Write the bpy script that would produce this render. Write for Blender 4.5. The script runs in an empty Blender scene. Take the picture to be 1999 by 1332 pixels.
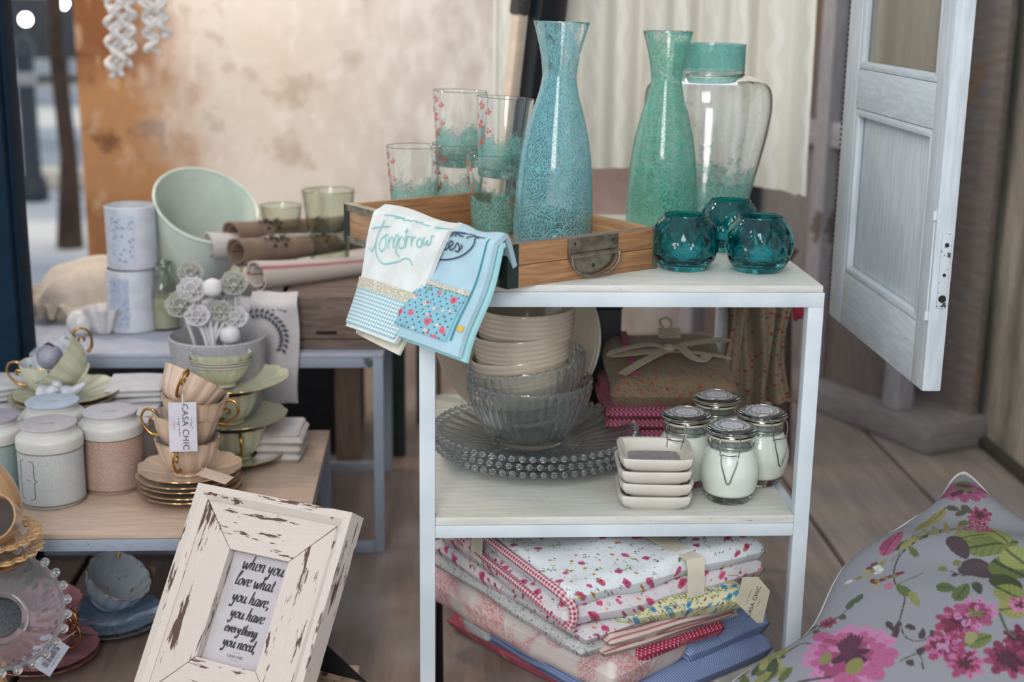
import bpy, bmesh, math, random
import numpy as np
from mathutils import Vector, Matrix, noise

random.seed(7)
S = bpy.context.scene
COL = S.collection
PI = math.pi

# ------------------------------------------------------------------ camera
YAW, PITCH, ROLL, FPX, HC = 3.2, 14.2, 0.8, 2700.0, 0.99
_y, _p, _r = (math.radians(a) for a in (YAW, PITCH, ROLL))
FW = Vector((math.sin(_y) * math.cos(_p), math.cos(_y) * math.cos(_p), -math.sin(_p)))
_R = Vector((math.cos(_y), -math.sin(_y), 0.0))
_U = _R.cross(FW)
RT = _R * math.cos(_r) + _U * math.sin(_r)
UP = -_R * math.sin(_r) + _U * math.cos(_r)
CAM = Vector((0, 0, HC))
cd = bpy.data.cameras.new('camera')
cd.sensor_width = 36.0
cd.lens = FPX / 1999.0 * 36.0
cd.clip_start = 0.05
cd.dof.use_dof = True
cd.dof.focus_distance = 1.87
cd.dof.aperture_fstop = 2.9
co = bpy.data.objects.new('camera', cd)
M = Matrix((RT, UP, -FW)).transposed().to_4x4()
M.translation = CAM
co.matrix_world = M
COL.objects.link(co)
S.camera = co

# ------------------------------------------------------------------ light
S.view_settings.view_transform = 'Standard'
S.view_settings.look = 'None'
S.view_settings.gamma = 1.0
S.view_settings.use_curve_mapping = False
S.view_settings.exposure = 0.42
S.cycles.max_bounces = 20
S.cycles.transmission_bounces = 20
S.cycles.transparent_max_bounces = 16
S.cycles.use_denoising = True
S.cycles.sample_clamp_indirect = 8.0
w = bpy.data.worlds.new('overcast_sky')
S.world = w
w.use_nodes = True
bg = w.node_tree.nodes['Background']
bg.inputs[0].default_value = (0.86, 0.92, 1.0, 1)
bg.inputs[1].default_value = 0.80


def area(name, loc, target, sx, sy, power, col):
    l = bpy.data.lights.new(name, 'AREA')
    l.shape = 'RECTANGLE'
    l.size, l.size_y = sx, sy
    l.energy = power
    l.color = col
    o = bpy.data.objects.new(name, l)
    o.location = loc
    o.rotation_euler = (Vector(target) - Vector(loc)).to_track_quat('-Z', 'Y').to_euler()
    COL.objects.link(o)
    return o


area('street_daylight', (-0.55, -1.5, 2.3), (0.2, 2.0, 0.5), 1.0, 2.2, 62, (1.0, 0.98, 0.95))
area('warm_wall_fill', (-1.0, 2.9, 2.2), (-0.7, 3.9, 0.9), 0.3, 0.3, 15, (1.0, 0.76, 0.52))  # unseen lamp added to warm and brighten the left of the back wall


# ------------------------------------------------------------------ pixel helpers (photo frame 1999 x 1332)
def ray(px, py):
    return FW + RT * ((px - 999.5) / FPX) - UP * ((py - 666.0) / FPX)


def onz(px, py, z):
    d = ray(px, py)
    return CAM + d * ((z - HC) / d.z)


def ony(px, py, y):
    d = ray(px, py)
    return CAM + d * (y / d.y)


def onplane(px, py, p0, n):
    d = ray(px, py)
    return CAM + d * ((Vector(p0) - CAM).dot(n) / d.dot(n))


# ------------------------------------------------------------------ colours and materials
def lin(c):
    if isinstance(c, str):
        c = c.lstrip('#')
        c = [int(c[i:i + 2], 16) / 255 for i in (0, 2, 4)]
        c = [x / 12.92 if x <= 0.04045 else ((x + 0.055) / 1.055) ** 2.4 for x in c]
    return (c[0], c[1], c[2], 1.0)


class G:
    """small helper around a material's node tree"""

    def __init__(s, name):
        s.mat = bpy.data.materials.new(name)
        s.mat.use_nodes = True
        s.nt = s.mat.node_tree
        s.nt.nodes.clear()
        s.out = s.nt.nodes.new('ShaderNodeOutputMaterial')
        s.tc = s.nt.nodes.new('ShaderNodeTexCoord')

    def uv(s):
        return s.tc.outputs['UV']

    def ob(s):
        return s.tc.outputs['Object']

    def new(s, t, **kw):
        n = s.nt.nodes.new('ShaderNode' + t)
        for k, v in kw.items():
            setattr(n, k, v)
        return n

    def put(s, sock, v):
        if isinstance(v, bpy.types.NodeSocket):
            s.nt.links.new(v, sock)
        elif isinstance(v, str):
            sock.default_value = lin(v)
        elif isinstance(v, (tuple, list)) and sock.type == 'RGBA' and len(v) == 3:
            sock.default_value = lin(v)
        else:
            sock.default_value = v

    def mp(s, vec, scale=(1, 1, 1), loc=(0, 0, 0), rot=(0, 0, 0)):
        n = s.new('Mapping')
        s.put(n.inputs[0], vec)
        n.inputs['Location'].default_value = loc
        n.inputs['Rotation'].default_value = rot
        n.inputs['Scale'].default_value = scale
        return n.outputs[0]

    def noise(s, vec, scale, detail=3.0, rough=0.55, dist=0.0, col=False):
        n = s.new('TexNoise')
        s.put(n.inputs['Vector'], vec)
        n.inputs['Scale'].default_value = scale
        n.inputs['Detail'].default_value = detail
        n.inputs['Roughness'].default_value = rough
        n.inputs['Distortion'].default_value = dist
        return n.outputs['Color' if col else 'Fac']

    def vor(s, vec, scale, feature='F1', rand=1.0):
        n = s.new('TexVoronoi', feature=feature)
        s.put(n.inputs['Vector'], vec)
        n.inputs['Scale'].default_value = scale
        n.inputs['Randomness'].default_value = rand
        return n

    def wave(s, vec, scale, direction='X', dist=0.0, kind='BANDS', dscale=1.0):
        n = s.new('TexWave', wave_type=kind)
        if kind == 'BANDS':
            n.bands_direction = direction
        s.put(n.inputs['Vector'], vec)
        n.inputs['Scale'].default_value = scale
        n.inputs['Distortion'].default_value = dist
        n.inputs['Detail Scale'].default_value = dscale
        return n.outputs['Fac']

    def m(s, op, a, b=0.0, c=0.0):
        n = s.new('Math', operation=op)
        for i, v in enumerate((a, b, c)):
            s.put(n.inputs[i], v)
        return n.outputs[0]

    def sep(s, vec):
        n = s.new('SeparateXYZ')
        s.put(n.inputs[0], vec)
        return n.outputs

    def step(s, x, lo, hi, a=0.0, b=1.0):
        n = s.new('MapRange', interpolation_type='SMOOTHSTEP')
        s.put(n.inputs[0], x)
        for i, v in enumerate((lo, hi, a, b)):
            n.inputs[i + 1].default_value = v
        return n.outputs[0]

    def mix(s, f, a, b, mode='MIX'):
        n = s.new('Mix', data_type='RGBA', blend_type=mode)
        s.put(n.inputs[0], f)
        s.put(n.inputs[6], a)
        s.put(n.inputs[7], b)
        return n.outputs[2]

    def ramp(s, f, stops, interp='LINEAR'):
        n = s.new('ValToRGB')
        s.put(n.inputs[0], f)
        cr = n.color_ramp
        cr.interpolation = interp
        while len(cr.elements) < len(stops):
            cr.elements.new(0.5)
        for e, (p, c) in zip(cr.elements, stops):
            e.position = p
            e.color = lin(c)
        return n.outputs[0]

    def attr(s, name='Col'):
        n = s.new('Attribute', attribute_name=name)
        return n.outputs['Color']

    def bump(s, h, strength=0.3, dist=0.002):
        n = s.new('Bump')
        s.put(n.inputs['Height'], h)
        n.inputs['Strength'].default_value = strength
        n.inputs['Distance'].default_value = dist
        return n.outputs[0]

    def bsdf(s, col, rough=0.5, metal=0.0, bump=None, **kw):
        n = s.new('BsdfPrincipled')
        s.put(n.inputs['Base Color'], col)
        s.put(n.inputs['Roughness'], rough)
        n.inputs['Metallic'].default_value = metal
        if bump is not None:
            s.put(n.inputs['Normal'], bump)
        for k, v in kw.items():
            s.put(n.inputs[k.replace('_', ' ')], v)
        return n.outputs[0]

    def done(s, sh):
        s.nt.links.new(sh, s.out.inputs[0])
        return s.mat


MATS = {}


def mat(key, fn=None):
    if key not in MATS:
        MATS[key] = fn(key)
    return MATS[key]


def plain(name, col, rough=0.5, metal=0.0, var=0.12, nscale=30, bump=0.0, **kw):
    g = G(name)
    nz = g.noise(g.ob(), nscale, 4)
    k = g.step(nz, 0.3, 0.7)
    c0 = lin(col)
    dark = tuple(x * (1 - var) for x in c0[:3])
    light = tuple(min(1, x * (1 + var * 0.5)) for x in c0[:3])
    c = g.mix(k, dark, light)
    b = g.bump(nz, bump, 0.002) if bump else None
    return g.done(g.bsdf(c, rough, metal, b, **kw))


def chippy(name, paint, under, amount=0.5, sx=1.0, sy=1.0, scale=60, streak=0.0, rough=0.55):
    """painted wood or metal with worn spots; UV in metres, x along the grain"""
    g = G(name)
    v = g.mp(g.uv(), (sx, sy, 1))
    big = g.noise(v, scale * 0.22, 2.0)
    fine = g.noise(v, scale, 5.0, 0.65)
    msk = g.m('ADD', g.m('MULTIPLY', big, 0.55), g.m('MULTIPLY', fine, 0.45))
    worn = g.step(msk, 0.5 + 0.2 * (1 - amount), 0.515 + 0.2 * (1 - amount))
    grain = g.noise(g.mp(g.uv(), (sx * 0.6, sy * 3, 1)), scale * 2, 3)
    c0 = lin(paint)
    pc = g.mix(g.step(grain, 0.35, 0.7), tuple(x * (0.93 - streak) for x in c0[:3]), c0[:3])
    uc = g.mix(grain, tuple(x * 0.6 for x in lin(under)[:3]), lin(under)[:3])
    c = g.mix(worn, pc, uc)
    h = g.m('SUBTRACT', g.m('MULTIPLY', grain, 0.25), worn)
    return g.done(g.bsdf(c, rough, 0, g.bump(h, 0.35, 0.0012)))


def wood(name, a, b, sx=4, sy=40, rough=0.5, knots=True):
    g = G(name)
    v = g.mp(g.uv(), (sx, sy, 1))
    n = g.noise(v, 1.6, 5, 0.6, 1.5)
    fine = g.noise(g.mp(g.uv(), (sx * 3, sy * 8, 1)), 2, 3)
    k = g.m('ADD', g.m('MULTIPLY', n, 0.75), g.m('MULTIPLY', fine, 0.25))
    c = g.mix(g.step(k, 0.3, 0.7), a, b)
    return g.done(g.bsdf(c, rough, 0, g.bump(fine, 0.15, 0.001)))


def glass(name, col=(1, 1, 1), rough=0.0, ior=1.45, bumpscale=0, bstr=0.2):
    g = G(name)
    b = None
    if bumpscale:
        vn = g.vor(g.uv(), bumpscale)
        b = g.bump(vn.outputs[0], bstr, 0.003)
    return g.done(g.bsdf(col, rough, 0, b, Transmission_Weight=1.0, IOR=ior))


def pressed_glass(name, col=(0.97, 0.99, 0.985), milk=0.16, rough=0.03):
    """moulded glass with white mixed in to brighten it and stand for sparkle"""
    g = G(name)
    gl = g.bsdf(col, rough, 0, None, Transmission_Weight=1.0, IOR=1.42)
    df = g.bsdf('#dfe6e6', 0.3)
    tl = g.new('BsdfTranslucent')
    g.put(tl.inputs[0], '#dfe6e6')
    a = g.new('MixShader')
    a.inputs[0].default_value = 0.6
    g.nt.links.new(df, a.inputs[1])
    g.nt.links.new(tl.outputs[0], a.inputs[2])
    mx = g.new('MixShader')
    mx.inputs[0].default_value = milk
    g.nt.links.new(gl, mx.inputs[1])
    g.nt.links.new(a.outputs[0], mx.inputs[2])
    return g.done(mx.outputs[0])


def printed_glass(name, tint, paint, lo, hi, scale=150, cover=0.5, height=0.3, glasscol=(0.97, 1, 0.99)):
    """clear glass with a lace pattern printed on its outside; v of the UV is metres up the wall"""
    g = G(name)
    uv = g.uv()
    warp = g.noise(uv, 25, 2, col=True)
    vec = g.mix(0.012, uv, warp, 'ADD')
    big = g.vor(vec, scale * 0.22)
    ring = g.m('SINE', g.m('MULTIPLY', big.outputs['Distance'], 34.0))
    f = g.vor(vec, scale, 'DISTANCE_TO_EDGE')
    f2 = g.vor(vec, scale * 2.3, 'DISTANCE_TO_EDGE')
    net = g.m('SUBTRACT', 1.0, g.step(f.outputs['Distance'], 0.035, 0.075))
    net2 = g.m('SUBTRACT', 1.0, g.step(f2.outputs['Distance'], 0.03, 0.07))
    p = g.m('MAXIMUM', g.m('MAXIMUM', net, net2), g.step(ring, 0.68, 0.85))
    sp = g.noise(uv, 38, 4, 0.7)
    y = g.sep(uv)[1]
    lev = g.step(y, lo * height, hi * height, 1.0, 0.0)
    dens = g.m('ADD', sp, g.m('MULTIPLY', lev, 0.42))
    cov = g.step(dens, 0.98 - cover, 1.12 - cover)
    fac = g.m('MULTIPLY', g.m('MULTIPLY', p, cov), 0.92)
    haze = g.m('MULTIPLY', cov, 0.10)
    fac = g.m('MAXIMUM', fac, haze)
    gl = g.bsdf(glasscol, 0.0, 0, None, Transmission_Weight=1.0, IOR=1.45)
    pc = g.mix(g.step(g.noise(uv, 60, 2), 0.3, 0.7), tint, paint)
    pr = g.bsdf(pc, 0.12)
    tl = g.new('BsdfTranslucent')
    g.put(tl.inputs[0], pc)
    a = g.new('MixShader')
    a.inputs[0].default_value = 0.35
    g.nt.links.new(pr, a.inputs[1])
    g.nt.links.new(tl.outputs[0], a.inputs[2])
    mx = g.new('MixShader')
    g.put(mx.inputs[0], fac)
    g.nt.links.new(gl, mx.inputs[1])
    g.nt.links.new(a.outputs[0], mx.inputs[2])
    return g.done(mx.outputs[0])


def weave(g, uv, s=900):
    a = g.wave(uv, s, 'X')
    b = g.wave(uv, s, 'Y')
    return g.m('ADD', a, b)


def fabric(name, col, rough=0.9, var=0.1, weft=700, nscale=25, sheen=0.15):
    g = G(name)
    uv = g.uv()
    nz = g.noise(uv, nscale, 3)
    c0 = lin(col)[:3]
    c = g.mix(g.step(nz, 0.3, 0.7), tuple(x * (1 - var) for x in c0), tuple(min(1, x * (1 + var / 2)) for x in c0))
    return g.done(g.bsdf(c, rough, 0, g.bump(weave(g, uv, weft), 0.15, 0.0005), Sheen_Weight=sheen))


def gingham(name, a, b, pitch=0.006, base=None):
    g = G(name)
    x, y, _ = g.sep(g.uv())
    fx = g.m('FRACT', g.m('DIVIDE', x, pitch))
    fy = g.m('FRACT', g.m('DIVIDE', y, pitch))
    sx = g.m('GREATER_THAN', g.m('ABSOLUTE', fx), 0.5)
    sy = g.m('GREATER_THAN', g.m('ABSOLUTE', fy), 0.5)
    k = g.m('MULTIPLY', g.m('ADD', sx, sy), 0.5)
    c = g.mix(k, a, b)
    return g.done(g.bsdf(c, 0.9, 0, g.bump(weave(g, g.uv(), 900), 0.15, 0.0004)))


def stripes(name, a, b, pitch=0.008, duty=0.3, axis=0, c2=None):
    g = G(name)
    x = g.sep(g.uv())[axis]
    w = g.noise(g.uv(), 20, 2)
    fx = g.m('FRACT', g.m('DIVIDE', g.m('ADD', x, g.m('MULTIPLY', w, 0.002)), pitch))
    k = g.step(g.m('ABSOLUTE', g.m('SUBTRACT', fx, 0.5)), duty / 2 - 0.06, duty / 2 + 0.06, 1.0, 0.0)
    c = g.mix(k, a, b)
    if c2:
        k2 = g.step(g.m('ABSOLUTE', g.m('SUBTRACT', g.m('FRACT', g.m('ADD', fx, 0.5)), 0.5)), 0.05, 0.1, 1.0, 0.0)
        c = g.mix(k2, c, c2)
    return g.done(g.bsdf(c, 0.9, 0, g.bump(weave(g, g.uv(), 800), 0.15, 0.0004)))


def dots(name, a, b, pitch=0.005, r=0.22):
    g = G(name)
    vn = g.vor(g.mp(g.uv(), (1 / pitch,) * 3, rot=(0, 0, 0.78)), 1.0, rand=0.0)
    c = g.mix(g.step(vn.outputs['Distance'], r, r + 0.1, 1.0, 0.0), a, b)
    return g.done(g.bsdf(c, 0.9))


def ditsy(name, base, petals, leaves, pitch=0.016, r=0.16, leafr=0.2, extra=None, dotcol=None, dense=1.0):
    """small flower print: flower heads, leaf sprays and buds scattered over a ground colour"""
    g = G(name)
    uv = g.uv()
    warp = g.noise(uv, 160, 2, col=True)
    v = g.mix(0.006, uv, warp, 'ADD')
    k = 1 / pitch
    c = g.mix(g.step(g.noise(uv, 30, 2), 0.3, 0.7), tuple(x * 0.92 for x in lin(base)[:3]), lin(base)[:3])
    if dotcol:
        d = g.vor(g.mp(uv, (2.2 * k,) * 3, rot=(0, 0, 0.78)), 1.0, rand=0.0)
        c = g.mix(g.step(d.outputs['Distance'], 0.13, 0.2, 1.0, 0.0), c, dotcol)
    for off, lc, s in ((0.31, leaves[0], 1.0), (0.77, leaves[-1], 1.7)):
        lv = g.vor(g.mp(v, (k * s, k * s * 1.0, 1), loc=(off, off * 2, 0)), 1.0, rand=0.9)
        fine = g.vor(g.mp(v, (k * s * 5, k * s * 3.2, 1), rot=(0, 0, off * 4)), 1.0)
        mk = g.m('MULTIPLY', g.step(lv.outputs['Distance'], leafr * 1.3, leafr * 1.5, 1.0, 0.0), g.step(fine.outputs['Distance'], 0.36, 0.46, 1.0, 0.0))
        c = g.mix(mk, c, lc)
    for i, pc in enumerate(petals):
        s = (0.8, 1.15, 1.0, 0.9)[i % 4] * dense
        pv = g.vor(g.mp(v, (k * s,) * 3, loc=(0.13 * i + 0.05, 0.41 * i, 0)), 1.0, rand=0.75)
        d = pv.outputs['Distance']
        rr = r * (1.0, 0.7, 0.55, 0.5)[i % 4]
        c = g.mix(g.step(d, rr, rr * 1.25, 1.0, 0.0), c, pc)
        c = g.mix(g.step(d, rr * 0.42, rr * 0.6, 1.0, 0.0), c, tuple(x * 0.45 for x in lin(pc)[:3]))
    if extra:
        ev = g.vor(g.mp(v, (k * 1.3,) * 3, loc=(3.3, 1.7, 0)), 1.0, rand=1.0)
        c = g.mix(g.step(ev.outputs['Distance'], 0.08, 0.12, 1.0, 0.0), c, extra)
    wr = g.noise(uv, 18, 3)
    return g.done(g.bsdf(c, 0.85, 0, g.bump(wr, 0.5, 0.006), Sheen_Weight=0.1))


def toile(name, base, ink, scale=28, cover=0.5):
    g = G(name)
    uv = g.uv()
    big = g.noise(uv, scale * 0.55, 2)
    fine = g.noise(uv, scale * 7, 4, 0.7, 1.2)
    f = g.vor(uv, scale * 9, 'DISTANCE_TO_EDGE')
    ln = g.step(f.outputs['Distance'], 0.04, 0.12, 1.0, 0.0)
    reg = g.step(big, 1.02 - cover, 1.1 - cover)
    k = g.m('MULTIPLY', reg, g.m('MAXIMUM', g.step(fine, 0.5, 0.56), ln))
    c = g.mix(g.m('MULTIPLY', k, 0.8), base, ink)
    return g.done(g.bsdf(c, 0.88, 0, g.bump(g.noise(uv, 22, 3), 0.4, 0.005)))


def painted(name, rough=0.85, weft=600, bumpn=True):
    """the print comes from the mesh's own colour attribute"""
    g = G(name)
    return g.done(g.bsdf(g.attr('Col'), rough, 0, g.bump(weave(g, g.uv(), weft), 0.2, 0.0005) if bumpn else None))


# ------------------------------------------------------------------ mesh helpers
def mesh_obj(name, V, Fc, m, parent=None, uv=None, smooth=35, col=None):
    me = bpy.data.meshes.new(name)
    me.from_pydata([tuple(v) for v in V], [], [tuple(f) for f in Fc])
    if uv is not None:
        l = me.uv_layers.new(name='UVMap')
        flat = np.asarray(uv, dtype=np.float32)
        if flat.ndim == 3:
            flat = flat.reshape(-1, 2)
        l.data.foreach_set('uv', flat.ravel())
    if col is not None:
        a = me.color_attributes.new('Col', 'FLOAT_COLOR', 'POINT')
        cc = np.ones((len(me.vertices), 4), dtype=np.float32)
        cc[:, :3] = col
        a.data.foreach_set('color', cc.ravel())
    me.validate()
    if smooth:
        me.shade_smooth()
        me.set_sharp_from_angle(angle=math.radians(smooth))
    if m is not None:
        me.materials.append(m)
    o = bpy.data.objects.new(name, me)
    COL.objects.link(o)
    if parent is not None:
        o.parent = parent
    return o


def box_uv(V, Fc):
    V = np.asarray(V, dtype=float)
    out = []
    for f in Fc:
        p = V[list(f)]
        n = np.cross(p[1] - p[0], p[2] - p[0])
        a = np.abs(n)
        ax = int(np.argmax(a))
        if ax == 2:
            out += [(q[0], q[1]) for q in p]
        elif ax == 1:
            out += [(q[0], q[2]) for q in p]
        else:
            out += [(q[1], q[2]) for q in p]
    return out


class MB:
    """collects shapes for ONE mesh"""

    def __init__(s):
        s.V, s.F, s.UV = [], [], []

    def add(s, V, Fc, uv=None):
        if uv is None:
            uv = box_uv(V, Fc)
        k = len(s.V)
        s.V += [tuple(v) for v in V]
        s.F += [tuple(i + k for i in f) for f in Fc]
        s.UV += [tuple(u) for u in uv]
        return s

    def box(s, c, d, bev=0.0, rot=None, grain=None):
        V, Fc = box_geo(d, bev)
        uv = box_uv(V, Fc)
        if grain == 'swap':
            uv = [(b, a) for a, b in uv]
        du, dv = random.random() * 5, random.random() * 5
        uv = [(a + du, b + dv) for a, b in uv]
        if rot is not None:
            V = [rot @ Vector(v) for v in V]
        V = [Vector(v) + Vector(c) for v in V]
        return s.add(V, Fc, uv)

    def tube(s, pts, r, n=8, closed=False, cap=True):
        V, Fc, uv = tube_geo(pts, r, n, closed, cap)
        return s.add(V, Fc, uv)

    def lathe(s, prof, n=32, flute=None, rot=None, at=None):
        V, Fc, uv = lathe_geo(prof, n, flute)
        if rot is not None:
            V = [rot @ Vector(v) for v in V]
        if at is not None:
            V = [Vector(v) + Vector(at) for v in V]
        return s.add(V, Fc, uv)

    def build(s, name, m, parent=None, smooth=35):
        return mesh_obj(name, s.V, s.F, m, parent, s.UV, smooth)


def box_geo(d, bev=0.0):
    bm = bmesh.new()
    bmesh.ops.create_cube(bm, size=1.0)
    for v in bm.verts:
        v.co = Vector((v.co.x * d[0], v.co.y * d[1], v.co.z * d[2]))
    if bev > 0:
        bmesh.ops.bevel(bm, geom=bm.edges[:], offset=min(bev, min(d) * 0.45), segments=2, affect='EDGES', profile=0.6)
    bm.verts.index_update()
    V = [v.co.copy() for v in bm.verts]
    Fc = [[v.index for v in f.verts] for f in bm.faces]
    bm.free()
    return V, Fc


def tube_geo(pts, r, n=8, closed=False, cap=True):
    P = [Vector(p) for p in pts]
    m = len(P)
    rr = r if isinstance(r, (list, tuple)) else [r] * m
    V, Fc, uv = [], [], []
    prev = None
    acc = 0
    lens = []
    for i in range(m):
        if i:
            acc += (P[i] - P[i - 1]).length
        lens.append(acc)
        a = P[(i - 1) % m] if (closed or i > 0) else P[i]
        b = P[(i + 1) % m] if (closed or i < m - 1) else P[i]
        t = (b - a).normalized()
        if prev is None:
            nn = t.orthogonal().normalized()
        else:
            nn = (prev - t * prev.dot(t))
            nn = nn.normalized() if nn.length > 1e-6 else t.orthogonal().normalized()
        prev = nn
        bn = t.cross(nn)
        for j in range(n):
            q = 2 * PI * j / n
            V.append(P[i] + (nn * math.cos(q) + bn * math.sin(q)) * rr[i])
    last = m if closed else m - 1
    for i in range(last):
        i2 = (i + 1) % m
        for j in range(n):
            j2 = (j + 1) % n
            Fc.append((i * n + j, i * n + j2, i2 * n + j2, i2 * n + j))
            u0, u1 = j / n * rr[i] * 6.28, (j + 1) / n * rr[i] * 6.28
            a, b = lens[i], lens[i2] if i2 else acc
            uv += [(a, u0), (a, u1), (b, u1), (b, u0)]
    if cap and not closed:
        Fc.append(tuple(range(n - 1, -1, -1)))
        uv += [(0, 0)] * n
        Fc.append(tuple(range((m - 1) * n, m * n)))
        uv += [(0, 0)] * n
    return V, Fc, uv


def lathe_geo(prof, n=32, flute=None):
    m = len(prof)
    V, Fc, uv = [], [], []
    ln = [0.0]
    for i in range(1, m):
        ln.append(ln[-1] + math.hypot(prof[i][0] - prof[i - 1][0], prof[i][1] - prof[i - 1][1]))
    rmax = max(p[0] for p in prof)
    for i, (r, z) in enumerate(prof):
        for j in range(n):
            th = 2 * PI * j / n
            r2, z2 = (r, z)
            if flute:
                r2, z2 = flute(th, r, z, i)
            r2 = max(r2, 1e-5)
            V.append((r2 * math.cos(th), r2 * math.sin(th), z2))
    for i in range(m - 1):
        for j in range(n):
            j2 = (j + 1) % n
            Fc.append((i * n + j, i * n + j2, (i + 1) * n + j2, (i + 1) * n + j))
            u0, u1 = j / n * 2 * PI * rmax, (j + 1) / n * 2 * PI * rmax
            uv += [(u0, ln[i]), (u1, ln[i]), (u1, ln[i + 1]), (u0, ln[i + 1])]
    return V, Fc, uv


def arc(cx, cz, rx, rz, a0, a1, n):
    return [(cx + rx * math.cos(math.radians(a0 + (a1 - a0) * i / n)), cz + rz * math.sin(math.radians(a0 + (a1 - a0) * i / n))) for i in range(n + 1)]


def catmull(pts, n=8, closed=False):
    P = [np.array(p, float) for p in pts]
    if closed:
        P = [P[-1]] + P + [P[0], P[1]]
    else:
        P = [2 * P[0] - P[1]] + P + [2 * P[-1] - P[-2]]
    out = []
    for i in range(1, len(P) - 2):
        for k in range(n):
            t = k / n
            a, b, c, d = P[i - 1], P[i], P[i + 1], P[i + 2]
            out.append(0.5 * ((2 * b) + (-a + c) * t + (2 * a - 5 * b + 4 * c - d) * t * t + (-a + 3 * b - 3 * c + d) * t ** 3))
    if not closed:
        out.append(P[-2])
    return out


def smooth_prof(pts, n=5):
    return [tuple(p) for p in catmull(pts, n)]


def shell(outer, t, lip=True):
    """closed profile of a vessel from its outer wall (base centre -> rim)"""
    inner = [(max(r - t, 0.0), z + (t if r < 1e-4 else t * 0.6)) for r, z in outer]
    inner = [(r, z) for r, z in inner if z <= outer[-1][1] - t * 0.4 or r < 1e-4]
    zmin = inner[0][1]
    inner = [(r, max(z, zmin)) for r, z in inner]
    top = outer[-1]
    return outer + [(top[0] - t * 0.5, top[1] + t * 0.4)] + inner[::-1]


def sheet(fn, nu, nv, W, H, thick=0.002, wrapu=False):
    """closed thin shell over a surface fn(u,v) with u,v in 0..1; UV in metres"""
    us = np.linspace(0, 1, nu)
    vs = np.linspace(0, 1, nv)
    P = np.array([[tuple(fn(u, v)) for v in vs] for u in us])
    du = np.gradient(P, axis=0)
    dv = np.gradient(P, axis=1)
    nn = np.cross(du, dv)
    nn /= (np.linalg.norm(nn, axis=2, keepdims=True) + 1e-12)
    A = (P + nn * thick / 2).reshape(-1, 3)
    B = (P - nn * thick / 2).reshape(-1, 3)
    V = np.concatenate([A, B])
    k = nu * nv
    Fc, uv = [], []

    def q(i, j):
        return (us[i] * W, vs[j] * H)
    for i in range(nu - 1):
        for j in range(nv - 1):
            a, b, c, d = i * nv + j, (i + 1) * nv + j, (i + 1) * nv + j + 1, i * nv + j + 1
            Fc.append((a, b, c, d))
            uv += [q(i, j), q(i + 1, j), q(i + 1, j + 1), q(i, j + 1)]
            Fc.append((k + d, k + c, k + b, k + a))
            uv += [q(i, j + 1), q(i + 1, j + 1), q(i + 1, j), q(i, j)]
    for i in range(nu - 1):
        for j in (0, nv - 1):
            a, b = i * nv + j, (i + 1) * nv + j
            f = (a, k + a, k + b, b) if j == 0 else (a, b, k + b, k + a)
            Fc.append(f)
            uv += [q(i, j), q(i, j), q(i + 1, j), q(i + 1, j)] if j == 0 else [q(i, j), q(i + 1, j), q(i + 1, j), q(i, j)]
    for j in range(nv - 1):
        for i in (0, nu - 1):
            a, b = i * nv + j, i * nv + j + 1
            f = (a, b, k + b, k + a) if i == 0 else (a, k + a, k + b, b)
            Fc.append(f)
            uv += [q(i, j), q(i, j + 1), q(i, j + 1), q(i, j)] if i == 0 else [q(i, j), q(i, j), q(i, j + 1), q(i, j + 1)]
    return V, Fc, uv


def sheet_obj(name, fn, nu, nv, W, H, thick, m, parent=None, smooth=50):
    V, Fc, uv = sheet(fn, nu, nv, W, H, thick)
    return mesh_obj(name, V, Fc, m, parent, uv, smooth)


def nz(x, y=0.0, z=0.0):
    return noise.noise(Vector((x, y, z)))


# ------------------------------------------------------------------ scene-graph helpers
def tag(o, label=None, cat=None, group=None, kind=None):
    if label:
        o['label'] = label
    if cat:
        o['category'] = cat
    if group:
        o['group'] = group
    if kind:
        o['kind'] = kind
    return o


def thing(name, label, cat, loc=(0, 0, 0), rot=(0, 0, 0), group=None):
    o = bpy.data.objects.new(name, None)
    o.empty_display_size = 0.02
    o.location = loc
    o.rotation_euler = rot
    COL.objects.link(o)
    return tag(o, label, cat, group)


def struct(name, mb, m, parent=None, smooth=35):
    o = mb.build(name, m, parent, smooth)
    if parent is None:
        o['kind'] = 'structure'
    return o


def dup(root, loc=None, rot=None, label=None, scale=None, group=None):
    r = root.copy()
    COL.objects.link(r)
    if loc is not None:
        r.location = loc
    if rot is not None:
        r.rotation_euler = rot
    if scale is not None:
        r.scale = (scale,) * 3
    if label:
        r['label'] = label
    if group:
        r['group'] = group
    for ch in list(root.children):
        c = ch.copy()
        COL.objects.link(c)
        c.parent = r
        for gch in ch.children:
            d = gch.copy()
            COL.objects.link(d)
            d.parent = c
    return r


def inner_material(o, n, rows, m):
    """faces past the first `rows` rings of a lathe take a second material"""
    o.data.materials.append(m)
    for p in o.data.polygons:
        if p.index // n >= rows:
            p.material_index = 1
    return o


def aim(axis, front=(0, -1, 0)):
    """euler that points local Z along axis and turns local X as near as possible to front"""
    z = Vector(axis).normalized()
    f = Vector(front)
    x = (f - z * f.dot(z)).normalized()
    y = z.cross(x)
    return Matrix((x, y, z)).transposed().to_euler()


def rz(a):
    return Matrix.Rotation(a, 3, 'Z')


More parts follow.
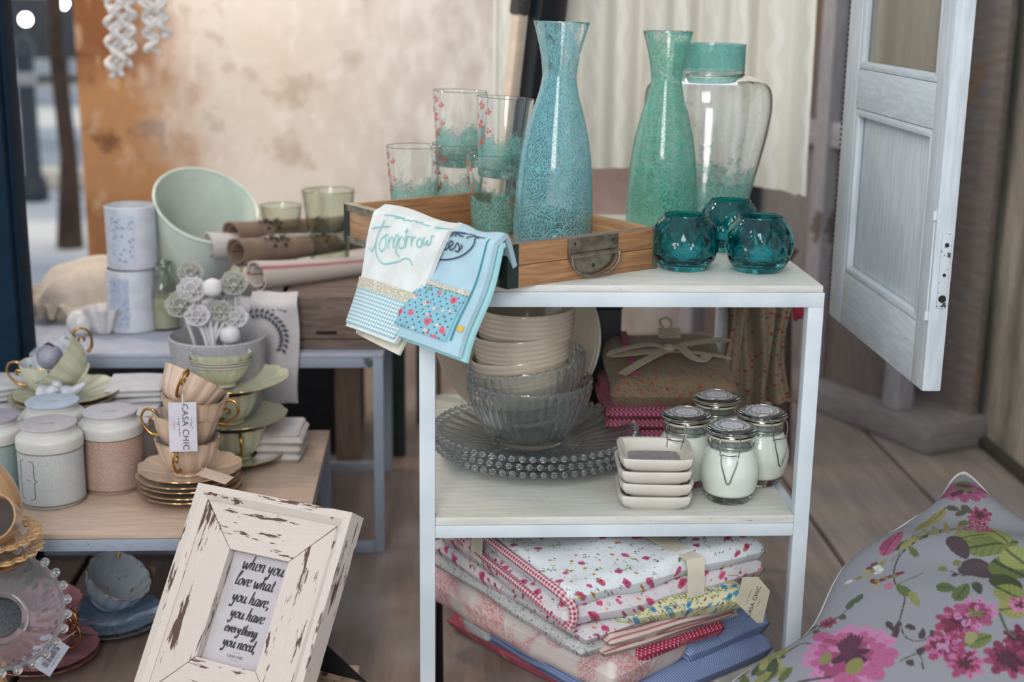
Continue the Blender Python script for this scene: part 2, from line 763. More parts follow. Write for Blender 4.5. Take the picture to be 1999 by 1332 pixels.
# ------------------------------------------------------------------ brush lettering
GL = {
    'w': (1.25, [[(0, .95), (.13, .15), (.3, .02), (.52, .8), (.6, .15), (.78, .02), (1.05, .95)]]),
    'h': (.95, [[(.2, 1.9), (.06, 0)], [(.09, .5), (.3, .92), (.52, .85), (.5, .3), (.6, 0), (.82, .15)]]),
    'e': (.78, [[(.05, .5), (.5, .62), (.46, .97), (.16, .9), (.05, .4), (.25, 0), (.7, .25)]]),
    'n': (.95, [[(.05, .95), (.05, 0)], [(.07, .5), (.3, .95), (.55, .88), (.54, .3), (.63, 0), (.85, .15)]]),
    'y': (.9, [[(.05, .95), (.1, .35), (.3, .22), (.55, .9)], [(.62, .98), (.5, .1), (.36, -.7), (.12, -.8), (.04, -.5)]]),
    'o': (.85, [[(.4, .95), (.1, .7), (.08, .2), (.35, 0), (.62, .3), (.6, .75), (.35, .97), (.52, .8), (.8, .86)]]),
    'u': (.98, [[(.05, .95), (.08, .25), (.26, 0), (.5, .25), (.62, .95)], [(.62, .95), (.6, .2), (.75, 0), (.93, .2)]]),
    'l': (.55, [[(.05, .9), (.4, 1.75), (.3, 2.0), (.13, 1.5), (.1, .3), (.25, 0), (.5, .2)]]),
    'v': (.8, [[(.02, .95), (.25, 0), (.5, .9), (.78, .9)]]),
    'a': (.92, [[(.6, .85), (.3, .97), (.06, .6), (.1, .1), (.35, .05), (.6, .7)], [(.63, .95), (.6, .2), (.72, 0), (.9, .15)]]),
    't': (.65, [[(.3, 1.6), (.25, .2), (.4, 0), (.58, .15)], [(.0, 1.02), (.6, 1.12)]]),
    ',': (.35, [[(.1, .12), (.16, -.1), (.02, -.4)]]),
    'r': (.7, [[(.06, .95), (.06, 0)], [(.07, .5), (.25, .88), (.6, .95)]]),
    'i': (.45, [[(.12, .95), (.12, .2), (.25, 0), (.42, .15)], [(.14, 1.32), (.16, 1.45)]]),
    'g': (.9, [[(.56, .9), (.25, .95), (.06, .6), (.15, .1), (.4, .1), (.6, .8)], [(.62, .95), (.56, -.3), (.35, -.8), (.08, -.65), (.25, -.3), (.85, .15)]]),
    'd': (.95, [[(.56, .85), (.25, .95), (.06, .5), (.15, .05), (.4, .1), (.6, .6)], [(.66, 1.9), (.6, .2), (.72, 0), (.92, .15)]]),
    'm': (1.35, [[(.05, .95), (.05, 0)], [(.06, .5), (.28, .92), (.45, .8), (.45, 0)], [(.46, .5), (.7, .92), (.88, .8), (.9, .2), (1.02, 0), (1.25, .15)]]),
    's': (.7, [[(.55, .85), (.3, .97), (.12, .72), (.5, .35), (.35, .02), (.02, .12)]]),
    'f': (.6, [[(.55, 1.7), (.35, 1.9), (.22, 1.5), (.2, -.5)], [(.0, .95), (.5, 1.02)]]),
    'p': (.9, [[(.1, .95), (.06, -.8)], [(.1, .6), (.35, .97), (.62, .7), (.5, .1), (.12, .05)]]),
    'E': (.9, [[(.7, 1.7), (.15, 1.6), (.1, .05), (.75, 0)], [(.12, .85), (.55, .9)]]),
    'T': (1.0, [[(.5, 1.7), (.42, 0)], [(-.05, 1.62), (1.0, 1.78)]]),
    'W': (1.5, [[(0, 1.7), (.3, 0), (.65, 1.3), (.95, 0), (1.4, 1.7)]]),
    ' ': (.55, []),
}


def strokes(text, size, slant=0.15):
    out, x = [], 0.0
    for ch in text:
        wd, ss = GL.get(ch, (.5, []))
        for s in ss:
            out.append([((x + px + slant * py) * size, py * size) for px, py in catmull(s, 6)])
        x += wd * 0.92
    return out, x * size


def ribbons(stroke_list, fn, wmax, wmin, pen=0.9):
    """broad-nib ribbons laid on a surface: fn(x,y) -> world point"""
    V, Fc = [], []
    for s in stroke_list:
        n = len(s)
        k = len(V)
        for i in range(n):
            a, b = s[max(i - 1, 0)], s[min(i + 1, n - 1)]
            dx, dy = b[0] - a[0], b[1] - a[1]
            L = math.hypot(dx, dy) or 1e-9
            ang = math.atan2(dy, dx)
            wd = (wmin + (wmax - wmin) * abs(math.sin(ang - 0.25)) ** pen) * (0.75 if i in (0, n - 1) else 1.0) / 2
            nx, ny = -dy / L * wd, dx / L * wd
            V.append(fn(s[i][0] + nx, s[i][1] + ny))
            V.append(fn(s[i][0] - nx, s[i][1] - ny))
        for i in range(n - 1):
            Fc.append((k + 2 * i, k + 2 * i + 1, k + 2 * i + 3, k + 2 * i + 2))
    return V, Fc


def type_obj(name, body, size, m, parent, loc, rot, align='CENTER', space=1.0):
    c = bpy.data.curves.new(name, 'FONT')
    c.body = body
    c.size = size
    c.align_x = align
    c.align_y = 'CENTER'
    c.space_character = space
    c.extrude = 0.00008
    c.materials.append(m)
    tmp = bpy.data.objects.new(name, c)
    me = bpy.data.meshes.new_from_object(tmp)
    bpy.data.objects.remove(tmp)
    o = bpy.data.objects.new(name, me)
    COL.objects.link(o)
    o.parent = parent
    o.location = loc
    o.rotation_euler = rot
    return o


def scribble(name, length, h, m, parent, loc, rot, seed=1, thick=None):
    """a line of print too small to read: short uneven dashes, no letters"""
    r = random.Random(seed)
    V, Fc = [], []
    x = -length / 2
    th_ = thick or h * .3
    while x < length / 2:
        w_ = h * r.uniform(.25, .8)
        y = r.uniform(-.25, .25) * h
        k = len(V)
        V += [(x, y - th_ / 2, 0), (x + w_, y - th_ / 2 + r.uniform(-.2, .2) * h, 0), (x + w_, y + th_ / 2 + r.uniform(-.1, .3) * h, 0), (x, y + th_ / 2, 0)]
        Fc.append((k, k + 1, k + 2, k + 3))
        x += w_ + h * r.choice((.15, .2, .25, .6))
    o = mesh_obj(name, V, Fc, m, parent, None, 0)
    o.location = loc
    o.rotation_euler = rot
    o['kind'] = 'stuff'
    return o

# ================================================================== the setting
def m_floor(name, ca='#857b75', cb='#9d928b'):
    g = G(name)
    v = g.ob()
    gr = g.noise(g.mp(v, (14, 1.2, 1)), 3, 5, 0.6)
    bl = g.noise(v, 3.2, 3)
    c = g.mix(g.step(gr, 0.3, 0.75), ca, cb)
    c = g.mix(g.step(bl, 0.45, 0.7, 0, 0.6), c, '#9f9795')
    sc = g.noise(g.mp(v, (2, 30, 1)), 4, 4)
    c = g.mix(g.step(sc, 0.66, 0.72, 0, 0.35), c, '#6a5c54')
    return g.done(g.bsdf(c, 0.55, 0, g.bump(gr, 0.15, 0.002)))


floor = struct('floor', MB().box((0.12, 2.4, -0.045), (2.6, 3.4, 0.04)), plain('dark_subfloor', '#15130f', 0.9))
gaps = [-1.18, -0.90, -0.62, -0.345, 0.004, 0.245, 0.487, 0.73, 1.005, 1.26]
pm = m_floor('grey_floorboard')
pm2 = m_floor('shaded_brown_floorboard', '#6f5f56', '#8a786d')  # browner boards, with the shading on the left also put into their colour
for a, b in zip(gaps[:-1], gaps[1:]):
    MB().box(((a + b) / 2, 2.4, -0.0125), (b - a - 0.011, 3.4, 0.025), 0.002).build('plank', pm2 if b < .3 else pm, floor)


def m_backwall(name):
    g = G(name)
    v = g.ob()
    big = g.noise(v, 1.7, 4, 0.6)
    mid = g.noise(v, 6, 5, 0.65)
    strk = g.noise(g.mp(v, (6, 1, 2.2)), 4, 4)
    c = g.mix(g.step(big, 0.35, 0.65), '#dccfc0', '#e8dfd5')
    c = g.mix(g.step(mid, 0.52, 0.64, 0, 0.75), c, '#b9a794')
    c = g.mix(g.step(strk, 0.56, 0.66, 0, 0.5), c, '#f0ebe4')
    x, _, z = g.sep(v)
    c = g.mix(g.step(x, -.5, .1, 0, .75), c, g.mix(g.step(strk, .4, .62), '#cfc8c2', '#e9e6e3'))
    e = g.m('ADD', x, g.m('MULTIPLY', g.m('SUBTRACT', mid, 0.5), 0.5))
    e = g.m('ADD', e, g.m('MULTIPLY', g.m('SUBTRACT', z, 0.9), 0.15))
    old = g.step(e, -0.92, -0.62, 1.0, 0.0)
    bare = g.mix(g.step(big, 0.4, 0.6), '#8a5836', '#b5855a')
    bare = g.mix(g.step(mid, 0.52, 0.64, 0, 0.75), bare, '#5c3a24')
    bare = g.mix(g.step(strk, 0.54, 0.64, 0, 0.6), bare, '#c9a98a')
    c = g.mix(old, c, bare)
    return g.done(g.bsdf(c, 0.9, 0, g.bump(mid, 0.6, 0.01)))


struct('wall_back', MB().box((0.17, 4.06, 1.2), (2.36, 0.12, 2.5), 0.01), m_backwall('patchy_beige_plaster'))


def m_rightwall(name):
    g = G(name)
    v = g.ob()
    a = g.noise(g.mp(v, (1, 3.2, 0.8)), 3, 5, 0.62)
    b = g.noise(g.mp(v, (1, 7, 1.2)), 4, 5, 0.7)
    c = g.mix(g.step(a, 0.35, 0.66), '#716d66', '#b5ad9f')
    c = g.mix(g.step(b, 0.54, 0.68, 0, 0.6), c, '#8a7560')
    c = g.mix(g.step(b, 0.26, 0.4, 0.7, 0), c, '#3f4648')
    return g.done(g.bsdf(c, 0.9, 0, g.bump(b, 0.5, 0.008)))


struct('wall_right', MB().box((1.31, 2.5, 1.2), (0.13, 3.1, 2.5), 0.004), m_rightwall('weathered_grey_plaster'))
struct('trim_1', MB().box((1.238, 2.5, 0.012), (0.02, 3.1, 0.024), 0.003), plain('dark_baseboard_strip', '#3a3833', 0.7))

# navy window pillar
pc = ony(0, 300, 2.3)
pl = plain('navy_paint', '#0a2233', 0.75, 0, 0.2, Specular_IOR_Level=0.15)
struct('trim_2', MB().box((-0.858, 2.36, 1.05), (0.30, 0.10, 2.5), 0.004).box((-0.7045, 2.36, 1.05), (0.007, 0.06, 2.5), 0.002), pl)

# street outside, beyond the end of the wall
def m_street(name):
    g = G(name)
    v = g.ob()
    b = g.noise(g.mp(v, (0.3, 1.0, 1)), 0.55, 3)
    c = g.ramp(b, [(0.35, '#7d868f'), (0.5, '#a9adb2'), (0.6, '#dcd8cf')])  # palest patches stand for sunlit ground, put into the colour
    return g.done(g.bsdf(c, 0.8))


struct('pavement', MB().box((-4.0, 14.1, -0.2), (7.0, 24.0, 0.1)), m_street('sunlit_asphalt'))
o = struct('kerb', MB().box((-2.0, 8.2, -0.1), (1.6, 0.3, 0.1), 0.02), plain('pale_kerb_stone', '#c7bfb0', 0.8))
bo = thing('bollard', 'dark street bollard standing on the pavement outside', 'bollard', ony(57, 250, 7.6) * 1.0)
bo.location.z = -0.15
MB().lathe(smooth_prof([(0, 0), (.075, 0), (.07, .12), (.05, .16), (.05, .75), (.062, .78), (.04, .86), (0, .88)], 3), 16).build('post', plain('bollard_iron', '#1e2a35', 0.4), bo)
MB().lathe([(.052, .62), (.058, .63), (.058, .68), (.052, .69)], 16).build('band', plain('bollard_band', '#8d8f92', 0.4), bo)
tr = thing('street_tree', 'rough brown tree trunk standing in the street beyond the wall', 'tree', (-1.64, 6.2, -0.15))
MB().tube([(0, 0, 0), (0.02, 0, .4), (-.01, 0.02, .9), (.03, 0, 1.6), (.0, 0, 2.6)], [.06, .038, .034, .03, .03], 10).build('trunk', plain('bark', '#3f2f26', 0.9, 0, 0.5, 8, 0.6), tr)
br = MB()
for a in range(5):
    q = a * 1.26
    br.tube([(0, 0, 2.3 + .05 * a), (.4 * math.cos(q), .4 * math.sin(q), 2.7), (.8 * math.cos(q), .8 * math.sin(q), 2.9)], [.04, .03, .012], 7)
br.build('branch', plain('bark_branch', '#4c3a2e', 0.9), tr)
ca = thing('parked_car', 'dark parked car blurred in the street outside', 'car', (-5.2, 17.5, -0.15), (0, 0, 0.2))
car = MB()
prof = [(-2.0, .3), (-2.05, .62), (-1.9, .85), (-1.1, .95), (-.7, 1.4), (.7, 1.42), (1.35, .98), (2.0, .86), (2.08, .4), (1.95, .28)]
V = [(x, -.8, z) for x, z in prof] + [(x, .8, z) for x, z in prof]
n_ = len(prof)
car.add(V, [tuple(range(n_ - 1, -1, -1)), tuple(range(n_, 2 * n_))] + [(i, (i + 1) % n_, n_ + (i + 1) % n_, n_ + i) for i in range(n_)])
car.build('body', plain('car_paint', '#2a3138', 0.25), ca, 20)
gw = MB()
gw.box((0, -.81, 1.17), (1.5, .01, .34), 0.004)
gw.build('side_window', plain('car_glass', '#a9b3ba', 0.1), ca)
for x in (-1.25, 1.3):
    for y in (-.78, .78):
        MB().lathe([(0, -.1), (.3, -.1), (.33, -.06), (.33, .06), (.3, .1), (0, .1)], 20, rot=Matrix.Rotation(PI / 2, 3, 'X'), at=(x, y, .33)).build('wheel', plain('tyre', '#141414', 0.8), ca)
fb = thing('street_building', 'pale grey street facade with dark windows far outside', 'building', (-7.0, 25.0, -0.15))
MB().box((0, 0.5, 4), (8, 1, 8)).build('wall', plain('facade_render', '#b5b2aa', 0.9), fb)
for i in range(4):
    for j in range(2):
        fr_ = MB().box((-2.9 + i * 1.9, -0.02, 1.4 + j * 2.7), (1.1, .08, 1.6)).build('window', plain('facade_window_frame', '#e4e1da', 0.6), fb)
        MB().box((-2.9 + i * 1.9, -0.07, 1.4 + j * 2.7), (.9, .02, 1.4)).build('pane', plain('facade_pane', '#39434c', 0.1), fr_)
lm = G('glint_globe_glow')  # glowing globes added to stand for bright reflections in the street
em = lm.new('Emission')
em.inputs[0].default_value = lin('#eaf6ff')
em.inputs[1].default_value = 25
glintmat = lm.done(em.outputs[0])
for px, py in ((50, 38), (122, 6)):
    P = ony(px, py, 8.5)
    t = thing('street_glint', 'small glowing globe added as a bright glint, on a thin post out in the street', 'glint', (P.x, P.y, -0.15), group='added glints in the street')
    MB().tube([(0, 0, 0), (0, 0, P.z + .15 - .02)], .012, 8).build('post', plain('glint_post_iron', '#2b3238', 0.5), t)
    MB().lathe(arc(0, 0, .03, .03, -90, 90, 8), 12, at=(0, 0, P.z + .15)).build('globe', glintmat, t)

# ================================================================== big pieces at the back
# weathered corner cabinet behind the shelf stand
A = Vector((1.084, 2.886, 0))
dl = Vector((-0.42, 0.907, 0)).normalized()
dr = Vector((0.907, 0.42, 0)).normalized()
cab = thing('corner_cabinet', 'tall weathered grey panelled cabinet on a heavy plinth behind the shelf stand', 'cabinet', A, (0, 0, math.atan2(dl.y, dl.x)))
gw_ = chippy('weathered_grey_wood', '#8b8684', '#5e514a', 0.5, 1, 1, 14, 0.15, 0.75)
gd_ = chippy('weathered_brown_wood', '#7b716d', '#86705f', 0.55, 1, 1, 12, 0.2, 0.8)
gl_ = chippy('weathered_pale_wood', '#a9a8ad', '#776d66', 0.45, 1, 1, 14, 0.15, 0.75)
# local x runs along the visible face (away from the corner), local y = into the cabinet is negative
W_, D_ = 0.98, 0.17
MB().box((W_ / 2 - 0.01, -D_ / 2 + 0.0, 0.035), (W_ + 0.03, D_ + 0.02, 0.07), 0.016).build('plinth', gw_, cab)
for x in (0.12, 0.42, 0.70, 0.94):
    MB().box((x, -0.03, 0.80), (0.05 if x < .9 else .06, 0.05, 1.46), 0.006, grain='swap').build('post', gl_, cab)
for i, (a, b) in enumerate(((0.145, 0.395), (0.445, 0.675), (0.725, 0.915))):
    MB().box(((a + b) / 2, -0.05, 0.36), (b - a, 0.02, 0.58), 0.002, grain='swap').build('lower_panel', gd_ if i != 1 else gw_, cab)
    MB().box(((a + b) / 2, -0.05, 1.08), (b - a, 0.02, 0.78), 0.002, grain='swap').build('upper_panel', gw_ if i != 1 else gd_, cab)
    MB().box(((a + b) / 2, -0.035, 0.67), (b - a, 0.045, 0.06), 0.004).build('rail', gl_, cab)
MB().box((W_ / 2, -D_ / 2, 1.54), (W_ + .02, D_, 0.06), 0.01).build('cornice', gw_, cab)
MB().box((W_ / 2, -D_ + .02, 0.8), (W_, 0.02, 1.46), 0.002).build('back_panel', gd_, cab)

# white cupboard door standing open beside the shelf stand
def m_door(name):
    g = G(name)
    uv = g.uv()
    gr = g.noise(g.mp(uv, (8, 60, 1)), 2, 4)
    bl = g.noise(uv, 9, 5, 0.7)
    sp = g.noise(uv, 70, 4, 0.75)
    c = g.mix(g.step(gr, 0.3, 0.7), '#b0b8be', '#c2c9cd')
    c = g.mix(g.step(bl, 0.5, 0.72, 0, 0.4), c, '#a7b1b8')
    c = g.mix(g.step(g.m('ADD', g.m('MULTIPLY', sp, .6), g.m('MULTIPLY', bl, .4)), 0.62, 0.66, 0, 0.8), c, '#6e6a68')
    return g.done(g.bsdf(c, 0.5, 0, g.bump(gr, 0.2, 0.001)))


md = m_door('worn_white_door_paint')
XD, YN, YF, ZB, ZT = 0.663, 1.752, 2.205, 0.476, 1.40
door = thing('cupboard_door', 'worn white wooden cupboard door with glazed upper half and recessed lower panel', 'door', (XD, YN, ZB))
Hd, Wd, T = ZT - ZB, YF - YN, 0.026
MB().box((0, 0.024, Hd / 2), (T, 0.048, Hd), 0.003, grain='swap').build('lock_stile', md, door)
MB().box((0, Wd - 0.03, Hd / 2), (T, 0.06, Hd), 0.003, grain='swap').build('hinge_stile', md, door)
for n_, z0, z1 in (('bottom_rail', 0, 0.085), ('middle_rail', 0.345, 0.405), ('top_rail', Hd - .07, Hd)):
    MB().box((0, Wd / 2 - .006, (z0 + z1) / 2), (T - .001, Wd - 0.105, z1 - z0), 0.002).build(n_, md, door)
MB().box((0.004, Wd / 2 - .006, 0.215), (0.008, Wd - 0.10, 0.27), 0.001, grain='swap').build('panel', md, door)
mo = MB()
y0, y1 = 0.048, Wd - 0.06
for (za, zb) in ((0.085, 0.345), (0.405, Hd - .07)):
    for yy in (y0 + .006, y1 - .006):
        mo.box((-0.006, yy, (za + zb) / 2), (0.012, 0.012, zb - za), 0.004, grain='swap')
    for zz in (za + .006, zb - .006):
        mo.box((-0.006, (y0 + y1) / 2, zz), (0.0121, y1 - y0, 0.012), 0.004)
mo.build('moulding', md, door)
MB().box((0.0, Wd / 2 - .006, (0.405 + Hd - .07) / 2), (0.004, Wd - 0.105, Hd - .07 - .405), 0).build('glass_pane', glass('old_door_glass', '#cfc6b4', 0.02), door)
hs = MB().box((-0.004, Wd + 0.008, Hd / 2), (0.012, 0.014, Hd), 0.002, grain='swap')
hs.build('hinge_strip', md, door)
kn = MB()
for i in range(110):
    kn.box((-0.008, Wd + 0.016, 0.006 + i * 0.0083), (0.007, 0.003, 0.0045))
tag(kn.build('hinge_knuckle', plain('dark_hinge_iron', '#2b2f33', 0.5, 0.6), door), kind='stuff')
lp = MB().box((0.002, -0.0008, 0.165), (0.013, 0.003, 0.10), 0.001)
lp.build('lock_plate', chippy('painted_lock_plate', '#b9c1c6', '#47443f', 0.75, 1, 1, 160), door)
for zz, rr in ((0.2, .0028), (0.16, .0022), (0.128, .005)):
    MB().lathe([(0, -.001), (rr, -.001), (rr, .001), (0, .001)], 12, rot=Matrix.Rotation(PI / 2, 3, 'X'), at=(0.002, -0.0026, zz)).build('screw', plain('dark_screw_iron', '#22201d', 0.5, 0.5), door)
for zz in (0.232, 0.098):
    MB().tube([(-.0145, .004, zz), (-.0145, .004, zz + .012)], .0032, 8).build('knuckle_pin', md, door)
MB().tube([(-.0145, .004, 0.11), (-.0145, .004, 0.23)], .0014, 6).build('bolt_rod', md, door)

# chair with a knitted throw over it
ch = thing('wooden_chair', 'dark wooden chair with a slanting black back post edged in cream', 'chair', (0.30, 3.0, 0))
bk = plain('black_lacquer', '#10151b', 0.3)
P0, P1 = ony(1076, -40, 2.60) - ch.location, ony(1022, 440, 2.56) - ch.location
dirp = (P1 - P0).normalized()


def bar(mb, a, b, wx, wy, bev=0.004):
    a, b = Vector(a), Vector(b)
    d = b - a
    q = d.to_track_quat('Z', 'X').to_matrix()
    mb.box((a + b) / 2, (wx, wy, d.length), bev, rot=q, grain='swap')
    return mb


bar(MB(), P0 - dirp * .25, P1, 0.068, 0.035).build('back_post', bk, ch)
off = Vector((-0.052, -0.012, 0))
bar(MB(), P0 + off + dirp * .06, P1 + off, 0.02, 0.02).build('cream_edging', plain('cream_bare_wood', '#cdb9a3', 0.6), ch)
bar(MB(), P0 + off + Vector((.0, -.004, 0)) - dirp * .12, P0 + off + dirp * .065, 0.03, 0.03, .008).build('post_collar', plain('knurled_grey_iron', '#4b4744', 0.7, 0.3, 0.5, 200, 0.8), ch)
bar(MB(), P0 + Vector((.025, -.03, .0)) - dirp * .15, P0 + Vector((.02, -.03, 0)) + dirp * .03, 0.03, 0.012, .003).build('hinge_bracket', plain('black_bracket_iron', '#2e2b2c', 0.4, 0.5), ch)
bar(MB(), Vector((0.42, 0.08, .98)), Vector((0.40, 0.02, .44)), 0.05, 0.035).build('back_post', bk, ch)
bar(MB(), Vector((-.03, .1, .93)), Vector((.44, .1, .93)), 0.05, 0.03).build('top_rail', bk, ch)
se = MB()
dk = plain('dark_chair_wood', '#4b3a33', 0.5, 0, 0.3)
prof2 = [(-.06, .45), (.06, .40), (.16, .385), (.30, .39), (.44, .44), (.46, .47), (.44, .47), (.30, .425), (.16, .42), (.06, .435), (-.04, .475)]
for y in (-.16, .14):
    V = [(x, y - .012, z) for x, z in prof2] + [(x, y + .012, z) for x, z in prof2]
    n_ = len(prof2)
    se.add(V, [tuple(range(n_ - 1, -1, -1)), tuple(range(n_, 2 * n_))] + [(i, (i + 1) % n_, n_ + (i + 1) % n_, n_ + i) for i in range(n_)])
se.build('apron', dk, ch)
sheet_obj('seat', lambda u, v: (-.05 + .5 * u, -.16 + .3 * v, .455 - .05 * math.sin(PI * u)), 12, 8, .5, .3, .02, plain('rose_seat_cover', '#b79f98', 0.9), ch)
sheet_obj('backrest', lambda u, v: (.0 + .42 * u, .07 + .04 * v - .02 * math.sin(PI * u), .46 + .45 * v), 12, 8, .4, .4, .014, plain('pale_rose_panel', '#bfa9a2', 0.9), ch)
for x, y in ((-.03, -.15), (.43, -.15), (.0, .13), (.4, .13)):
    bar(MB(), (x, y, .46), (x * 1.05, y * 1.1, 0), .035, .035).build('leg', dk, ch)

# cream cable-knit throw
def m_knit(name):
    g = G(name)
    uv = g.uv()
    x, y, _ = g.sep(uv)
    cab_ = g.m('SINE', g.m('ADD', g.m('MULTIPLY', x, 105), g.m('MULTIPLY', g.m('SINE', g.m('MULTIPLY', y, 75)), .5)))
    st = g.wave(uv, 110, 'Y', 1.0)
    h = g.m('ADD', g.m('MULTIPLY', g.step(cab_, 0.6, 0.98), 1.0), g.m('MULTIPLY', st, 0.25))
    c = g.mix(g.step(h, 0.1, 0.9), '#dcd8cb', '#e6e2d7')
    return g.done(g.bsdf(c, 0.95, 0, g.bump(h, 0.35, 0.004), Sheen_Weight=0.3))


YB = 2.72
def edge_z(u):
    px = 965 + u * 600
    py = 318 + 22 * u + (40 * max(0, (u - .5) * 2)) + (0 if u < .97 else -6)
    return ony(px, py, YB).z


def knit(u, v):
    px = 965 + u * 600
    x = ony(px, 200, YB).x
    zb = edge_z(u)
    z = zb + (1.45 - zb) * (1 - v)
    amp = 0.022 * (0.4 + 0.6 * v)
    y = YB + amp * math.sin(u * 30 + 0.6 * math.sin(v * 3)) + 0.012 * math.sin(u * 67 + 1)
    if u > .93:
        y -= (u - .93) * .5
        z -= .0
    if u > 0.86:
        x += 0.02 * math.sin((u - .86) * 22) * v
    return (x, y, z)


tw = sheet_obj('knitted_throw', knit, 160, 40, 0.62, 0.75, 0.008, m_knit('cream_cable_knit'))
tag(tw, 'cream cable-knit throw hanging in folds behind the carafes', 'throw')

# crocheted white hanging at the back left
cr = thing('crochet_hanging', 'white crocheted strands dangling in front of the beige wall', 'wall hanging', ony(252, -140, 2.9))
cm = plain('white_crochet_yarn', '#d9d3cf', 0.95, 0, 0.15, 120)
MB().tube([(-.09, 0, .0), (.09, 0, .0)], .006, 8).build('rod', plain('pale_rod_wood', '#b59b7c', 0.6), cr)
zbot = ony(252, 168, 2.9).z - cr.location.z
for i in range(9):
    x0 = -.042 + .0105 * i
    ln = zbot * (0.93 - .34 * (i / 8) + .12 * random.random())
    if i < 2:
        ln *= 0.98
    pts, rr = [], []
    for k in range(60):
        t = k / 59
        pts.append((x0 + .008 * math.sin(k * .8 + i * 1.7) + (.02 if i > 4 else -.008) * t, .008 * math.cos(k * .63 + i), ln * t))
        rr.append(.0042 + .0032 * abs(math.sin(k * .55 + i)))
    MB().tube(pts, rr, 7).build('strand', cm, cr)

# ================================================================== shelf stand
Y0, Y1 = 1.72, 2.30
XL, XR = -0.023, 0.4995
TOPZ, MIDZ = 0.6275, 0.312
LW = 0.0205


def m_white_metal(name):
    g = G(name)
    uv = g.uv()
    a = g.noise(uv, 12, 3)
    sp = g.noise(uv, 130, 4, 0.7)
    c = g.mix(g.step(a, 0.3, 0.7), '#b5bfc5', '#c4cbcf')
    c = g.mix(g.step(sp, 0.71, 0.75, 0, 0.8), c, '#6d7175')
    return g.done(g.bsdf(c, 0.38, 0, g.bump(sp, 0.08, 0.001)))


wm = m_white_metal('white_painted_steel')


def m_board(name):
    g = G(name)
    uv = g.uv()
    gr = g.noise(g.mp(uv, (6, 60, 1)), 2, 4)
    st = g.noise(uv, 9, 4, 0.6)
    sp = g.noise(g.mp(uv, (30, 120, 1)), 2.2, 4, 0.7)
    c = g.mix(g.step(gr, 0.3, 0.7), '#b9b8b0', '#c8c9c3')
    c = g.mix(g.step(st, 0.45, 0.75, 0, 0.5), c, '#bdb9a3')
    c = g.mix(g.step(sp, 0.62, 0.68, 0, 0.7), c, '#8a7a6c')
    return g.done(g.bsdf(c, 0.45, 0, g.bump(gr, 0.15, 0.001)))


bm_ = m_board('whitewashed_board')
st = thing('shelf_stand', 'white square-tube metal stand with two whitewashed wooden shelves', 'shelf', ((XL + XR) / 2, (Y0 + Y1) / 2, 0))
cx, cy = st.location.x, st.location.y
for x in (XL + LW / 2, XR - LW / 2):
    for y in (Y0 + LW / 2, Y1 - LW / 2):
        MB().box((x - cx, y - cy, 0.599 / 2), (LW, LW, 0.599), 0.0012, grain='swap').build('leg', wm, st)
for (zc, h, nm) in ((0.6085, 0.0195, 'top_rail'), (0.292, 0.0175, 'middle_rail')):
    ins = 0 if nm == 'top_rail' else LW
    for y in (Y0 + LW / 2, Y1 - LW / 2):
        MB().box((0, y - cy, zc), (XR - XL - 2 * ins, LW, h), 0.0012).build(nm, wm, st)
    for x in (XL + LW / 2, XR - LW / 2):
        MB().box((x - cx, 0, zc), (LW, Y1 - Y0 - 2 * LW, h), 0.0012).build(nm, wm, st)
MB().box((0, 0, 0.6228), (XR - XL - .004, Y1 - Y0 - .002, 0.0092), 0.002).build('shelf_board', bm_, st)
MB().box((0, 0, 0.3065), (XR - XL - 2 * LW, Y1 - Y0 - .004, 0.0112), 0.0015).build('shelf_board', bm_, st)

# ================================================================== wooden tray on the top shelf
TA = onz(990, 565, TOPZ)          # front corner
th = math.radians(33.5)
tray = thing('wooden_tray', 'shallow wooden tray with metal corner trim and a bail handle, set askew', 'tray', TA, (0, 0, th))
LA, LB, TH = 0.252, 0.405, 0.056   # along local x (handle side), along local y, height
wt = wood('honey_pine', '#7d573a', '#a67d57', 6, 60, 0.45)
wt2 = wood('honey_pine_cross', '#8a6646', '#ad8660', 6, 60, 0.45)
tk = 0.011
MB().box((LA / 2, LB / 2, 0.004), (LA - .002, LB - .002, 0.007), .001).build('bottom_panel', wt2, tray)
for k, (z0, z1) in enumerate(((0, .028), (.0285, TH))):
    MB().box((LA / 2, tk / 2, (z0 + z1) / 2), (LA, tk, z1 - z0), .0015).build('front_slat', wt, tray)
MB().box((LA / 2, LB - tk / 2, TH / 2), (LA, tk, TH), .0015).build('rear_side', wt, tray)
MB().box((tk / 2, LB / 2, TH / 2), (tk, LB - 2 * tk, TH), .0015).build('left_side', wt2, tray)
MB().box((LA - tk / 2, LB / 2, TH / 2), (tk, LB - 2 * tk, TH), .0015).build('right_side', wt2, tray)
tm = plain('aged_tin_trim', '#a39a86', 0.35, 0.75, 0.35, 60)
td = plain('dark_tin_trim', '#3c4a47', 0.35, 0.7, 0.3, 60)
t_ = .0012
for z in (.005, TH - .004):
    MB().box((-t_ / 2, LB / 2, z), (t_, LB, .010), 0).build('edge_trim', tm, tray)
MB().box((tk / 2 - .002, LB / 2, TH + t_ / 2), (tk + .004, LB, t_), 0).build('edge_trim', tm, tray)
MB().box((LA / 2, tk / 2, TH + .0003), (LA, tk * .7, .0006), 0).build('edge_trim', plain('thin_grey_edge', '#77736c', .5, .4), tray)
for (x, y, sx, sy) in ((0.008, -t_ / 2, .017, t_), (-t_ / 2, .008, t_, .017), (-t_ / 2, LB - .007, t_, .014), (LA - .005, -t_ / 2, .010, t_)):
    MB().box((x, y, TH / 2), (sx, sy, TH), 0).build('corner_trim', td if x > -.001 and x < .1 else tm, tray)
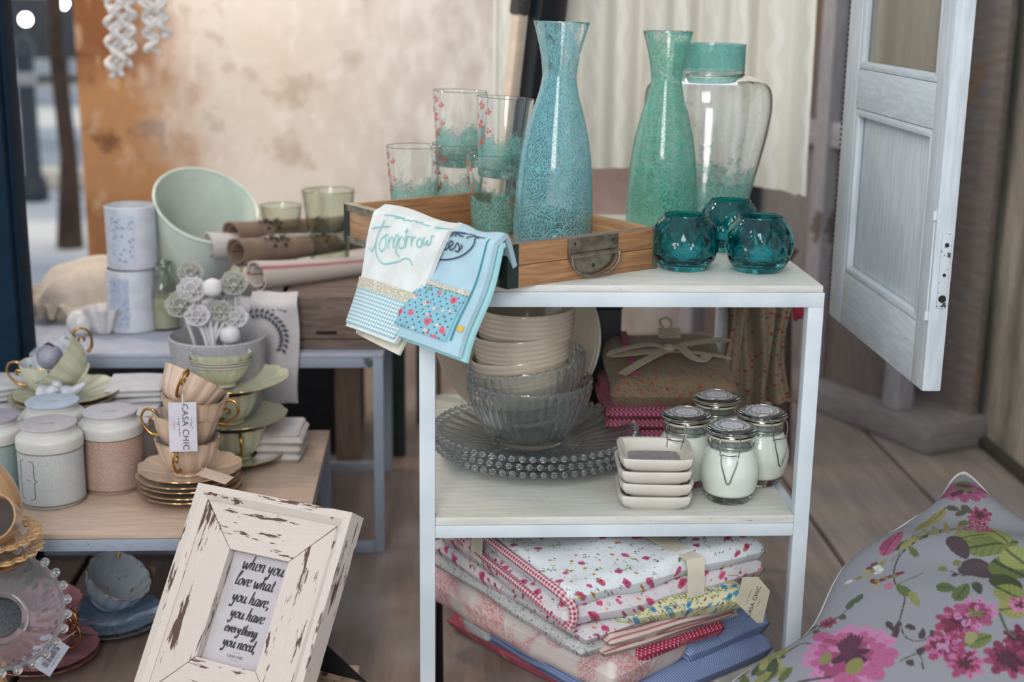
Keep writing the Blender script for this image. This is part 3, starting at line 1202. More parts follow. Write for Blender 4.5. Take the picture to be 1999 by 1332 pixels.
for z in (.008, TH - .008):
    MB().lathe([(0, 0), (.0018, 0), (.0012, .0012), (0, .0014)], 10, rot=Matrix.Rotation(PI / 2, 3, 'X'), at=(.011, -.0012, z)).build('rivet', td, tray)
hm = plain('aged_brass_nickel', '#8f877b', 0.28, 0.9, 0.3, 90)
hx = LA * 0.545
MB().box((hx, -.0015, TH - .013), (.084, .003, .026), .001).build('handle_plate', hm, tray)
pts = [(hx + .040 * math.cos(a), -.003, .030 + .024 * math.sin(a)) for a in np.linspace(PI, 2 * PI, 24)]
hp = MB()
Vh = [(p[0], -.0022, p[2]) for p in pts] + [(p[0], .0, p[2]) for p in pts]
hp.add(Vh, [tuple(range(24)), tuple(range(47, 23, -1))] + [(i, 24 + i, 24 + (i + 1) % 24, (i + 1) % 24) for i in range(24)])
hp.build('handle_backplate', hm, tray)
MB().tube([(hx - .040, -.006, .033)] + [(p[0], -.0085, p[2] - .002) for p in pts] + [(hx + .040, -.006, .033)], .0022, 8).build('bail', hm, tray)
MB().tube([(hx - .041, -.005, .0325), (hx + .041, -.005, .0325)], .0034, 8).build('hinge_barrel', hm, tray)
for dx, z in ((-.032, TH - .008), (.032, TH - .008), (-.032, .034), (0.0, .017)):
    MB().lathe([(0, 0), (.0026, 0), (.0016, .0016), (0, .002)], 10, rot=Matrix.Rotation(PI / 2, 3, 'X'), at=(hx + dx, -.0022, z)).build('rivet', plain('dark_rivet', '#3b342d', .4, .7), tray)
TRZ = TOPZ + .0078

# ================================================================== glassware on the top shelf
CLEAR = glass('clear_inner_glass', (0.985, 1, 0.995))


def carafe(label, loc, k, mt, tilt=(0, 0, 0)):
    t = thing('glass_carafe', label, 'carafe', loc, tilt)
    H = 0.314
    out = smooth_prof([(0, .002), (.045, .0), (.0545, .006), (.0562, .03), (.0548, .07), (.0515, .115), (.0455, .155), (.0365, .19), (.028, .218), (.0243, .238), (.0243, .248), (.0278, .272), (.0335, .295), (.0388, H)], 5)
    out = [(r * k, z * k) for r, z in out]
    inner_material(MB().lathe(shell(out, .0022), 72).build('body', mt, t), 72, len(out) - 1, CLEAR)
    MB().tube([(.0382 * k * math.cos(a), .0382 * k * math.sin(a), H * k + .0006) for a in np.linspace(0, 2 * PI, 49)[:-1]], .0009, 6, closed=True).build('rim', glass('carafe_rim_glass', (0.8, 0.9, 0.9)), t)
    return t


mb_ = printed_glass('blue_lace_print_glass', '#6fb3bb', '#86c4cb', 0.1, 1.15, 190, 0.56, 0.36)
mg_ = printed_glass('green_lace_print_glass', '#5fb49a', '#74c2ad', 0.12, 1.15, 190, 0.57, 0.36)
c1 = carafe('tall glass carafe printed with blue lace, standing in the wooden tray', onz(1077, 484, TRZ), 1.0, mb_, (0, math.radians(1.8), 0.6))
c2 = carafe('glass carafe printed with sea-green lace, behind the tray', onz(1289, 454, TOPZ), 0.975, mg_, (0, 0, 2.0))

jm = printed_glass('faint_green_print_glass', '#79bfb0', '#8ccabb', 0.2, 0.5, 190, 0.40, 0.40, (0.97, 0.985, 0.98))
P = ony(1376, 300, 2.2)
jar = thing('glass_jar', 'big shouldered clear glass jar with a green-printed neck behind the green carafe', 'jar', (P.x, 2.195, TOPZ))
out = smooth_prof([(0, .003), (.058, .0), (.067, .008), (.074, .05), (.088, .11), (.098, .16), (.101, .195), (.095, .222), (.072, .235), (.057, .239), (.0555, .247)], 5)
inner_material(MB().lathe(shell(out, .0026), 72).build('body', jm, jar), 72, len(out) - 1, CLEAR)
nk = printed_glass('green_print_neck_glass', '#6fb8ac', '#86c9bf', 0.0, 2.0, 200, 0.40, 0.2)
MB().lathe([(.0555, .2465), (.0552, .283), (.0562, .287), (.0535, .287), (.0525, .283), (.0527, .2465)], 64).build('neck', nk, jar)

TUM = None


def tumbler(label, loc, rot=(0, 0, 0)):
    global TUM
    if TUM is not None:
        return dup(TUM, loc, rot, label)
    t = thing('glass_tumbler', label, 'tumbler', loc, rot, 'printed tumblers in the tray')
    outp = [(0, .0), (.028, 0), (.0322, .0025), (.0335, .008), (.0372, .05), (.0408, .09), (.0432, .118)]
    outp = smooth_prof(outp, 4)
    prof = outp + [(.0424, .1188), (.0416, .118), (.0392, .09), (.0356, .05), (.0322, .015), (.028, .011), (0, .0105)]
    mt = printed_glass('aqua_lace_tumbler_glass', '#7fbdb6', '#8fc8b9', 0.35, 0.78, 190, 0.34, 0.16)
    inner_material(MB().lathe(prof, 64).build('body', mt, t), 64, len(outp) - 1, CLEAR)
    fl = MB()
    rnd = random.Random(3)
    for cz, ca, s in ((.106, 3.55, 1), (.098, 3.85, .8), (.078, 3.5, 1.1), (.07, 3.9, .7), (.055, 3.6, .9), (.09, 3.3, .7), (.048, 3.4, .6)):
        for p in range(5):
            a = p * 1.257 + rnd.random()
            pts = []
            for q in range(8):
                b = q * PI / 4
                ex, ez = .0042 * s + .0030 * s * math.cos(b), .0019 * s * math.sin(b)
                x_, z_ = ex * math.cos(a) - ez * math.sin(a), ex * math.sin(a) + ez * math.cos(a)
                zz = cz + z_
                r = .0335 + (.0432 - .0335) * zz / .118 + .0007
                an = ca + x_ / r
                pts.append((r * math.cos(an), r * math.sin(an), zz))
            fl.add(pts, [tuple(range(8))], [(0, 0)] * 8)
    fl.build('flower_print', plain('red_flower_enamel', '#bf6058', 0.5, 0, 0.4, 180), t)
    TUM = t
    return t


pA, pB, pC = onz(808, 432, TRZ), onz(893, 425, TRZ), onz(964, 452, TRZ)
tumbler('printed tumbler standing singly in the tray, apart from the two nested pairs', pA)
tumbler('lower printed tumbler of the nested pair behind the single glass', pB, (0, 0, .3))
tumbler('lower printed tumbler of the nested pair beside the blue carafe', pC, (0, 0, -.2))
tumbler('upper printed tumbler nested in the glass behind the single one', pB + Vector((0, .0, .083)), (0, math.radians(1.5), 0.1))
tumbler('upper tilted printed tumbler nested in the glass beside the blue carafe', pC + Vector((.008, 0, .083)), (0, math.radians(3.5), 0.2))

# teal cut-glass votives
def votive_flute(th, r, z, i):
    if r < .02 or z > .066:
        return r, z
    t = z / .073
    a = th * 10 / (2 * PI)
    fr = abs((a % 1.0) - .5) * 2
    leaf = max(0.0, 1 - abs(t - .58) / .30 - fr * .9)
    zig = max(0.0, 1 - abs(t - (.25 + .07 * fr)) / .05)
    low = max(0.0, .22 - t) * 2.0 * (fr - .5)
    return r - .0026 * min(leaf * 2.4, 1) - .0016 * zig + .0030 * low, z


vg = glass('teal_glass', '#3fb9bf', 0.0, 1.4)
VOT = None
for px, py, lb, k in ((1335, 524, 'round teal cut-glass votive touching the tray corner', 1.0), (1479, 528, 'round teal cut-glass votive near the bare shelf corner', 1.0), (1421, 487, 'round teal cut-glass votive standing behind the other two', 0.98)):
    P = onz(px, py, TOPZ)
    if VOT is None:
        t = thing('votive_holder', lb, 'candle holder', P, (0, 0, .4), 'teal votives on the top shelf')
        out = smooth_prof([(0, .0035), (.02, .003), (.027, .0), (.034, .005), (.0425, .018), (.0465, .034), (.0445, .05), (.0385, .063), (.0308, .0715), (.0303, .0735)], 4)
        inn = [(.0288, .0738), (.0288, .0715), (.036, .0625), (.0418, .05), (.0434, .034), (.039, .019), (.030, .0105), (.02, .009), (0, .009)]
        V, Fc, uv = lathe_geo(out[:30] + out[30:] + smooth_prof(inn, 3), 120, lambda th, r, z, i: votive_flute(th, r, z, i if i < 34 else 99) if i < 34 else (r, z))
        mesh_obj('bowl', V, Fc, vg, t, uv, 12)
        MB().tube([(.0296 * math.cos(a), .0296 * math.sin(a), .0738) for a in np.linspace(0, 2 * PI, 49)[:-1]], .0009, 6, closed=True).build('rim', glass('teal_rim_glass', '#2c9aa2'), t)
        MB().lathe([(0, .0095), (.0175, .0095), (.0182, .011), (.0182, .021), (.017, .0222), (0, .0215)], 24).build('tealight', plain('white_tealight_wax', '#d9e6e4', .5), t)
        VOT = t
    else:
        dup(VOT, P, (0, 0, 1.1 * px), lb, k)

# ================================================================== tea towels over the tray's side
TMI = Matrix.Translation(tray.location) @ Matrix.Rotation(th, 4, 'Z')
inv = TMI.inverted()
dT = Vector((-0.44, 0, -0.90)).normalized()
nT = Vector((-0.90, 0, 0.44)).normalized()
rim0 = Vector((-.006, 0, TH + .003))
nW = TMI.to_3x3() @ nT
pW = TMI @ rim0


def loc_(px, py, lift=0.0):
    q = inv @ onplane(px, py, pW + nW * lift, nW)
    return q.y, (q - rim0).dot(dT)


def towel(name, label, top, bot, mt, seed, lift, tuck=.075):
    """top/bot: pixel corners (left, right); returns fn(u, s) with s in 0..1 down the hanging part"""
    (ya, sa), (yb, sb) = loc_(*top[0], lift), loc_(*top[1], lift)
    (yc, sc), (yd, sd) = loc_(*bot[0], lift), loc_(*bot[1], lift)
    t = thing(name, label, 'tea towel', tray.location, (0, 0, th))

    def hang(u, s, off=0.0):
        y0 = ya + (yb - ya) * u
        y1 = yc + (yd - yc) * u
        S1 = sc + (sd - sc) * u
        y = y0 + (y1 - y0) * s
        d = S1 * s
        w = lift + .004 * math.sin(u * 5 + seed) * s + .003 * math.sin(s * 7 + seed) + .010 * s * math.sin(PI * u)
        # round over the rim near s=0
        r = .012
        p = rim0 + dT * d + nT * (w + off)
        if d < r:
            k = (r - d) / r
            p = p + Vector((.006 * k * k, 0, -.006 * k * k + .001))
        return (p.x, y, p.z)

    def full(u, v):
        if v < .22:
            k = 1 - v / .22
            p = hang(u, 0.0)
            y = ya + (yb - ya) * u
            return (p[0] + .006 + tuck * k, y + .02 * k, p[2] + .004 - .046 * k ** 1.3 + .003 * math.sin(u * 6 + seed))
        return hang(u, (v - .22) / .78)
    L = sc
    wd = abs(yb - ya)
    sheet_obj('towel_cloth', full, 40, 70, wd, L * 1.25, .007, mt, t, 60)
    return t, hang, wd, L


t1, h1, w1, L1 = towel('tea_towel', 'white embroidered tea towel with a pale gingham hem, draped over the tray', ((733, 418), (886, 446)), ((684, 640), (772, 672)), fabric('white_towel_linen', '#cfd2cf'), 0.3, .033)
GNG = gingham('aqua_gingham', '#cdd5d4', '#6d9cab', .0052)
sheet_obj('gingham_hem', lambda u, v: h1(.0 + .98 * u, .66 + .31 * v, .0045), 30, 30, w1 * .75, L1 * .31, .003, GNG, t1)
lace = G('ivory_lace_trim')
_v = lace.vor(lace.uv(), 300, 'DISTANCE_TO_EDGE')
_c = lace.mix(lace.step(_v.outputs[0], .06, .16), '#cdc7b4', '#a59e8d')
LACE = lace.done(lace.bsdf(_c, .9, 0, lace.bump(_v.outputs[0], .6, .003)))
sheet_obj('lace_band', lambda u, v: h1(.0 + 1.0 * u, .585 + .085 * v, .005), 30, 8, w1, L1 * .08, .003, LACE, t1)
aq = plain('aqua_embroidery', '#79bdb9', .8)


def stitch(traces, corners, hang, lift, parent, m, wmax, wmin):
    """embroidery strokes read off the photograph and laid on the hanging cloth"""
    (ya, sa), (yb, sb), (yc, sc), (yd, sd) = corners
    p_off = pW + nW * lift
    for tr_ in traces:
        pts = []
        for cx_, cy_ in catmull(tr_, 6):
            q = inv @ onplane(715 + cx_ / 5.49, 405 + cy_ / 5.49, p_off, nW)
            d = (q - rim0).dot(dT)
            u, s_ = .5, .3
            if d < .012:
                d = .012 + (d - .012) * .6
            for _ in range(8):
                s_ = d / (sc + (sd - sc) * u)
                den = (yb - ya) + ((yd - yc) - (yb - ya)) * s_
                u = (q.y - (ya + (yc - ya) * s_)) / den
            pts.append((u, s_))
        wd, L = abs(yb - ya), sc
        ss_ = [[(u * wd, s2 * L) for u, s2 in pts]]
        V, Fc = ribbons(ss_, lambda x, y: hang(x / wd, y / L, .0056), wmax, wmin)
        mesh_obj('embroidery', V, Fc, m, parent, None, 0)


TW1 = [loc_(733, 418, .033), loc_(886, 446, .033), loc_(684, 640, .033), loc_(772, 672, .033)]
TW2 = [loc_(884, 446, .025), loc_(976, 464, .025), loc_(767, 652, .025), loc_(902, 700, .025)]
WORD1 = [
    [(215, 140), (180, 230), (140, 330), (120, 420), (125, 500), (165, 580), (215, 615), (300, 605), (380, 580), (430, 555), (480, 570), (495, 630)],
    [(80, 235), (160, 220), (280, 212)], [(40, 440), (70, 470), (105, 430), (140, 350)],
    [(240, 310), (190, 350), (165, 420), (180, 480), (220, 460), (240, 390), (230, 320), (260, 300)],
    [(268, 320), (266, 400), (260, 460)], [(265, 400), (300, 330), (320, 360), (318, 450)], [(318, 400), (350, 310), (375, 330), (348, 430), (345, 500), (380, 540)],
    [(410, 320), (375, 370), (380, 440), (420, 440), (440, 380), (415, 325)],
    [(450, 305), (446, 370), (444, 440)], [(447, 380), (465, 325), (490, 322)], [(450, 235), (465, 258), (440, 268), (460, 290)],
    [(508, 312), (504, 370), (502, 435)], [(505, 380), (524, 332), (550, 330)],
    [(590, 335), (560, 380), (570, 430), (605, 420), (610, 360), (590, 335)],
    [(640, 320), (625, 380), (640, 410), (670, 360), (665, 410), (700, 390), (715, 310), (740, 320)],
    [(205, 85), (260, 66), (340, 72), (400, 86)], [(320, 120), (380, 96), (430, 92)], [(400, 135), (440, 135), (480, 110)],
    [(470, 152), (520, 116), (560, 120)], [(540, 155), (590, 138), (620, 124)], [(600, 162), (700, 190)],
    [(740, 205), (790, 184), (830, 195), (780, 215), (750, 210)], [(830, 197), (905, 180)]]
WORD2 = [
    [(895, 330), (940, 262), (1000, 226), (1080, 220)], [(925, 320), (960, 272), (1010, 244)], [(960, 315), (1020, 262), (1120, 236), (1190, 246)],
    [(1000, 302), (1060, 320)], [(1085, 340), (1130, 300), (1200, 277), (1290, 276)],
    [(818, 428), (858, 408), (872, 378), (850, 364), (828, 405), (842, 452), (882, 434)], [(882, 434), (920, 410), (936, 380), (914, 366), (890, 410), (906, 458), (946, 440)], [(946, 440), (986, 385), (1002, 430), (988, 474), (950, 466)],
    [(985, 470), (1030, 430), (1025, 400)],
    [(1240, 277), (1190, 320), (1160, 400), (1110, 460), (1020, 520), (920, 550), (820, 560), (735, 550)]]
stitch(WORD1, TW1, h1, .039, t1, aq, .0021, .0013)
sheet_obj('underside_fold', lambda u, v: h1(.02 + .95 * u, .60 + .47 * v - .05 * (1 - u) * v, -.012 - .004 * v), 20, 16, w1, L1 * .4, .004, fabric('cream_towel_back', '#cfcab8'), t1)

t2, h2, w2, L2 = towel('tea_towel', 'pale blue embroidered tea towel with a rose-print patch, draped at the tray corner', ((884, 446), (976, 464)), ((767, 652), (902, 700)), fabric('pale_blue_towel_linen', '#9fbdc9'), 1.9, .025, .03)
sheet_obj('aqua_backing', lambda u, v: h2(-.02 + 1.05 * u, .02 + 1.0 * v, -.0085), 30, 40, w2, L2, .005, fabric('aqua_towel_backing', '#9ccdd0'), t2)
FL2 = ditsy('blue_rose_patch', '#7aaebd', ['#c4566d', '#d8b7a8', '#b8485f'], ['#5d7a55', '#476b5c'], .017, .22, .22, None, '#2b4f63')
sheet_obj('rose_patch', lambda u, v: h2(.03 + .80 * u, .52 + .40 * v, .0045), 30, 30, w2 * .8, L2 * .4, .003, FL2, t2)
sheet_obj('lace_edging', lambda u, v: h2(.03 + .83 * u, .485 + .035 * v, .0055), 30, 6, w2 * .8, L2 * .035, .003, LACE, t2)
nv = plain('navy_embroidery', '#23344f', .8)
stitch(WORD2, TW2, h2, .031, t2, nv, .0024, .0015)
sheet_obj('fold_line_piping', lambda u, v: h2(.86 + .025 * u, .0 + .9 * v, .0036), 4, 40, .01, L2, .002, fabric('teal_piping', '#2d7f8b'), t2)  # dark teal strip along the towel's right fold line
sheet_obj('care_label', lambda u, v: h2(.90 + .08 * u, .76 + .05 * v, .0045), 4, 4, .02, .015, .001, plain('yellow_care_label', '#c9a64a', .8), t2)

# ================================================================== middle shelf
PC = onz(1047, 868, MIDZ + .02)
PL = None
gp = pressed_glass('pressed_plate_glass', milk=.07)
NPL = 3
for k in range(NPL):
    loc = (PC.x + .002 * math.sin(k * 2), PC.y, MIDZ + .0115 * k)
    lb = ('pressed-glass beaded plate lying on the shelf, lowest of its stack', 'pressed-glass beaded plate in the middle of its stack', 'pressed-glass beaded plate on top of its stack, carrying the glass bowls')[k]
    if PL is None:
        t = thing('glass_plate', lb, 'plate', loc, (0, 0, 0), 'stacked glass plates')
        prof = [(0, .0), (.055, .0), (.068, .0005), (.085, .004), (.105, .0085), (.125, .0135), (.143, .019), (.1505, .0215), (.1515, .024), (.1495, .0262), (.143, .0245), (.125, .019), (.105, .0138), (.085, .0092), (.068, .0062), (.055, .0058), (.03, .0055), (0, .0055)]

        def pf(th_, r, z, i):
            if r > .14:
                return r + .0016 * math.cos(64 * th_), z + .0011 * math.cos(64 * th_)
            if r > .08:
                return r, z + .0020 * math.cos(32 * th_) * (1 if i < 9 else .4)
            if r > .02:
                return r, z + (.0006 * math.cos(48 * th_) if i > 8 else 0)
            return r, z
        V, Fc, uv = lathe_geo(prof, 320, pf)
        mesh_obj('disc', V, Fc, gp, t, uv, 15)
        bd = MB()
        for q in range(64):
            a = q * 2 * PI / 64
            bd.lathe(arc(0, 0,   .0046, .0046, -90, 90, 4), 8, at=(.1505 * math.cos(a), .1505 * math.sin(a), .0245))
        tag(bd.build('beaded_rim', gp, t), kind='stuff')
        PL = t
    else:
        dup(PL, loc, (0, 0, .05 * k), lb)
ztop = MIDZ + .0115 * (NPL - 1) + .0058
gb = pressed_glass('pressed_bowl_glass', milk=.06)


def bowl_flute(th_, r, z, i):
    if .02 < z < .085:
        return r + .0030 * abs(math.cos(20 * th_)), z
    if z >= .085:
        return r + .0014 * math.cos(40 * th_), z + .0014 * math.cos(40 * th_)
    return r, z


t = thing('glass_bowl', 'ribbed pressed-glass bowl standing on the glass plates', 'bowl', (PC.x - .012, PC.y - .002, ztop))
pr = smooth_prof([(0, .003), (.045, .001), (.052, .0), (.060, .010), (.0745, .035), (.086, .065), (.0915, .088), (.0935, .094)], 4)
V, Fc, uv = lathe_geo(pr + [(.0915, .0952), (.0895, .092), (.0865, .08), (.0812, .062), (.0700, .035), (.056, .014), (.045, .0085), (0, .008)], 240, bowl_flute)
mesh_obj('wall', V, Fc, gb, t, uv, 15)
MB().tube([(.0925 * math.cos(a), .0925 * math.sin(a), .0945) for a in np.linspace(0, 2 * PI, 97)[:-1]], .0018, 6, closed=True).build('rim', gb, t)
t_b = thing('glass_bowl', 'second ribbed glass bowl nested askew inside the lower one', 'bowl', (PC.x - .004, PC.y + .004, ztop + .034), (0, math.radians(-9), 0))
V = [(x * .95, y * .95, z * .95) for x, y, z in V]
mesh_obj('wall', V, Fc, gb, t_b, uv, 15)
MB().tube([(.0880 * math.cos(a), .0880 * math.sin(a), .0900) for a in np.linspace(0, 2 * PI, 97)[:-1]], .0018, 6, closed=True).build('rim', gb, t_b)

cm_ = plain('cream_glazed_stoneware', '#b9aa97', 0.16, 0, 0.08, 20, 0, Coat_Weight=0.3)


def ribbed(pts):
    out = []
    for (r0, z0), (r1, z1), nrib in pts:
        for k in range(nrib * 4):
            t = k / (nrib * 4)
            out.append((r0 + (r1 - r0) * t + .0011 * abs(math.sin(PI * nrib * t)), z0 + (z1 - z0) * t))
    return out


cb = [(0, .002), (.030, 0), (.036, 0), (.038, .004), (.05, .012), (.062, .026), (.0675, .038)] + ribbed([((.0685, .040), (.0715, .083), 6)]) + [(.0722, .0845)]
cbp = cb + [(.0712, .0855), (.0695, .083), (.0665, .045), (.058, .026), (.045, .014), (.03, .007), (0, .0065)]
CB = None
BX, BY = PC.x - .014, PC.y + .0
for k, (dx, dz, ty, lb) in enumerate(((.000, .052, -9.5, 'cream ribbed bowl resting askew in the glass bowls, lowest of three'), (-.003, .086, -6.0, 'cream ribbed bowl in the middle of the tilted stack of three'), (-.004, .120, -1.0, 'cream ribbed bowl on top of the tilted stack of three'))):
    loc = (BX + dx, BY, ztop + dz)
    if CB is None:
        t = thing('cream_bowl', lb, 'bowl', loc, (0, math.radians(ty), 0), 'stacked cream bowls')
        MB().lathe(cbp, 72).build('wall', cm_, t, 50)
        CB = t
    else:
        dup(CB, loc, (0, math.radians(ty), .3 * k), lb)
# big cream plate leaning behind
Pp = ony(1011, 742, 2.16)
t = thing('cream_plate', 'large cream plate with a grooved rim standing upright behind the bowls', 'plate', (Pp.x, 2.15, MIDZ + .002), (math.radians(78), 0, 0))
R_ = .134
pr = [(0, 0), (.08, 0), (.088, .003), (.092, .006)] + ribbed([((.094, .0065), (.130, .016), 5)]) + [(R_, .018), (R_ - .001, .0205), (.128, .0195)] + [(r, z + .0045) for r, z in ribbed([((.130, .016), (.094, .0065), 5)])] + [(.088, .008), (.08, .0055), (0, .005)]
MB().lathe([(r, z) for r, z in pr], 96, at=(0, R_, 0)).build('disc', cm_, t, 50)
MB().lathe([(.075, -.004), (.08, -.005), (.08, .001), (.075, .001)], 64, at=(0, R_, 0)).build('foot_ring', cm_, t)

# square dishes
SQ = None
ps = onz(1274, 978, MIDZ)
sqm = plain('white_porcelain', '#c6c1b6', 0.25, 0, 0.06, 15)
for k in range(4):
    nm_ = ('lowest', 'second from the bottom', 'third from the bottom', 'topmost')[k]
    loc = (ps.x + .002 * math.sin(2.1 * k), ps.y + .002 * math.cos(k), MIDZ + .0182 * k)
    lb = 'small square white porcelain dish, ' + nm_ + ' of the stack by the candle jars'
    if SQ is None:
        t = thing('square_dish', lb, 'dish', loc, (0, 0, math.radians(-3)), 'stacked square dishes')
        # rounded-square lofted shell
        rings = []

        def rsq(h, z, rc=.35):
            pts = []
            for a in range(32):
                q = 2 * PI * a / 32
                c, s_ = math.cos(q), math.sin(q)
                e = 7.0
                rr = h / ((abs(c) ** e + abs(s_) ** e) ** (1 / e))
                pts.append((rr * c, rr * s_, z))
            return pts
        lv = [(.0005, 0), (.035, 0), (.037, .0), (.0378, .002), (.045, .006), (.0492, .013), (.0508, .0208), (.0502, .0225), (.0462, .0220), (.0435, .017), (.040, .0095), (.036, .0065), (.0005, .006)]
        for h, z in lv:
            rings += rsq(h, z)
        F_ = [(i * 32 + j, i * 32 + (j + 1) % 32, (i + 1) * 32 + (j + 1) % 32, (i + 1) * 32 + j) for i in range(len(lv) - 1) for j in range(32)]
        mesh_obj('tray_body', rings, F_, sqm, t, box_uv(rings, F_), 40)
        in_ = [p for p in rsq(.0355, .0067)]
        mesh_obj('worn_base', in_, [tuple(range(32))], plain('grey_scuffed_glaze', '#8f8d8c', .5, 0, .25, 200), t, None, 0)
        SQ = t
    else:
        dup(SQ, loc, (0, 0, math.radians((-3, -4.5, -2, -3.5)[k])), lb)

# candle jars
jg = glass('candle_jar_glass', (0.93, 0.985, 0.97), 0.0, 1.45)
wax = plain('white_wax_in_glass', '#c9d0c6', 0.45, 0, 0.03, 20, 0, Coat_Weight=1.0, Coat_Roughness=0.02)
wire = plain('steel_wire', '#9a9a98', 0.25, 1.0, 0.2)
gkt = plain('rubber_gasket', '#c9c3b0', 0.6)


def m_label(name):
    g = G(name)
    x, y, _ = g.sep(g.ob())
    r = g.m('SQRT', g.m('ADD', g.m('MULTIPLY', x, x), g.m('MULTIPLY', y, y)))
    an = g.m('ARCTAN2', y, x)
    ring = g.step(g.m('ABSOLUTE', g.m('SUBTRACT', r, .0165)), .0004, .0008, 1, 0)
    orn = g.m('MULTIPLY', g.step(g.m('ABSOLUTE', g.m('SUBTRACT', r, g.m('ADD', .0195, g.m('MULTIPLY', g.m('SINE', g.m('MULTIPLY', an, 16)), .0012)))), .0006, .0012, 1, 0), 1.0)
    tx = g.m('MULTIPLY', g.step(g.noise(g.mp(g.ob(), (700, 250, 1)), 1, 2), .52, .58), g.m('MULTIPLY', g.step(r, .011, .012, 1, 0), g.step(g.m('SINE', g.m('MULTIPLY', y, 1300)), 0, .3)))
    k = g.m('MAXIMUM', g.m('MAXIMUM', ring, orn), tx)
    return g.done(g.bsdf(g.mix(k, '#d3d3d6', '#45405a'), .6))


lbm = m_label('printed_round_label')
JAR = None
for px, py, rot, lb in ((1421, 974, -.25, 'round wire-clip candle jar standing in front of the other three'), (1334, 944, -.55, 'round wire-clip candle jar beside the square dishes'), (1480, 940, .5, 'round wire-clip candle jar next to the right leg of the stand'), (1392, 905, 2.9, 'round wire-clip candle jar at the back of the four, below the bundle')):
    P = onz(px, py, MIDZ)
    if JAR is None:
        t = thing('candle_jar', lb, 'candle', P, (0, 0, rot), 'wire-clip candle jars')
        out = smooth_prof([(0, .003), (.02, .0015), (.0265, .0), (.0295, .004), (.0355, .016), (.0405, .036), (.0405, .05), (.0365, .066), (.031, .076), (.0295, .081), (.0305, .085), (.0305, .092)], 4)
        inn = smooth_prof([(.0280, .092), (.0280, .081), (.0295, .0755), (.035, .0655), (.0388, .05), (.0388, .036), (.034, .018), (.029, .0115), (.02, .010), (0, .0098)], 4)
        lo_ = [p for p in out if p[1] <= .0125]
        MB().lathe(lo_ + [(lo_[-1][0] - .001, .0128), (0, .0126)], 64).build('glass_base', jg, t, 60)
        bo_ = [p for p in out if .0125 < p[1] < .0775]
        MB().lathe([(0, .0127), (bo_[0][0] - .002, .0128)] + bo_ + [(bo_[-1][0] - .003, .0775), (0, .0772)], 64).build('wax', wax, t, 60)
        nk2 = [p for p in out if p[1] >= .0775]
        MB().lathe(nk2 + [(.0280, .092), (.0280, .0775), nk2[0]], 64).build('glass_neck', jg, t, 60)
        MB().tube([(.0298 * math.cos(a), .0298 * math.sin(a), .0938) for a in np.linspace(0, 2 * PI, 41)[:-1]], .0018, 6, closed=True).build('gasket', gkt, t)
        ld = [(0, .0955), (.0305, .0955), (.0335, .0965), (.0345, .1005), (.0335, .1045), (.030, .1065), (.0245, .1068), (0, .1068)]
        lid = MB().lathe(ld, 64).build('lid', jg, t, 50)
        sc_ = []
        for q in range(96):
            a = 2 * PI * q / 96
            r = .0232 + .0007 * math.cos(16 * a)
            sc_.append((r * math.cos(a), r * math.sin(a), .1071))
        mesh_obj('label', sc_, [tuple(range(96))], lbm, lid, None, 0)
        # wires: neck band, top loop and front closing loop
        MB().tube([(.0312 * math.cos(a), .0312 * math.sin(a), .0825) for a in np.linspace(0, 2 * PI, 49)[:-1]], .0008, 6, closed=True).build('neck_wire', wire, t)
        MB().tube([(.0350 * math.cos(a), .0350 * math.sin(a), .0998) for a in np.linspace(0, 2 * PI, 49)[:-1]], .0008, 6, closed=True).build('lid_wire', wire, t)
        fy = -.0362
        MB().tube([tuple(p) for p in catmull([(-.0125, -.0325, .0998), (-.0135, fy - .002, .094), (-.0125, fy - .003, .080), (-.012, fy - .003, .0745), (-.009, fy - .004, .0765), (-.006, fy - .005, .076), (0, fy - .005, .0755), (.006, fy - .005, .076), (.009, fy - .004, .0765), (.012, fy - .003, .0745), (.0125, fy - .003, .080), (.0135, fy - .002, .094), (.0125, -.0325, .0998)], 6)], .0008, 6).build('front_wire', wire, t)
        MB().tube([tuple(p) for p in catmull([(-.0105, fy - .004, .0765), (-.0105, fy - .0065, .066), (-.006, fy - .0075, .050), (-.002, fy - .0065, .0375), (.002, fy - .0065, .0375), (.006, fy - .0075, .050), (.0105, fy - .0065, .066), (.0105, fy - .004, .0765)], 6)], .0009, 6).build('closing_loop', wire, t)
        MB().tube([(-.006, .034, .083), (-.007, .039, .09), (-.005, .038, .100), (.005, .038, .100), (.007, .039, .09), (.006, .034, .083)], .0009, 6).build('hinge_wire', wire, t)
        JAR = t
    else:
        dup(JAR, P, (0, 0, rot), lb)


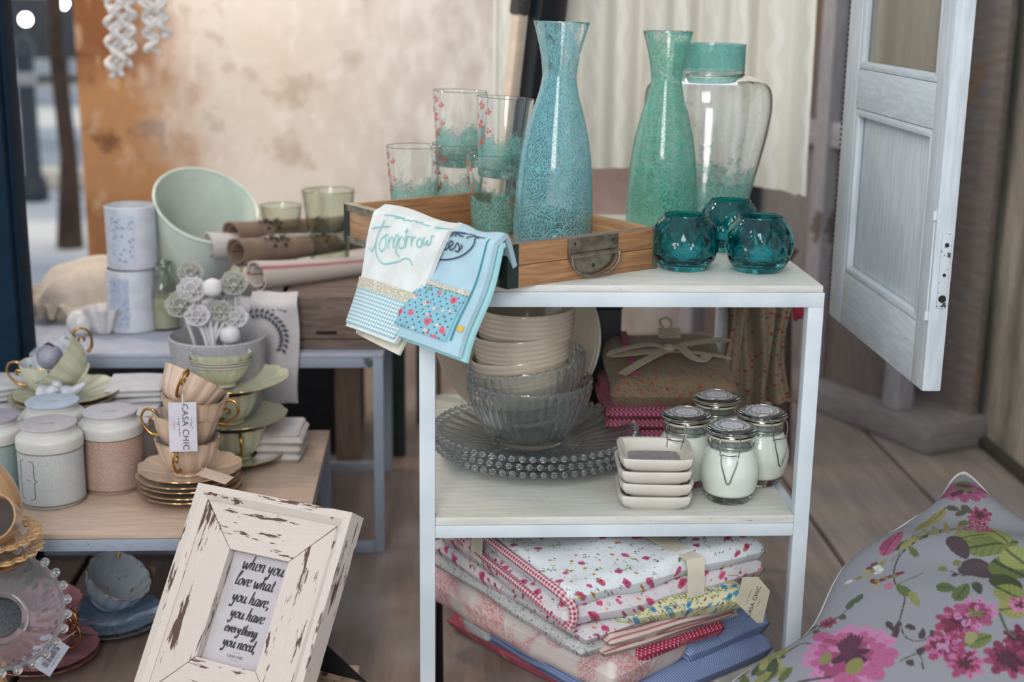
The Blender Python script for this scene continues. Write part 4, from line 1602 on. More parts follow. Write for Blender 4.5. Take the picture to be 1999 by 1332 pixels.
# ------------------------------------------------------------------ folded cloth helper
def slab_geo(lx, ly, h, nx=40, ny=40, seed=0.0, puff=.35, wob=.004, sag=0.0):
    """soft folded-cloth slab: rounded edges all round, gently uneven top"""
    us = np.linspace(-1, 1, nx)
    vs = np.linspace(-1, 1, ny)
    V, Fc, uv = [], [], []

    def prof_(t, L):
        a = abs(t)
        r = min(h * .5 / (L / 2), .45)
        if a < 1 - r:
            return 1.0
        k = (a - (1 - r)) / r
        return math.sqrt(max(0.0, 1 - k * k))
    for side in (1, -1):
        for u in us:
            for v in vs:
                e = min(prof_(u, lx), prof_(v, ly))
                x, y = u * lx / 2, v * ly / 2
                x += wob * nz(y * 9 + seed, seed, side * .0)
                y += wob * nz(x * 9 + seed, seed + 4)
                z = h / 2 + side * h / 2 * e
                bumpz = (.5 * h * puff * (1 - u * u) * (1 - v * v)) * (1 if side > 0 else 0)
                w_ = wob * 1.2 * nz(x * 12 + seed, y * 12, seed) * e
                z += bumpz + w_ - sag * (u * u) * (1 if True else 0)
                V.append((x, y, z))
    k = nx * ny
    for s in (0, 1):
        for i in range(nx - 1):
            for j in range(ny - 1):
                a, b, c, d = [s * k + q for q in (i * ny + j, (i + 1) * ny + j, (i + 1) * ny + j + 1, i * ny + j + 1)]
                f = (a, b, c, d) if s == 0 else (d, c, b, a)
                Fc.append(f)
                for q in f:
                    x, y, z = V[q]
                    uv.append((x + (h - z) * (1 if x > 0 else -1) * .7, y + (h - z) * (1 if y > 0 else -1) * .7))
    return V, Fc, uv


def slab(name, lx, ly, h, m, parent, loc=(0, 0, 0), rot=0.0, seed=0.0, puff=.35, wob=.004, nx=40, ny=40, tilt=(0, 0)):
    V, Fc, uv = slab_geo(lx, ly, h, nx, ny, seed, puff, wob)
    o = mesh_obj(name, V, Fc, m, parent, uv, 60)
    o.location = loc
    o.rotation_euler = (tilt[0], tilt[1], rot)
    return o


# folded bundle tied with a linen bow, on a folded rose throw
pq = onz(1322, 858, MIDZ)
rt = thing('folded_throw', 'folded rose-red woven throw under the ribbon-tied bundle', 'throw', (0.362, 2.10, MIDZ), (0, 0, math.radians(-3)))
rose = G('rose_herringbone_weave')
_uv = rose.uv()
_x, _y2, _ = rose.sep(_uv)
zz = rose.m('SINE', rose.m('ADD', rose.m('MULTIPLY', _x, 900), rose.m('MULTIPLY', rose.m('ABSOLUTE', rose.m('SUBTRACT', rose.m('FRACT', rose.m('MULTIPLY', _y2, 70)), .5)), 9)))
_c = rose.mix(rose.step(zz, -.2, .5), '#7a3348', '#a8647a')
RSM = rose.done(rose.bsdf(_c, .9, 0, rose.bump(zz, .5, .002)))
for k in range(4):
    slab('fold', .20 + .004 * math.sin(k * 3), .24, .019, RSM, rt, (.004 * math.sin(k * 2.1), 0, .0165 * k), .02 * math.sin(k), k, .1, .003, 26, 26)
bd_ = thing('cloth_bundle', 'brown floral folded cloth bundle tied with a linen ribbon bow and tag', 'bundle', (0.366, 2.115, MIDZ + .067), (math.radians(3), 0, math.radians(-3)))
QM = ditsy('brown_ditsy_quilt', '#75644d', ['#8e3a3d', '#7d4a44', '#94524a'], ['#4c4d33', '#5a5138'], .011, .2, .3)
slab('folded_cloth', .195, .25, .052, QM, bd_, (0, 0, 0), 0, 5, .35, .004, 36, 36)
RB = fabric('linen_ribbon', '#a3957f', .9, .15)
fz = .062
slabtop = lambda x, y: .0545 + .0095 * (1 - (x / .0975) ** 2) * (1 - (y / .125) ** 2)
sheet_obj('ribbon_band', lambda u, v: (-.097 + .194 * u, -.012 + .012 * (v - .5) - .01 * u, slabtop(-.097 + .194 * u, -.01) + .0015), 24, 4, .19, .012, .0015, RB, bd_)
sheet_obj('rose_stripe', lambda u, v: (-.062 + .012 * (v - .5) + .02 * (1 - u) * 0, -.118 + .236 * u, slabtop(-.062, -.118 + .236 * u) + .0008), 24, 4, .24, .012, .0012, RSM, bd_)


def loop_rib(name, pts, wv, m=RB):
    C_ = [Vector(p) for p in catmull(pts, 8)]

    def fn(u, v):
        i = min(int(u * (len(C_) - 1) + .5), len(C_) - 1)
        t_ = (C_[min(i + 1, len(C_) - 1)] - C_[max(i - 1, 0)])
        sd = t_.cross(Vector((0, 0, 1)))
        sd = sd.normalized() if sd.length > 1e-6 else Vector((0, 1, 0))
        return C_[i] + sd * (v - .5) * wv
    return sheet_obj(name, fn, len(C_), 4, .1, wv, .0015, m, bd_)


loop_rib('bow_loop', [(0, -.02, fz + .006), (-.03, -.012, fz + .012), (-.085, -.03, fz + .006), (-.09, -.034, fz), (-.05, -.036, fz + .004), (0, -.022, fz + .006)], .013)
loop_rib('bow_loop', [(0, -.02, fz + .006), (.03, -.01, fz + .014), (.09, .03, fz + .010), (.096, .034, fz + .006), (.05, .012, fz + .008), (0, -.02, fz + .008)], .013)
loop_rib('bow_tail', [(0, -.02, fz + .008), (-.025, -.05, fz + .006), (-.055, -.085, fz + .002), (-.08, -.108, fz - .006)], .016)
loop_rib('bow_tail', [(0, -.02, fz + .010), (.018, -.03, fz + .012), (.03, -.055, fz + .007), (.045, -.068, fz + .005), (.056, -.055, fz + .008)], .016)
MB().lathe(arc(0, 0, .011, .007, -90, 90, 6), 12, at=(0, -.02, fz + .008)).build('knot', RB, bd_)
tg = MB().box((.008, .052, fz + .012), (.036, .024, .0008), 0, rot=Matrix.Rotation(.5, 3, 'X')).build('paper_tag', plain('aged_paper_tag', '#a79d8a', .8), bd_)
scribble('tag_text', 0.0132, 0.0036, plain('faded_tag_ink', '#5a5148', .8), bd_, (.008, .0465, fz + .0100), (.5, 0, 0))
scribble('tag_text', 0.0132, 0.0036, plain('faded_tag_ink2', '#5a5148', .8), bd_, (.008, .0530, fz + .0136), (.5, 0, 0))
MB().tube([tuple(p) for p in catmull([(.0, .062, fz + .016), (-.006, .075, fz + .024), (.004, .085, fz + .028), (.014, .076, fz + .024), (.010, .064, fz + .018)], 6)], .0018, 6).build('twine_loop', RB, bd_)

# dark box at the back of the middle shelf
t = thing('dark_box', 'black lidded box at the back of the middle shelf behind the plates', 'box', (0.268, 2.245, MIDZ))
bx_ = plain('black_card', '#11161b', .5)
MB().box((0, 0, .085), (.075, .06, .17), .003).build('body', bx_, t)
MB().box((-.002, 0, .19), (.081, .066, .04), .003).build('lid', plain('black_card_lid', '#191d21', .45), t)

# floral cloth hanging behind the right end of the stand
HC_M = ditsy('tan_rose_sprig_cotton', '#8f816a', ['#8a2f33', '#943a3a'], ['#4a5a3c', '#5b6648'], .017, .22, .2)
hc = thing('hanging_cloth', 'tan rose-sprigged cloth hanging in folds beside the candle jars', 'cloth', (0, 0, 0))
x0, x1 = ony(1400, 700, 2.255).x, ony(1540, 700, 2.255).x


def hang_(u, v):
    x = x0 + (x1 - x0) * u + .006 * math.sin(v * 4 + u * 9)
    y = 2.252 + .016 * math.sin(u * 17 + .8 * math.sin(v * 2)) + .008 * math.sin(u * 41)
    z = .522 - .205 * v - .02 * math.sin(u * PI)
    x += (-.02 * (u - .5)) * math.sin(PI * v)
    return (x, y, z)


sheet_obj('cloth_panel', hang_, 90, 40, .26, .44, .003, HC_M, hc)
for s_, (ua, ub, z0, z1) in enumerate(((-.12, .12, .53, .495), (.90, 1.08, .53, .46))):
    sheet_obj('red_fringe', lambda u, v, ua=ua, ub=ub, z0=z0, z1=z1: (x0 + (x1 - x0) * (ua + (ub - ua) * (u * (1 - .5 * v) + (.5 * v if ua > 0 else 0))), 2.228 + .006 * math.sin(u * 30), z0 + (z1 - z0) * v * (1 - .2 * abs(math.sin(u * 40)))), 40, 14, .05, .1, .004, plain('red_wool_fringe', '#8a2338', .95, 0, .3, 150, .6), hc)
MB().tube([(x0 - .01, 2.252, .527), (x1 + .005, 2.252, .527)], .004, 8).build('hanging_cord', RB, hc)

# ================================================================== quilts and cloths under the middle shelf
def corner_slab(parent_loc, F_, rot_deg, lx, ly):
    """centre of a slab whose camera-side corner is F_, long edge running right-back at rot_deg"""
    a = math.radians(rot_deg)
    eb = Vector((math.cos(a), math.sin(a), 0))
    bk_ = Vector((-math.sin(a), math.cos(a), 0))
    return Vector((F_[0], F_[1], 0)) + eb * lx / 2 + bk_ * ly / 2


def quilt(name, label, F_, rot_deg, lx, ly, z0, z1, m, seed, cat='quilt', layers=1, puff=.3, wob=.005, res=44):
    c = corner_slab(None, F_, rot_deg, lx, ly)
    t = thing(name, label, cat, (c.x, c.y, z0), (0, 0, math.radians(rot_deg)))
    h = (z1 - z0) / layers
    for k in range(layers):
        mm = m[k % len(m)] if isinstance(m, (list, tuple)) else m
        slab('fold', lx - .006 * (k % 2), ly - .006 * ((k + 1) % 2), h * 1.06, mm, t, (.003 * math.sin(seed + k), .003 * math.cos(seed + k * 2), h * k), .012 * math.sin(seed * 3 + k), seed + k, puff if k == layers - 1 else .08, wob, res, res)
    return t


roseM = toile('old_rose_toile', '#a3505f', '#c9a9a0', 40, .45)
linenM = fabric('grey_linen', '#a8a6a0')
blueM = stripes('blue_ticking', '#93a3c4', '#5a71a6', .0042, .45, 0)
toileM = toile('pink_toile', '#d6ccc6', '#c67580', 26, .58)
stripeM = stripes('pink_ticking', '#c0aca4', '#9a5a60', .011, .28, 1)
polkaM = dots('red_polka', '#b03152', '#d9b3b8', .0052, .2)
greyFl = ditsy('grey_leaf_print', '#b5b3b2', ['#8d6f80', '#a06070'], ['#6f8a86', '#7b8f80'], .010, .14, .3)
multiFl = ditsy('yellow_blue_flower_print', '#c1bd9a', ['#3f7fa6', '#7b4a63', '#a89a3e', '#5e8fae'], ['#7f8236', '#5f6b2c'], .014, .24, .36)
whiteFl = ditsy('white_rosebud_print', '#ccd1d4', ['#a8426a', '#a88a3a'], ['#4f6a48', '#6a7d62'], .022, .19, .19, '#8a6a9a')
pinkFl = ditsy('pink_garden_print', '#c4bfc2', ['#b5446c', '#a53a58', '#c98d6a'], ['#6d7f78', '#8d7f90'], .019, .26, .2)
redG = gingham('red_gingham', '#cdb8bb', '#8f2340', .0062)
tealG = gingham('teal_gingham', '#c3d2d6', '#3f8fa8', .0062)

quilt('folded_cloth', 'old-rose patterned folded cloth on the floorboards, lowest of the pile on its left edge', (.265, 1.705), 38, .15, .41, 0.0, .03, roseM, 1.0, 'cloth')
quilt('folded_cloth', 'grey linen folded cloth on the floorboards below the blue ticking', (.405, 1.795), 36, .14, .33, 0.001, .031, linenM, 2.0, 'cloth')
q = quilt('folded_quilt', 'blue pinstriped folded quilt with white sprigs near the bottom of the pile', (.250, 1.678), 36, .315, .36, .026, .066, blueM, 3.0, 'quilt', 1, .3)
slab('puffed_fold', .175, .34, .058, blueM, q, (.068, .0, .028), 0, 12.0, .6, .006)
slab('sprigged_end', .05, .30, .06, ditsy('blue_sprig_print', '#6a82b0', ['#cfd6e4', '#b9c6dc'], ['#d2d8e6', '#9fb2d4'], .012, .2, .3), q, (.145, .0, .022), 0, 8, .3)
slab('white_patch', .32, .05, .05, fabric('white_quilt_strip', '#c3c8cc'), q, (-.01, .135, .004), 0, 9, .2)
quilt('folded_quilt', 'cream folded quilt with pink toile scenes above the blue one', (.232, 1.663), 39, .165, .42, .062, .146, toileM, 4.0, 'quilt', 1, .25, .008, 60)
q = quilt('folded_cloth', 'red polka-dot folded cloth tucked above the blue quilt', (.272, 1.690), 31, .165, .26, .104, .137, polkaM, 5.0, 'cloth')
quilt('folded_cloth', 'grey leaf-print folded cloth above the red polka dots', (.245, 1.668), 29, .215, .28, .134, .150, greyFl, 6.0, 'cloth', 1, .2)
quilt('folded_cloth', 'pink ticking-striped folded cloth with its rolled edge out', (.218, 1.632), 30, .23, .30, .146, .178, [stripeM, stripeM], 7.0, 'cloth', 2, .3, .006)
q = quilt('folded_quilt', 'grey floral folded quilt with red gingham binding, directly below the white rosebud quilt', (.186, 1.622), 33, .16, .38, .150, .192, [greyFl, pinkFl], 8.0, 'quilt', 2, .2, .005)
quilt('folded_cloth', 'yellow and blue flower-print folded cloth poking out on the right of the pile', (.230, 1.655), 17, .205, .24, .176, .206, multiFl, 9.0, 'cloth', 1, .4)

TQR = 27
tq = quilt('folded_quilt', 'white rosebud quilt with red gingham binding and paper bands on top of the pile', (.163, 1.612), TQR, .335, .36, .196, .256, [pinkFl, whiteFl], 11.0, 'quilt', 2, .7, .009, 80)
lx, ly, hh = .335, .36, .060


def topz(x, y):
    u, v = x / (lx / 2), y / (ly / 2)
    return .0615 + .0065 * max(0, (1 - u * u)) * max(0, (1 - v * v))


def rip(name, pts, r, m, parent, n=10):
    return MB().tube([tuple(p) for p in catmull(pts, 8)], r, n).build(name, m, parent, 60)


X_, Y_ = -lx / 2, -ly / 2
rip('gingham_binding', [(X_ + .004, .10, .060), (X_ - .001, .02, .058), (X_ - .002, -.09, .055), (X_ + .001, Y_ + .02, .050), (X_ + .010, Y_ + .002, .038), (X_ + .012, Y_ - .001, .020), (X_ + .010, Y_ + .004, .006)], .0062, redG, tq)
rip('gingham_binding', [(X_ + .002, .12, .030), (X_ - .002, .03, .026), (X_ - .001, -.06, .022), (X_ + .002, -.12, .016), (X_ + .010, Y_ + .004, .004)], .0055, redG, tq)
rip('gingham_binding', [(X_ + .002, .17, .052), (X_ - .003, .12, .040), (X_ - .004, .07, .030)], .010, redG, tq)
sheet_obj('teal_gingham_patch', lambda u, v: (X_ + .012 + .05 * u, .10 + .075 * v - .02 * u, topz(X_ + .012 + .05 * u, .13) - .012 * (1 - u) ** 2 + .0015), 14, 14, .05, .08, .002, tealG, tq)
sheet_obj('striped_patch', lambda u, v: (X_ - .004 + .02 * u, .09 + .09 * v, .030 + .033 * u ** .5), 14, 14, .04, .09, .003, stripes('pink_stripe_patch', '#c4b2bb', '#9b5a74', .008, .3, 1), tq)
sheet_obj('lilac_flower_patch', lambda u, v: (X_ + .06 + .055 * u, .085 + .08 * v, topz(X_ + .06 + .055 * u, .11) + .001), 14, 14, .05, .08, .002, ditsy('lilac_sprig_print', '#b3bac9', ['#7d6f95', '#94698a'], ['#6f8796', '#7d93a0'], .009, .2, .3), tq)
pb = plain('cream_paper_band', '#c2bba9', .7)


def band1(u, v):
    y = .055 + .03 * (v - .5) - .01
    x = X_ - .006 + (lx * .9) * u
    if u < .06:
        k = u / .06
        return (X_ - .0065 + .006 * k * k, y, .018 + (topz(X_ + .01, y) + .0 - .018) * math.sin(k * PI / 2))
    return (x, y + .02 * u, topz(x, y) + .0022)


sheet_obj('paper_band', band1, 40, 6, .3, .03, .001, pb, tq)


def band2(u, v):
    x = .035 + .028 * (v - .5)
    y = Y_ - .004 + ly * .9 * u
    if u < .08:
        k = u / .08
        return (x, Y_ - .0065 + .006 * k * k, .010 + (topz(x, Y_ + .01) - .010) * math.sin(k * PI / 2))
    return (x - .03 * u, y, topz(x, y) + .0022)


sheet_obj('paper_band', band2, 40, 6, .3, .03, .001, pb, tq)
slab('embroidered_end', .05, .32, .052, ditsy('red_paisley_print', '#c0bcbf', ['#8a2944', '#a04a5e'], ['#7a3a4a', '#8d6a70'], .018, .3, .3), tq, (lx / 2 - .022, 0, .006), 0, 3.3, .3)

# paper swing tag on the pile
TG = ony(1466, 1170, 1.70)
tg = thing('swing_tag', 'cream CASA CHIC paper swing tag hanging off the pile of cloths', 'tag', TG, (math.radians(4), math.radians(6), math.radians(14)))
tagm = plain('cream_tag_card', '#b9b29c', .75)
Vt = [(-.019, 0, .033), (.004, 0, .033), (.026, 0, .012), (.025, 0, -.036), (.016, 0, -.036), (-.021, 0, -.005)]
mbt = MB()
mbt.add([(x, -.0004, z) for x, _, z in Vt] + [(x, .0004, z) for x, _, z in Vt], [tuple(range(6)), tuple(range(11, 5, -1))] + [(i, 6 + i, 6 + (i + 1) % 6, (i + 1) % 6) for i in range(6)])
mbt.build('card', tagm, tg, 0)
ink = plain('tag_ink', '#3b3a36', .8)
rt_ = (PI / 2, math.radians(-80), 0)
type_obj('print', 'CASA CHIC', .0085, ink, tg, (.0045, -.0008, -.004), rt_, space=1.1)
scribble('print', 0.0238, 0.0022, ink, tg, (-.0045, -.0008, .002), rt_)
scribble('print', 0.0119, 0.0022, ink, tg, (.0125, -.0008, -.006), rt_)
MB().tube([(-.014, 0, .028), (-.026, .004, .034), (-.036, .01, .030)], .0009, 6).build('string', plain('tag_string', '#8a7a60', .9), tg)

# ================================================================== cushions
CT, CL = ony(1885, 893, 1.85), ony(1335, 1405, 1.50)
ca_ = (CL - CT)
CS = ca_.length
ca_.normalize()
cb_ = Vector((.62, -.76, -.23))
cb_ = (cb_ - ca_ * cb_.dot(ca_)).normalized()
cn_ = ca_.cross(cb_).normalized()
if cn_.z < 0:
    cn_ = -cn_
CC = CT + ca_ * CS / 2 + cb_ * CS / 2
cu = thing('floral_cushion', 'grey linen cushion printed with pink flowers and green leaves, beside the stand', 'cushion')
Mx = Matrix((ca_, cb_, cn_)).transposed().to_4x4()
if Mx.determinant() < 0:
    cb_ = -cb_
Mx = Matrix((ca_, cb_, ca_.cross(cb_))).transposed().to_4x4()
Mx.translation = CC
cu.matrix_world = Mx
MxI = Mx.inverted()
up_sign = 1 if ca_.cross(cb_).z > 0 else -1


def pillow(s, t, side):
    hx = 1 - .055 * (1 - t * t) ** 1.0
    hy = 1 - .055 * (1 - s * s) ** 1.0
    x, y = s * CS / 2 * hx, t * CS / 2 * hy
    wr = ((1 - s) / 2) ** 4
    wl = ((1 - t) / 2) ** 4
    x += wr * .060 * math.exp(-((t + .55) / .38) ** 2)
    y += wl * (.012 * math.exp(-((s + .70) / .17) ** 2) - .020 * math.exp(-((s + .12) / .25) ** 2) + .016 * math.exp(-((s - .35) / .2) ** 2))
    cr_ = 1 - .05 * (abs(s) * abs(t)) ** 10
    x, y = x * cr_, y * cr_
    e = max(0, (1 - s * s)) ** .55 * max(0, (1 - t * t)) ** .55
    z = side * up_sign * .085 * e
    z += .004 * nz(x * 10, y * 10, side) * e ** .5
    # soft creases running in from the top corner
    z += side * up_sign * .010 * math.sin(9 * (s + t) + 3 * s) * math.exp(-((s + .8) ** 2 + (t + .8) ** 2) * 3) * (e ** .3)
    return (x, y, z)


NN = 400
g1 = np.linspace(-1, 1, NN)
g1 = np.sign(g1) * (1 - (1 - np.abs(g1)) ** 1.15)
VV = [pillow(s, t, 1) for s in g1 for t in g1]
FF = [(i * NN + j, (i + 1) * NN + j, (i + 1) * NN + j + 1, i * NN + j + 1) for i in range(NN - 1) for j in range(NN - 1)]
if up_sign < 0:
    FF = [f[::-1] for f in FF]
PV = np.array(VV)[:, :2]


class Paint:
    def __init__(s, P, base):
        s.P = P
        s.C = np.tile(np.array(lin(base)[:3]), (len(P), 1))

    def _sel(s, c, r):
        d = s.P - np.array(c)
        return np.where((np.abs(d[:, 0]) < r) & (np.abs(d[:, 1]) < r))[0]

    def ell(s, c, ax, L, W, col, vein=None, taper=0.0, edge=None):
        """ellipse / leaf: centre c, axis angle ax, half length L, half width W"""
        i = s._sel(c, max(L, W) * 1.1)
        if not len(i):
            return
        d = s.P[i] - np.array(c)
        x = d[:, 0] * math.cos(ax) + d[:, 1] * math.sin(ax)
        y = -d[:, 0] * math.sin(ax) + d[:, 1] * math.cos(ax)
        w = W * (1 - taper * (x / L))
        rr = (x / L) ** 2 + (y / np.maximum(w, 1e-5)) ** 2
        m_ = rr < 1
        k = i[m_]
        s.C[k] = np.array(lin(col)[:3])
        if edge:
            k2 = i[m_ & (rr > .62)]
            s.C[k2] = np.array(lin(edge)[:3])
        if vein:
            k3 = i[m_ & (np.abs(y) < W * .11)]
            s.C[k3] = np.array(lin(vein)[:3])
            k4 = i[m_ & (np.abs(((x + np.abs(y) * .8) / L * 3.2) % 1 - .5) < .10)]
            s.C[k4] = np.array(lin(vein)[:3]) * .5 + s.C[k4] * .5

    def line(s, pts, w, col):
        pts = [np.array(p) for p in catmull(pts, 8)]
        for a, b in zip(pts[:-1], pts[1:]):
            mid = (a + b) / 2
            i = s._sel(mid, np.linalg.norm(b - a) / 2 + w * 2)
            if not len(i):
                continue
            d = b - a
            L2 = d @ d + 1e-12
            t = np.clip(((s.P[i] - a) @ d) / L2, 0, 1)
            q = a + t[:, None] * d
            m_ = np.linalg.norm(s.P[i] - q, axis=1) < w / 2
            s.C[i[m_]] = np.array(lin(col)[:3])


def cp(px, py):
    q = MxI @ onplane(px, py, CC + cn_ * .05, cn_)
    return (q.x, q.y)


pt = Paint(PV, '#85868f')
rng = np.random.default_rng(5)
# linen slubs
sl = (np.sin(PV[:, 0] * 2600) * .5 + np.sin(PV[:, 1] * 2600) * .5) * .025
pt.C *= (1 + sl)[:, None]
MPX = 1 / 1520.0


def pang(p, q):
    return math.atan2(q[1] - p[1], q[0] - p[0])


def stem(pxs, w=3.0, col='#3f3a34'):
    pt.line([cp(*p) for p in pxs], w * MPX, col)


def leafpx(p, q, w, col, vein=None, edge=None):
    a, b = cp(*p), cp(*q)
    c = ((a[0] + b[0]) / 2, (a[1] + b[1]) / 2)
    pt.ell(c, pang(a, b), math.hypot(b[0] - a[0], b[1] - a[1]) / 2, w * MPX, col, vein, .25, edge)


def flower(px, py, r, n, cols, squash=1.0, rot=0.0, core='#4a1f30', corer=.28, petw=.30):
    c = cp(px, py)
    R = r * MPX
    for ring, (k, cc) in enumerate(zip((1.0, .74, .5), cols)):
        for i in range(n):
            a = rot + i * 2 * PI / n + ring * .35 + rng.normal() * .06
            L = R * k * (.42 + .05 * rng.normal())
            pc = (c[0] + math.cos(a) * R * k * .55, c[1] + math.sin(a) * R * k * .55 * squash)
            pt.ell(pc, a, L, R * petw * k * (.55 + .2 * rng.random()), cc if rng.random() > .25 else cols[(ring + 1) % len(cols)], None, -.3, None)
            e = (pc[0] + math.cos(a) * L * .7, pc[1] + math.sin(a) * L * .7)
            pt.line([pc, e], 1.2 * MPX, cols[-1])
    for i in range(5):
        a = rng.random() * 6.28
        pt.ell((c[0] + math.cos(a) * R * .12, c[1] + math.sin(a) * R * .12), a, R * corer, R * corer * .35, core)


PK, PM, PD, DR = '#b8668f', '#a4426f', '#7d2a52', '#7a1f40'
YG, GR, DG, BR = '#80823a', '#56642f', '#37452c', '#45353a'
# vines
stem([(1905, 1040), (1850, 1030), (1800, 1050), (1755, 1085), (1745, 1140), (1765, 1175), (1755, 1225)])
stem([(1755, 1225), (1740, 1255), (1705, 1270), (1690, 1262)], 2.4)
stem([(1755, 1225), (1765, 1262), (1795, 1275), (1818, 1262)], 2.4)
stem([(1850, 1030), (1800, 1035), (1770, 1055)], 4, '#4d5a4a')
stem([(1750, 1150), (1790, 1135), (1800, 1128)], 3, '#5d6a4a')
for a, b, w, c_ in (((1745, 1262), (1752, 1228), 6, BR), ((1766, 1238), (1785, 1250), 7, BR), ((1795, 1270), (1800, 1250), 6, BR), ((1815, 1255), (1822, 1275), 5, BR), ((1730, 1225), (1742, 1245), 6, BR), ((1775, 1180), (1750, 1150), 10, GR), ((1775, 1170), (1792, 1205), 8, YG), ((1790, 1090), (1775, 1065), 7, GR), ((1700, 1110), (1730, 1085), 8, YG)):
    leafpx(a, b, w, c_, None)
for k in range(14):
    x = 1730 + k * 9
    leafpx((x, 1075 - k * 3), (x + 26, 1052 - k * 2), 5, (YG, GR, DG)[k % 3])
# pointed spray top
for a, b in (((1830, 1050), (1822, 1010)), ((1850, 1045), (1848, 1000)), ((1870, 1048), (1875, 1008)), ((1815, 1040), (1800, 1020))):
    leafpx(a, b, 6, '#7d7a45')
# big leaves right
for a, b, w, c_, v_ in (((1860, 1065), (1960, 1045), 26, '#7f8a38', '#4c5a26'), ((1880, 1085), (1985, 1075), 28, '#69742f', '#3e4a22'), ((1930, 1020), (1965, 1080), 22, '#8a9140', '#55612a'), ((1855, 1055), (1885, 1105), 18, BR, None), ((1880, 1110), (1940, 1150), 26, BR, None), ((1870, 1135), (1925, 1120), 18, '#4a3a40', None), ((1935, 1110), (1999, 1150), 34, '#5b6a2e', '#36421f'), ((1960, 1090), (2010, 1130), 30, '#8b9444', '#515c28'), ((1930, 1150), (1990, 1180), 24, '#38431f', None), ((1940, 1175), (2005, 1215), 26, '#7f8838', '#454f22'), ((1825, 1165), (1862, 1175), 14, GR, DG), ((1862, 1200), (1885, 1165), 14, GR, DG), ((1900, 1160), (1908, 1190), 9, DG, None)):
    leafpx(a, b, w, c_, v_)
stem([(1905, 1165), (1880, 1165), (1850, 1180)], 2.5, '#5b6a55')
for bx, by in ((1838, 1123), (1866, 1112)):
    stem([(bx, by), (1880, 1145)], 2.2, BR)
    pt.ell(cp(bx, by), 0, 9 * MPX, 8 * MPX, '#6f7036')
leafpx((1855, 1142), (1870, 1138), 5, BR)
# flowers
flower(1885, 930, 52, 12, ('#a0507c', '#8f3a66', '#5c1f40'), core='#5c6a30')
leafpx((1870, 905), (1905, 905), 8, '#65702f')
for a, b in (((1850, 965), (1875, 975)), ((1880, 968), (1900, 985)), ((1868, 985), (1892, 978))):
    leafpx(a, b, 8, '#4a4a3a')
flower(1915, 990, 26, 8, ('#7d2a4a', '#93375c', '#5a1730'))
for dx, dy in ((0, 0), (18, 4), (-16, 8), (8, 18), (-4, -14), (26, 16), (14, -12)):
    flower(1905 + dx, 1018 + dy, 14, 6, ('#9a2f57', '#b04a72', '#6d1838'), core='#c58aa0', corer=.12)
leafpx((1890, 1000), (1875, 1015), 9, GR)
leafpx((1815, 1000), (1850, 965), 13, '#8b8440', '#5f5a25')
leafpx((1790, 1020), (1825, 985), 11, '#7d7a38', None)
stem([(1830, 975), (1800, 1010), (1770, 1060), (1740, 1090)], 2.5, '#6b6a38')
leafpx((1765, 1070), (1790, 1040), 6, '#8a8240')
leafpx((1725, 1075), (1762, 1015), 16, '#a0406a', '#7a2448')
leafpx((1722, 1062), (1740, 1030), 8, '#8d2f58')
for k in range(12):
    a = rng.random() * 6.28
    x, y = 1700 + rng.normal() * 22, 1095 + rng.normal() * 14
    leafpx((x, y), (x + 16 * math.cos(a), y + 12 * math.sin(a)), 5, ('#9b8c45', '#b5b6bb', '#7d6f35', '#6b2f45', '#c3c4c8')[k % 5])
for k in range(7):
    leafpx((1700 + 8 * k, 1125 + 3 * (k % 3)), (1712 + 9 * k, 1140 - 3 * k), 5, ('#6b2038', '#7d7436')[k % 2])
pt.ell(cp(1735, 1150), .3, 11 * MPX, 9 * MPX, '#a8607c')
flower(1657, 1282, 88, 17, ('#b5679a', '#a9437a', '#8f2f60'), core='#4c1f3a', corer=.30, petw=.26)
for k in range(8):
    leafpx((1655, 1290), (1635 + 7 * k, 1235 + 4 * abs(k - 4)), 6, '#5b2145')
pt.ell(cp(1668, 1308), .2, 20 * MPX, 15 * MPX, '#7d7c3a')
pt.ell(cp(1612, 1283), .2, 16 * MPX, 10 * MPX, '#7d7c3a')
flower(1617, 1197, 20, 7, ('#a0385c', '#8a2448', '#6b1535'))
stem([(1560, 1215), (1600, 1200), (1640, 1190), (1675, 1165)], 2.6, '#3f4a3a')
for a, b in (((1590, 1205), (1600, 1215)), ((1640, 1190), (1652, 1200)), ((1655, 1180), (1668, 1160)), ((1668, 1170), (1685, 1155)), ((1580, 1195), (1598, 1190))):
    leafpx(a, b, 7, '#44543a')
flower(1868, 1245, 46, 9, ('#8f2350', '#a8437a', '#6a1238'), core='#4c1230')
flower(1900, 1228, 42, 9, ('#b0689a', '#9a3468', '#7a1a48'), core='#6a6a30')
flower(1840, 1290, 40, 8, ('#93285a', '#b0508a', '#6a1238'), core='#a86a95')
flower(1880, 1325, 36, 8, ('#b0508a', '#93285a', '#6a1238'))
leafpx((1880, 1290), (1930, 1275), 16, '#69742f', '#465022')
leafpx((1895, 1265), (1885, 1290), 10, '#8a8a50')
flower(1960, 1320, 44, 9, ('#93285a', '#7a1a48', '#4c0f2c'))
flower(1990, 1285, 36, 8, ('#8a2048', '#6a1238', '#4c0f2c'))
leafpx((1945, 1225), (2010, 1215), 26, '#8b8a40', '#5b5a28')
flower(1985, 1215, 24, 7, ('#a0406a', '#b8668f', '#7d2a52'))
stem([(1945, 1230), (1960, 1265), (1975, 1280)], 5, '#4a5a4c')
stem([(1755, 1310), (1790, 1300), (1800, 1330)], 2.6)
for a, b in (((1770, 1310), (1780, 1322)), ((1790, 1300), (1800, 1288))):
    leafpx(a, b, 7, BR)
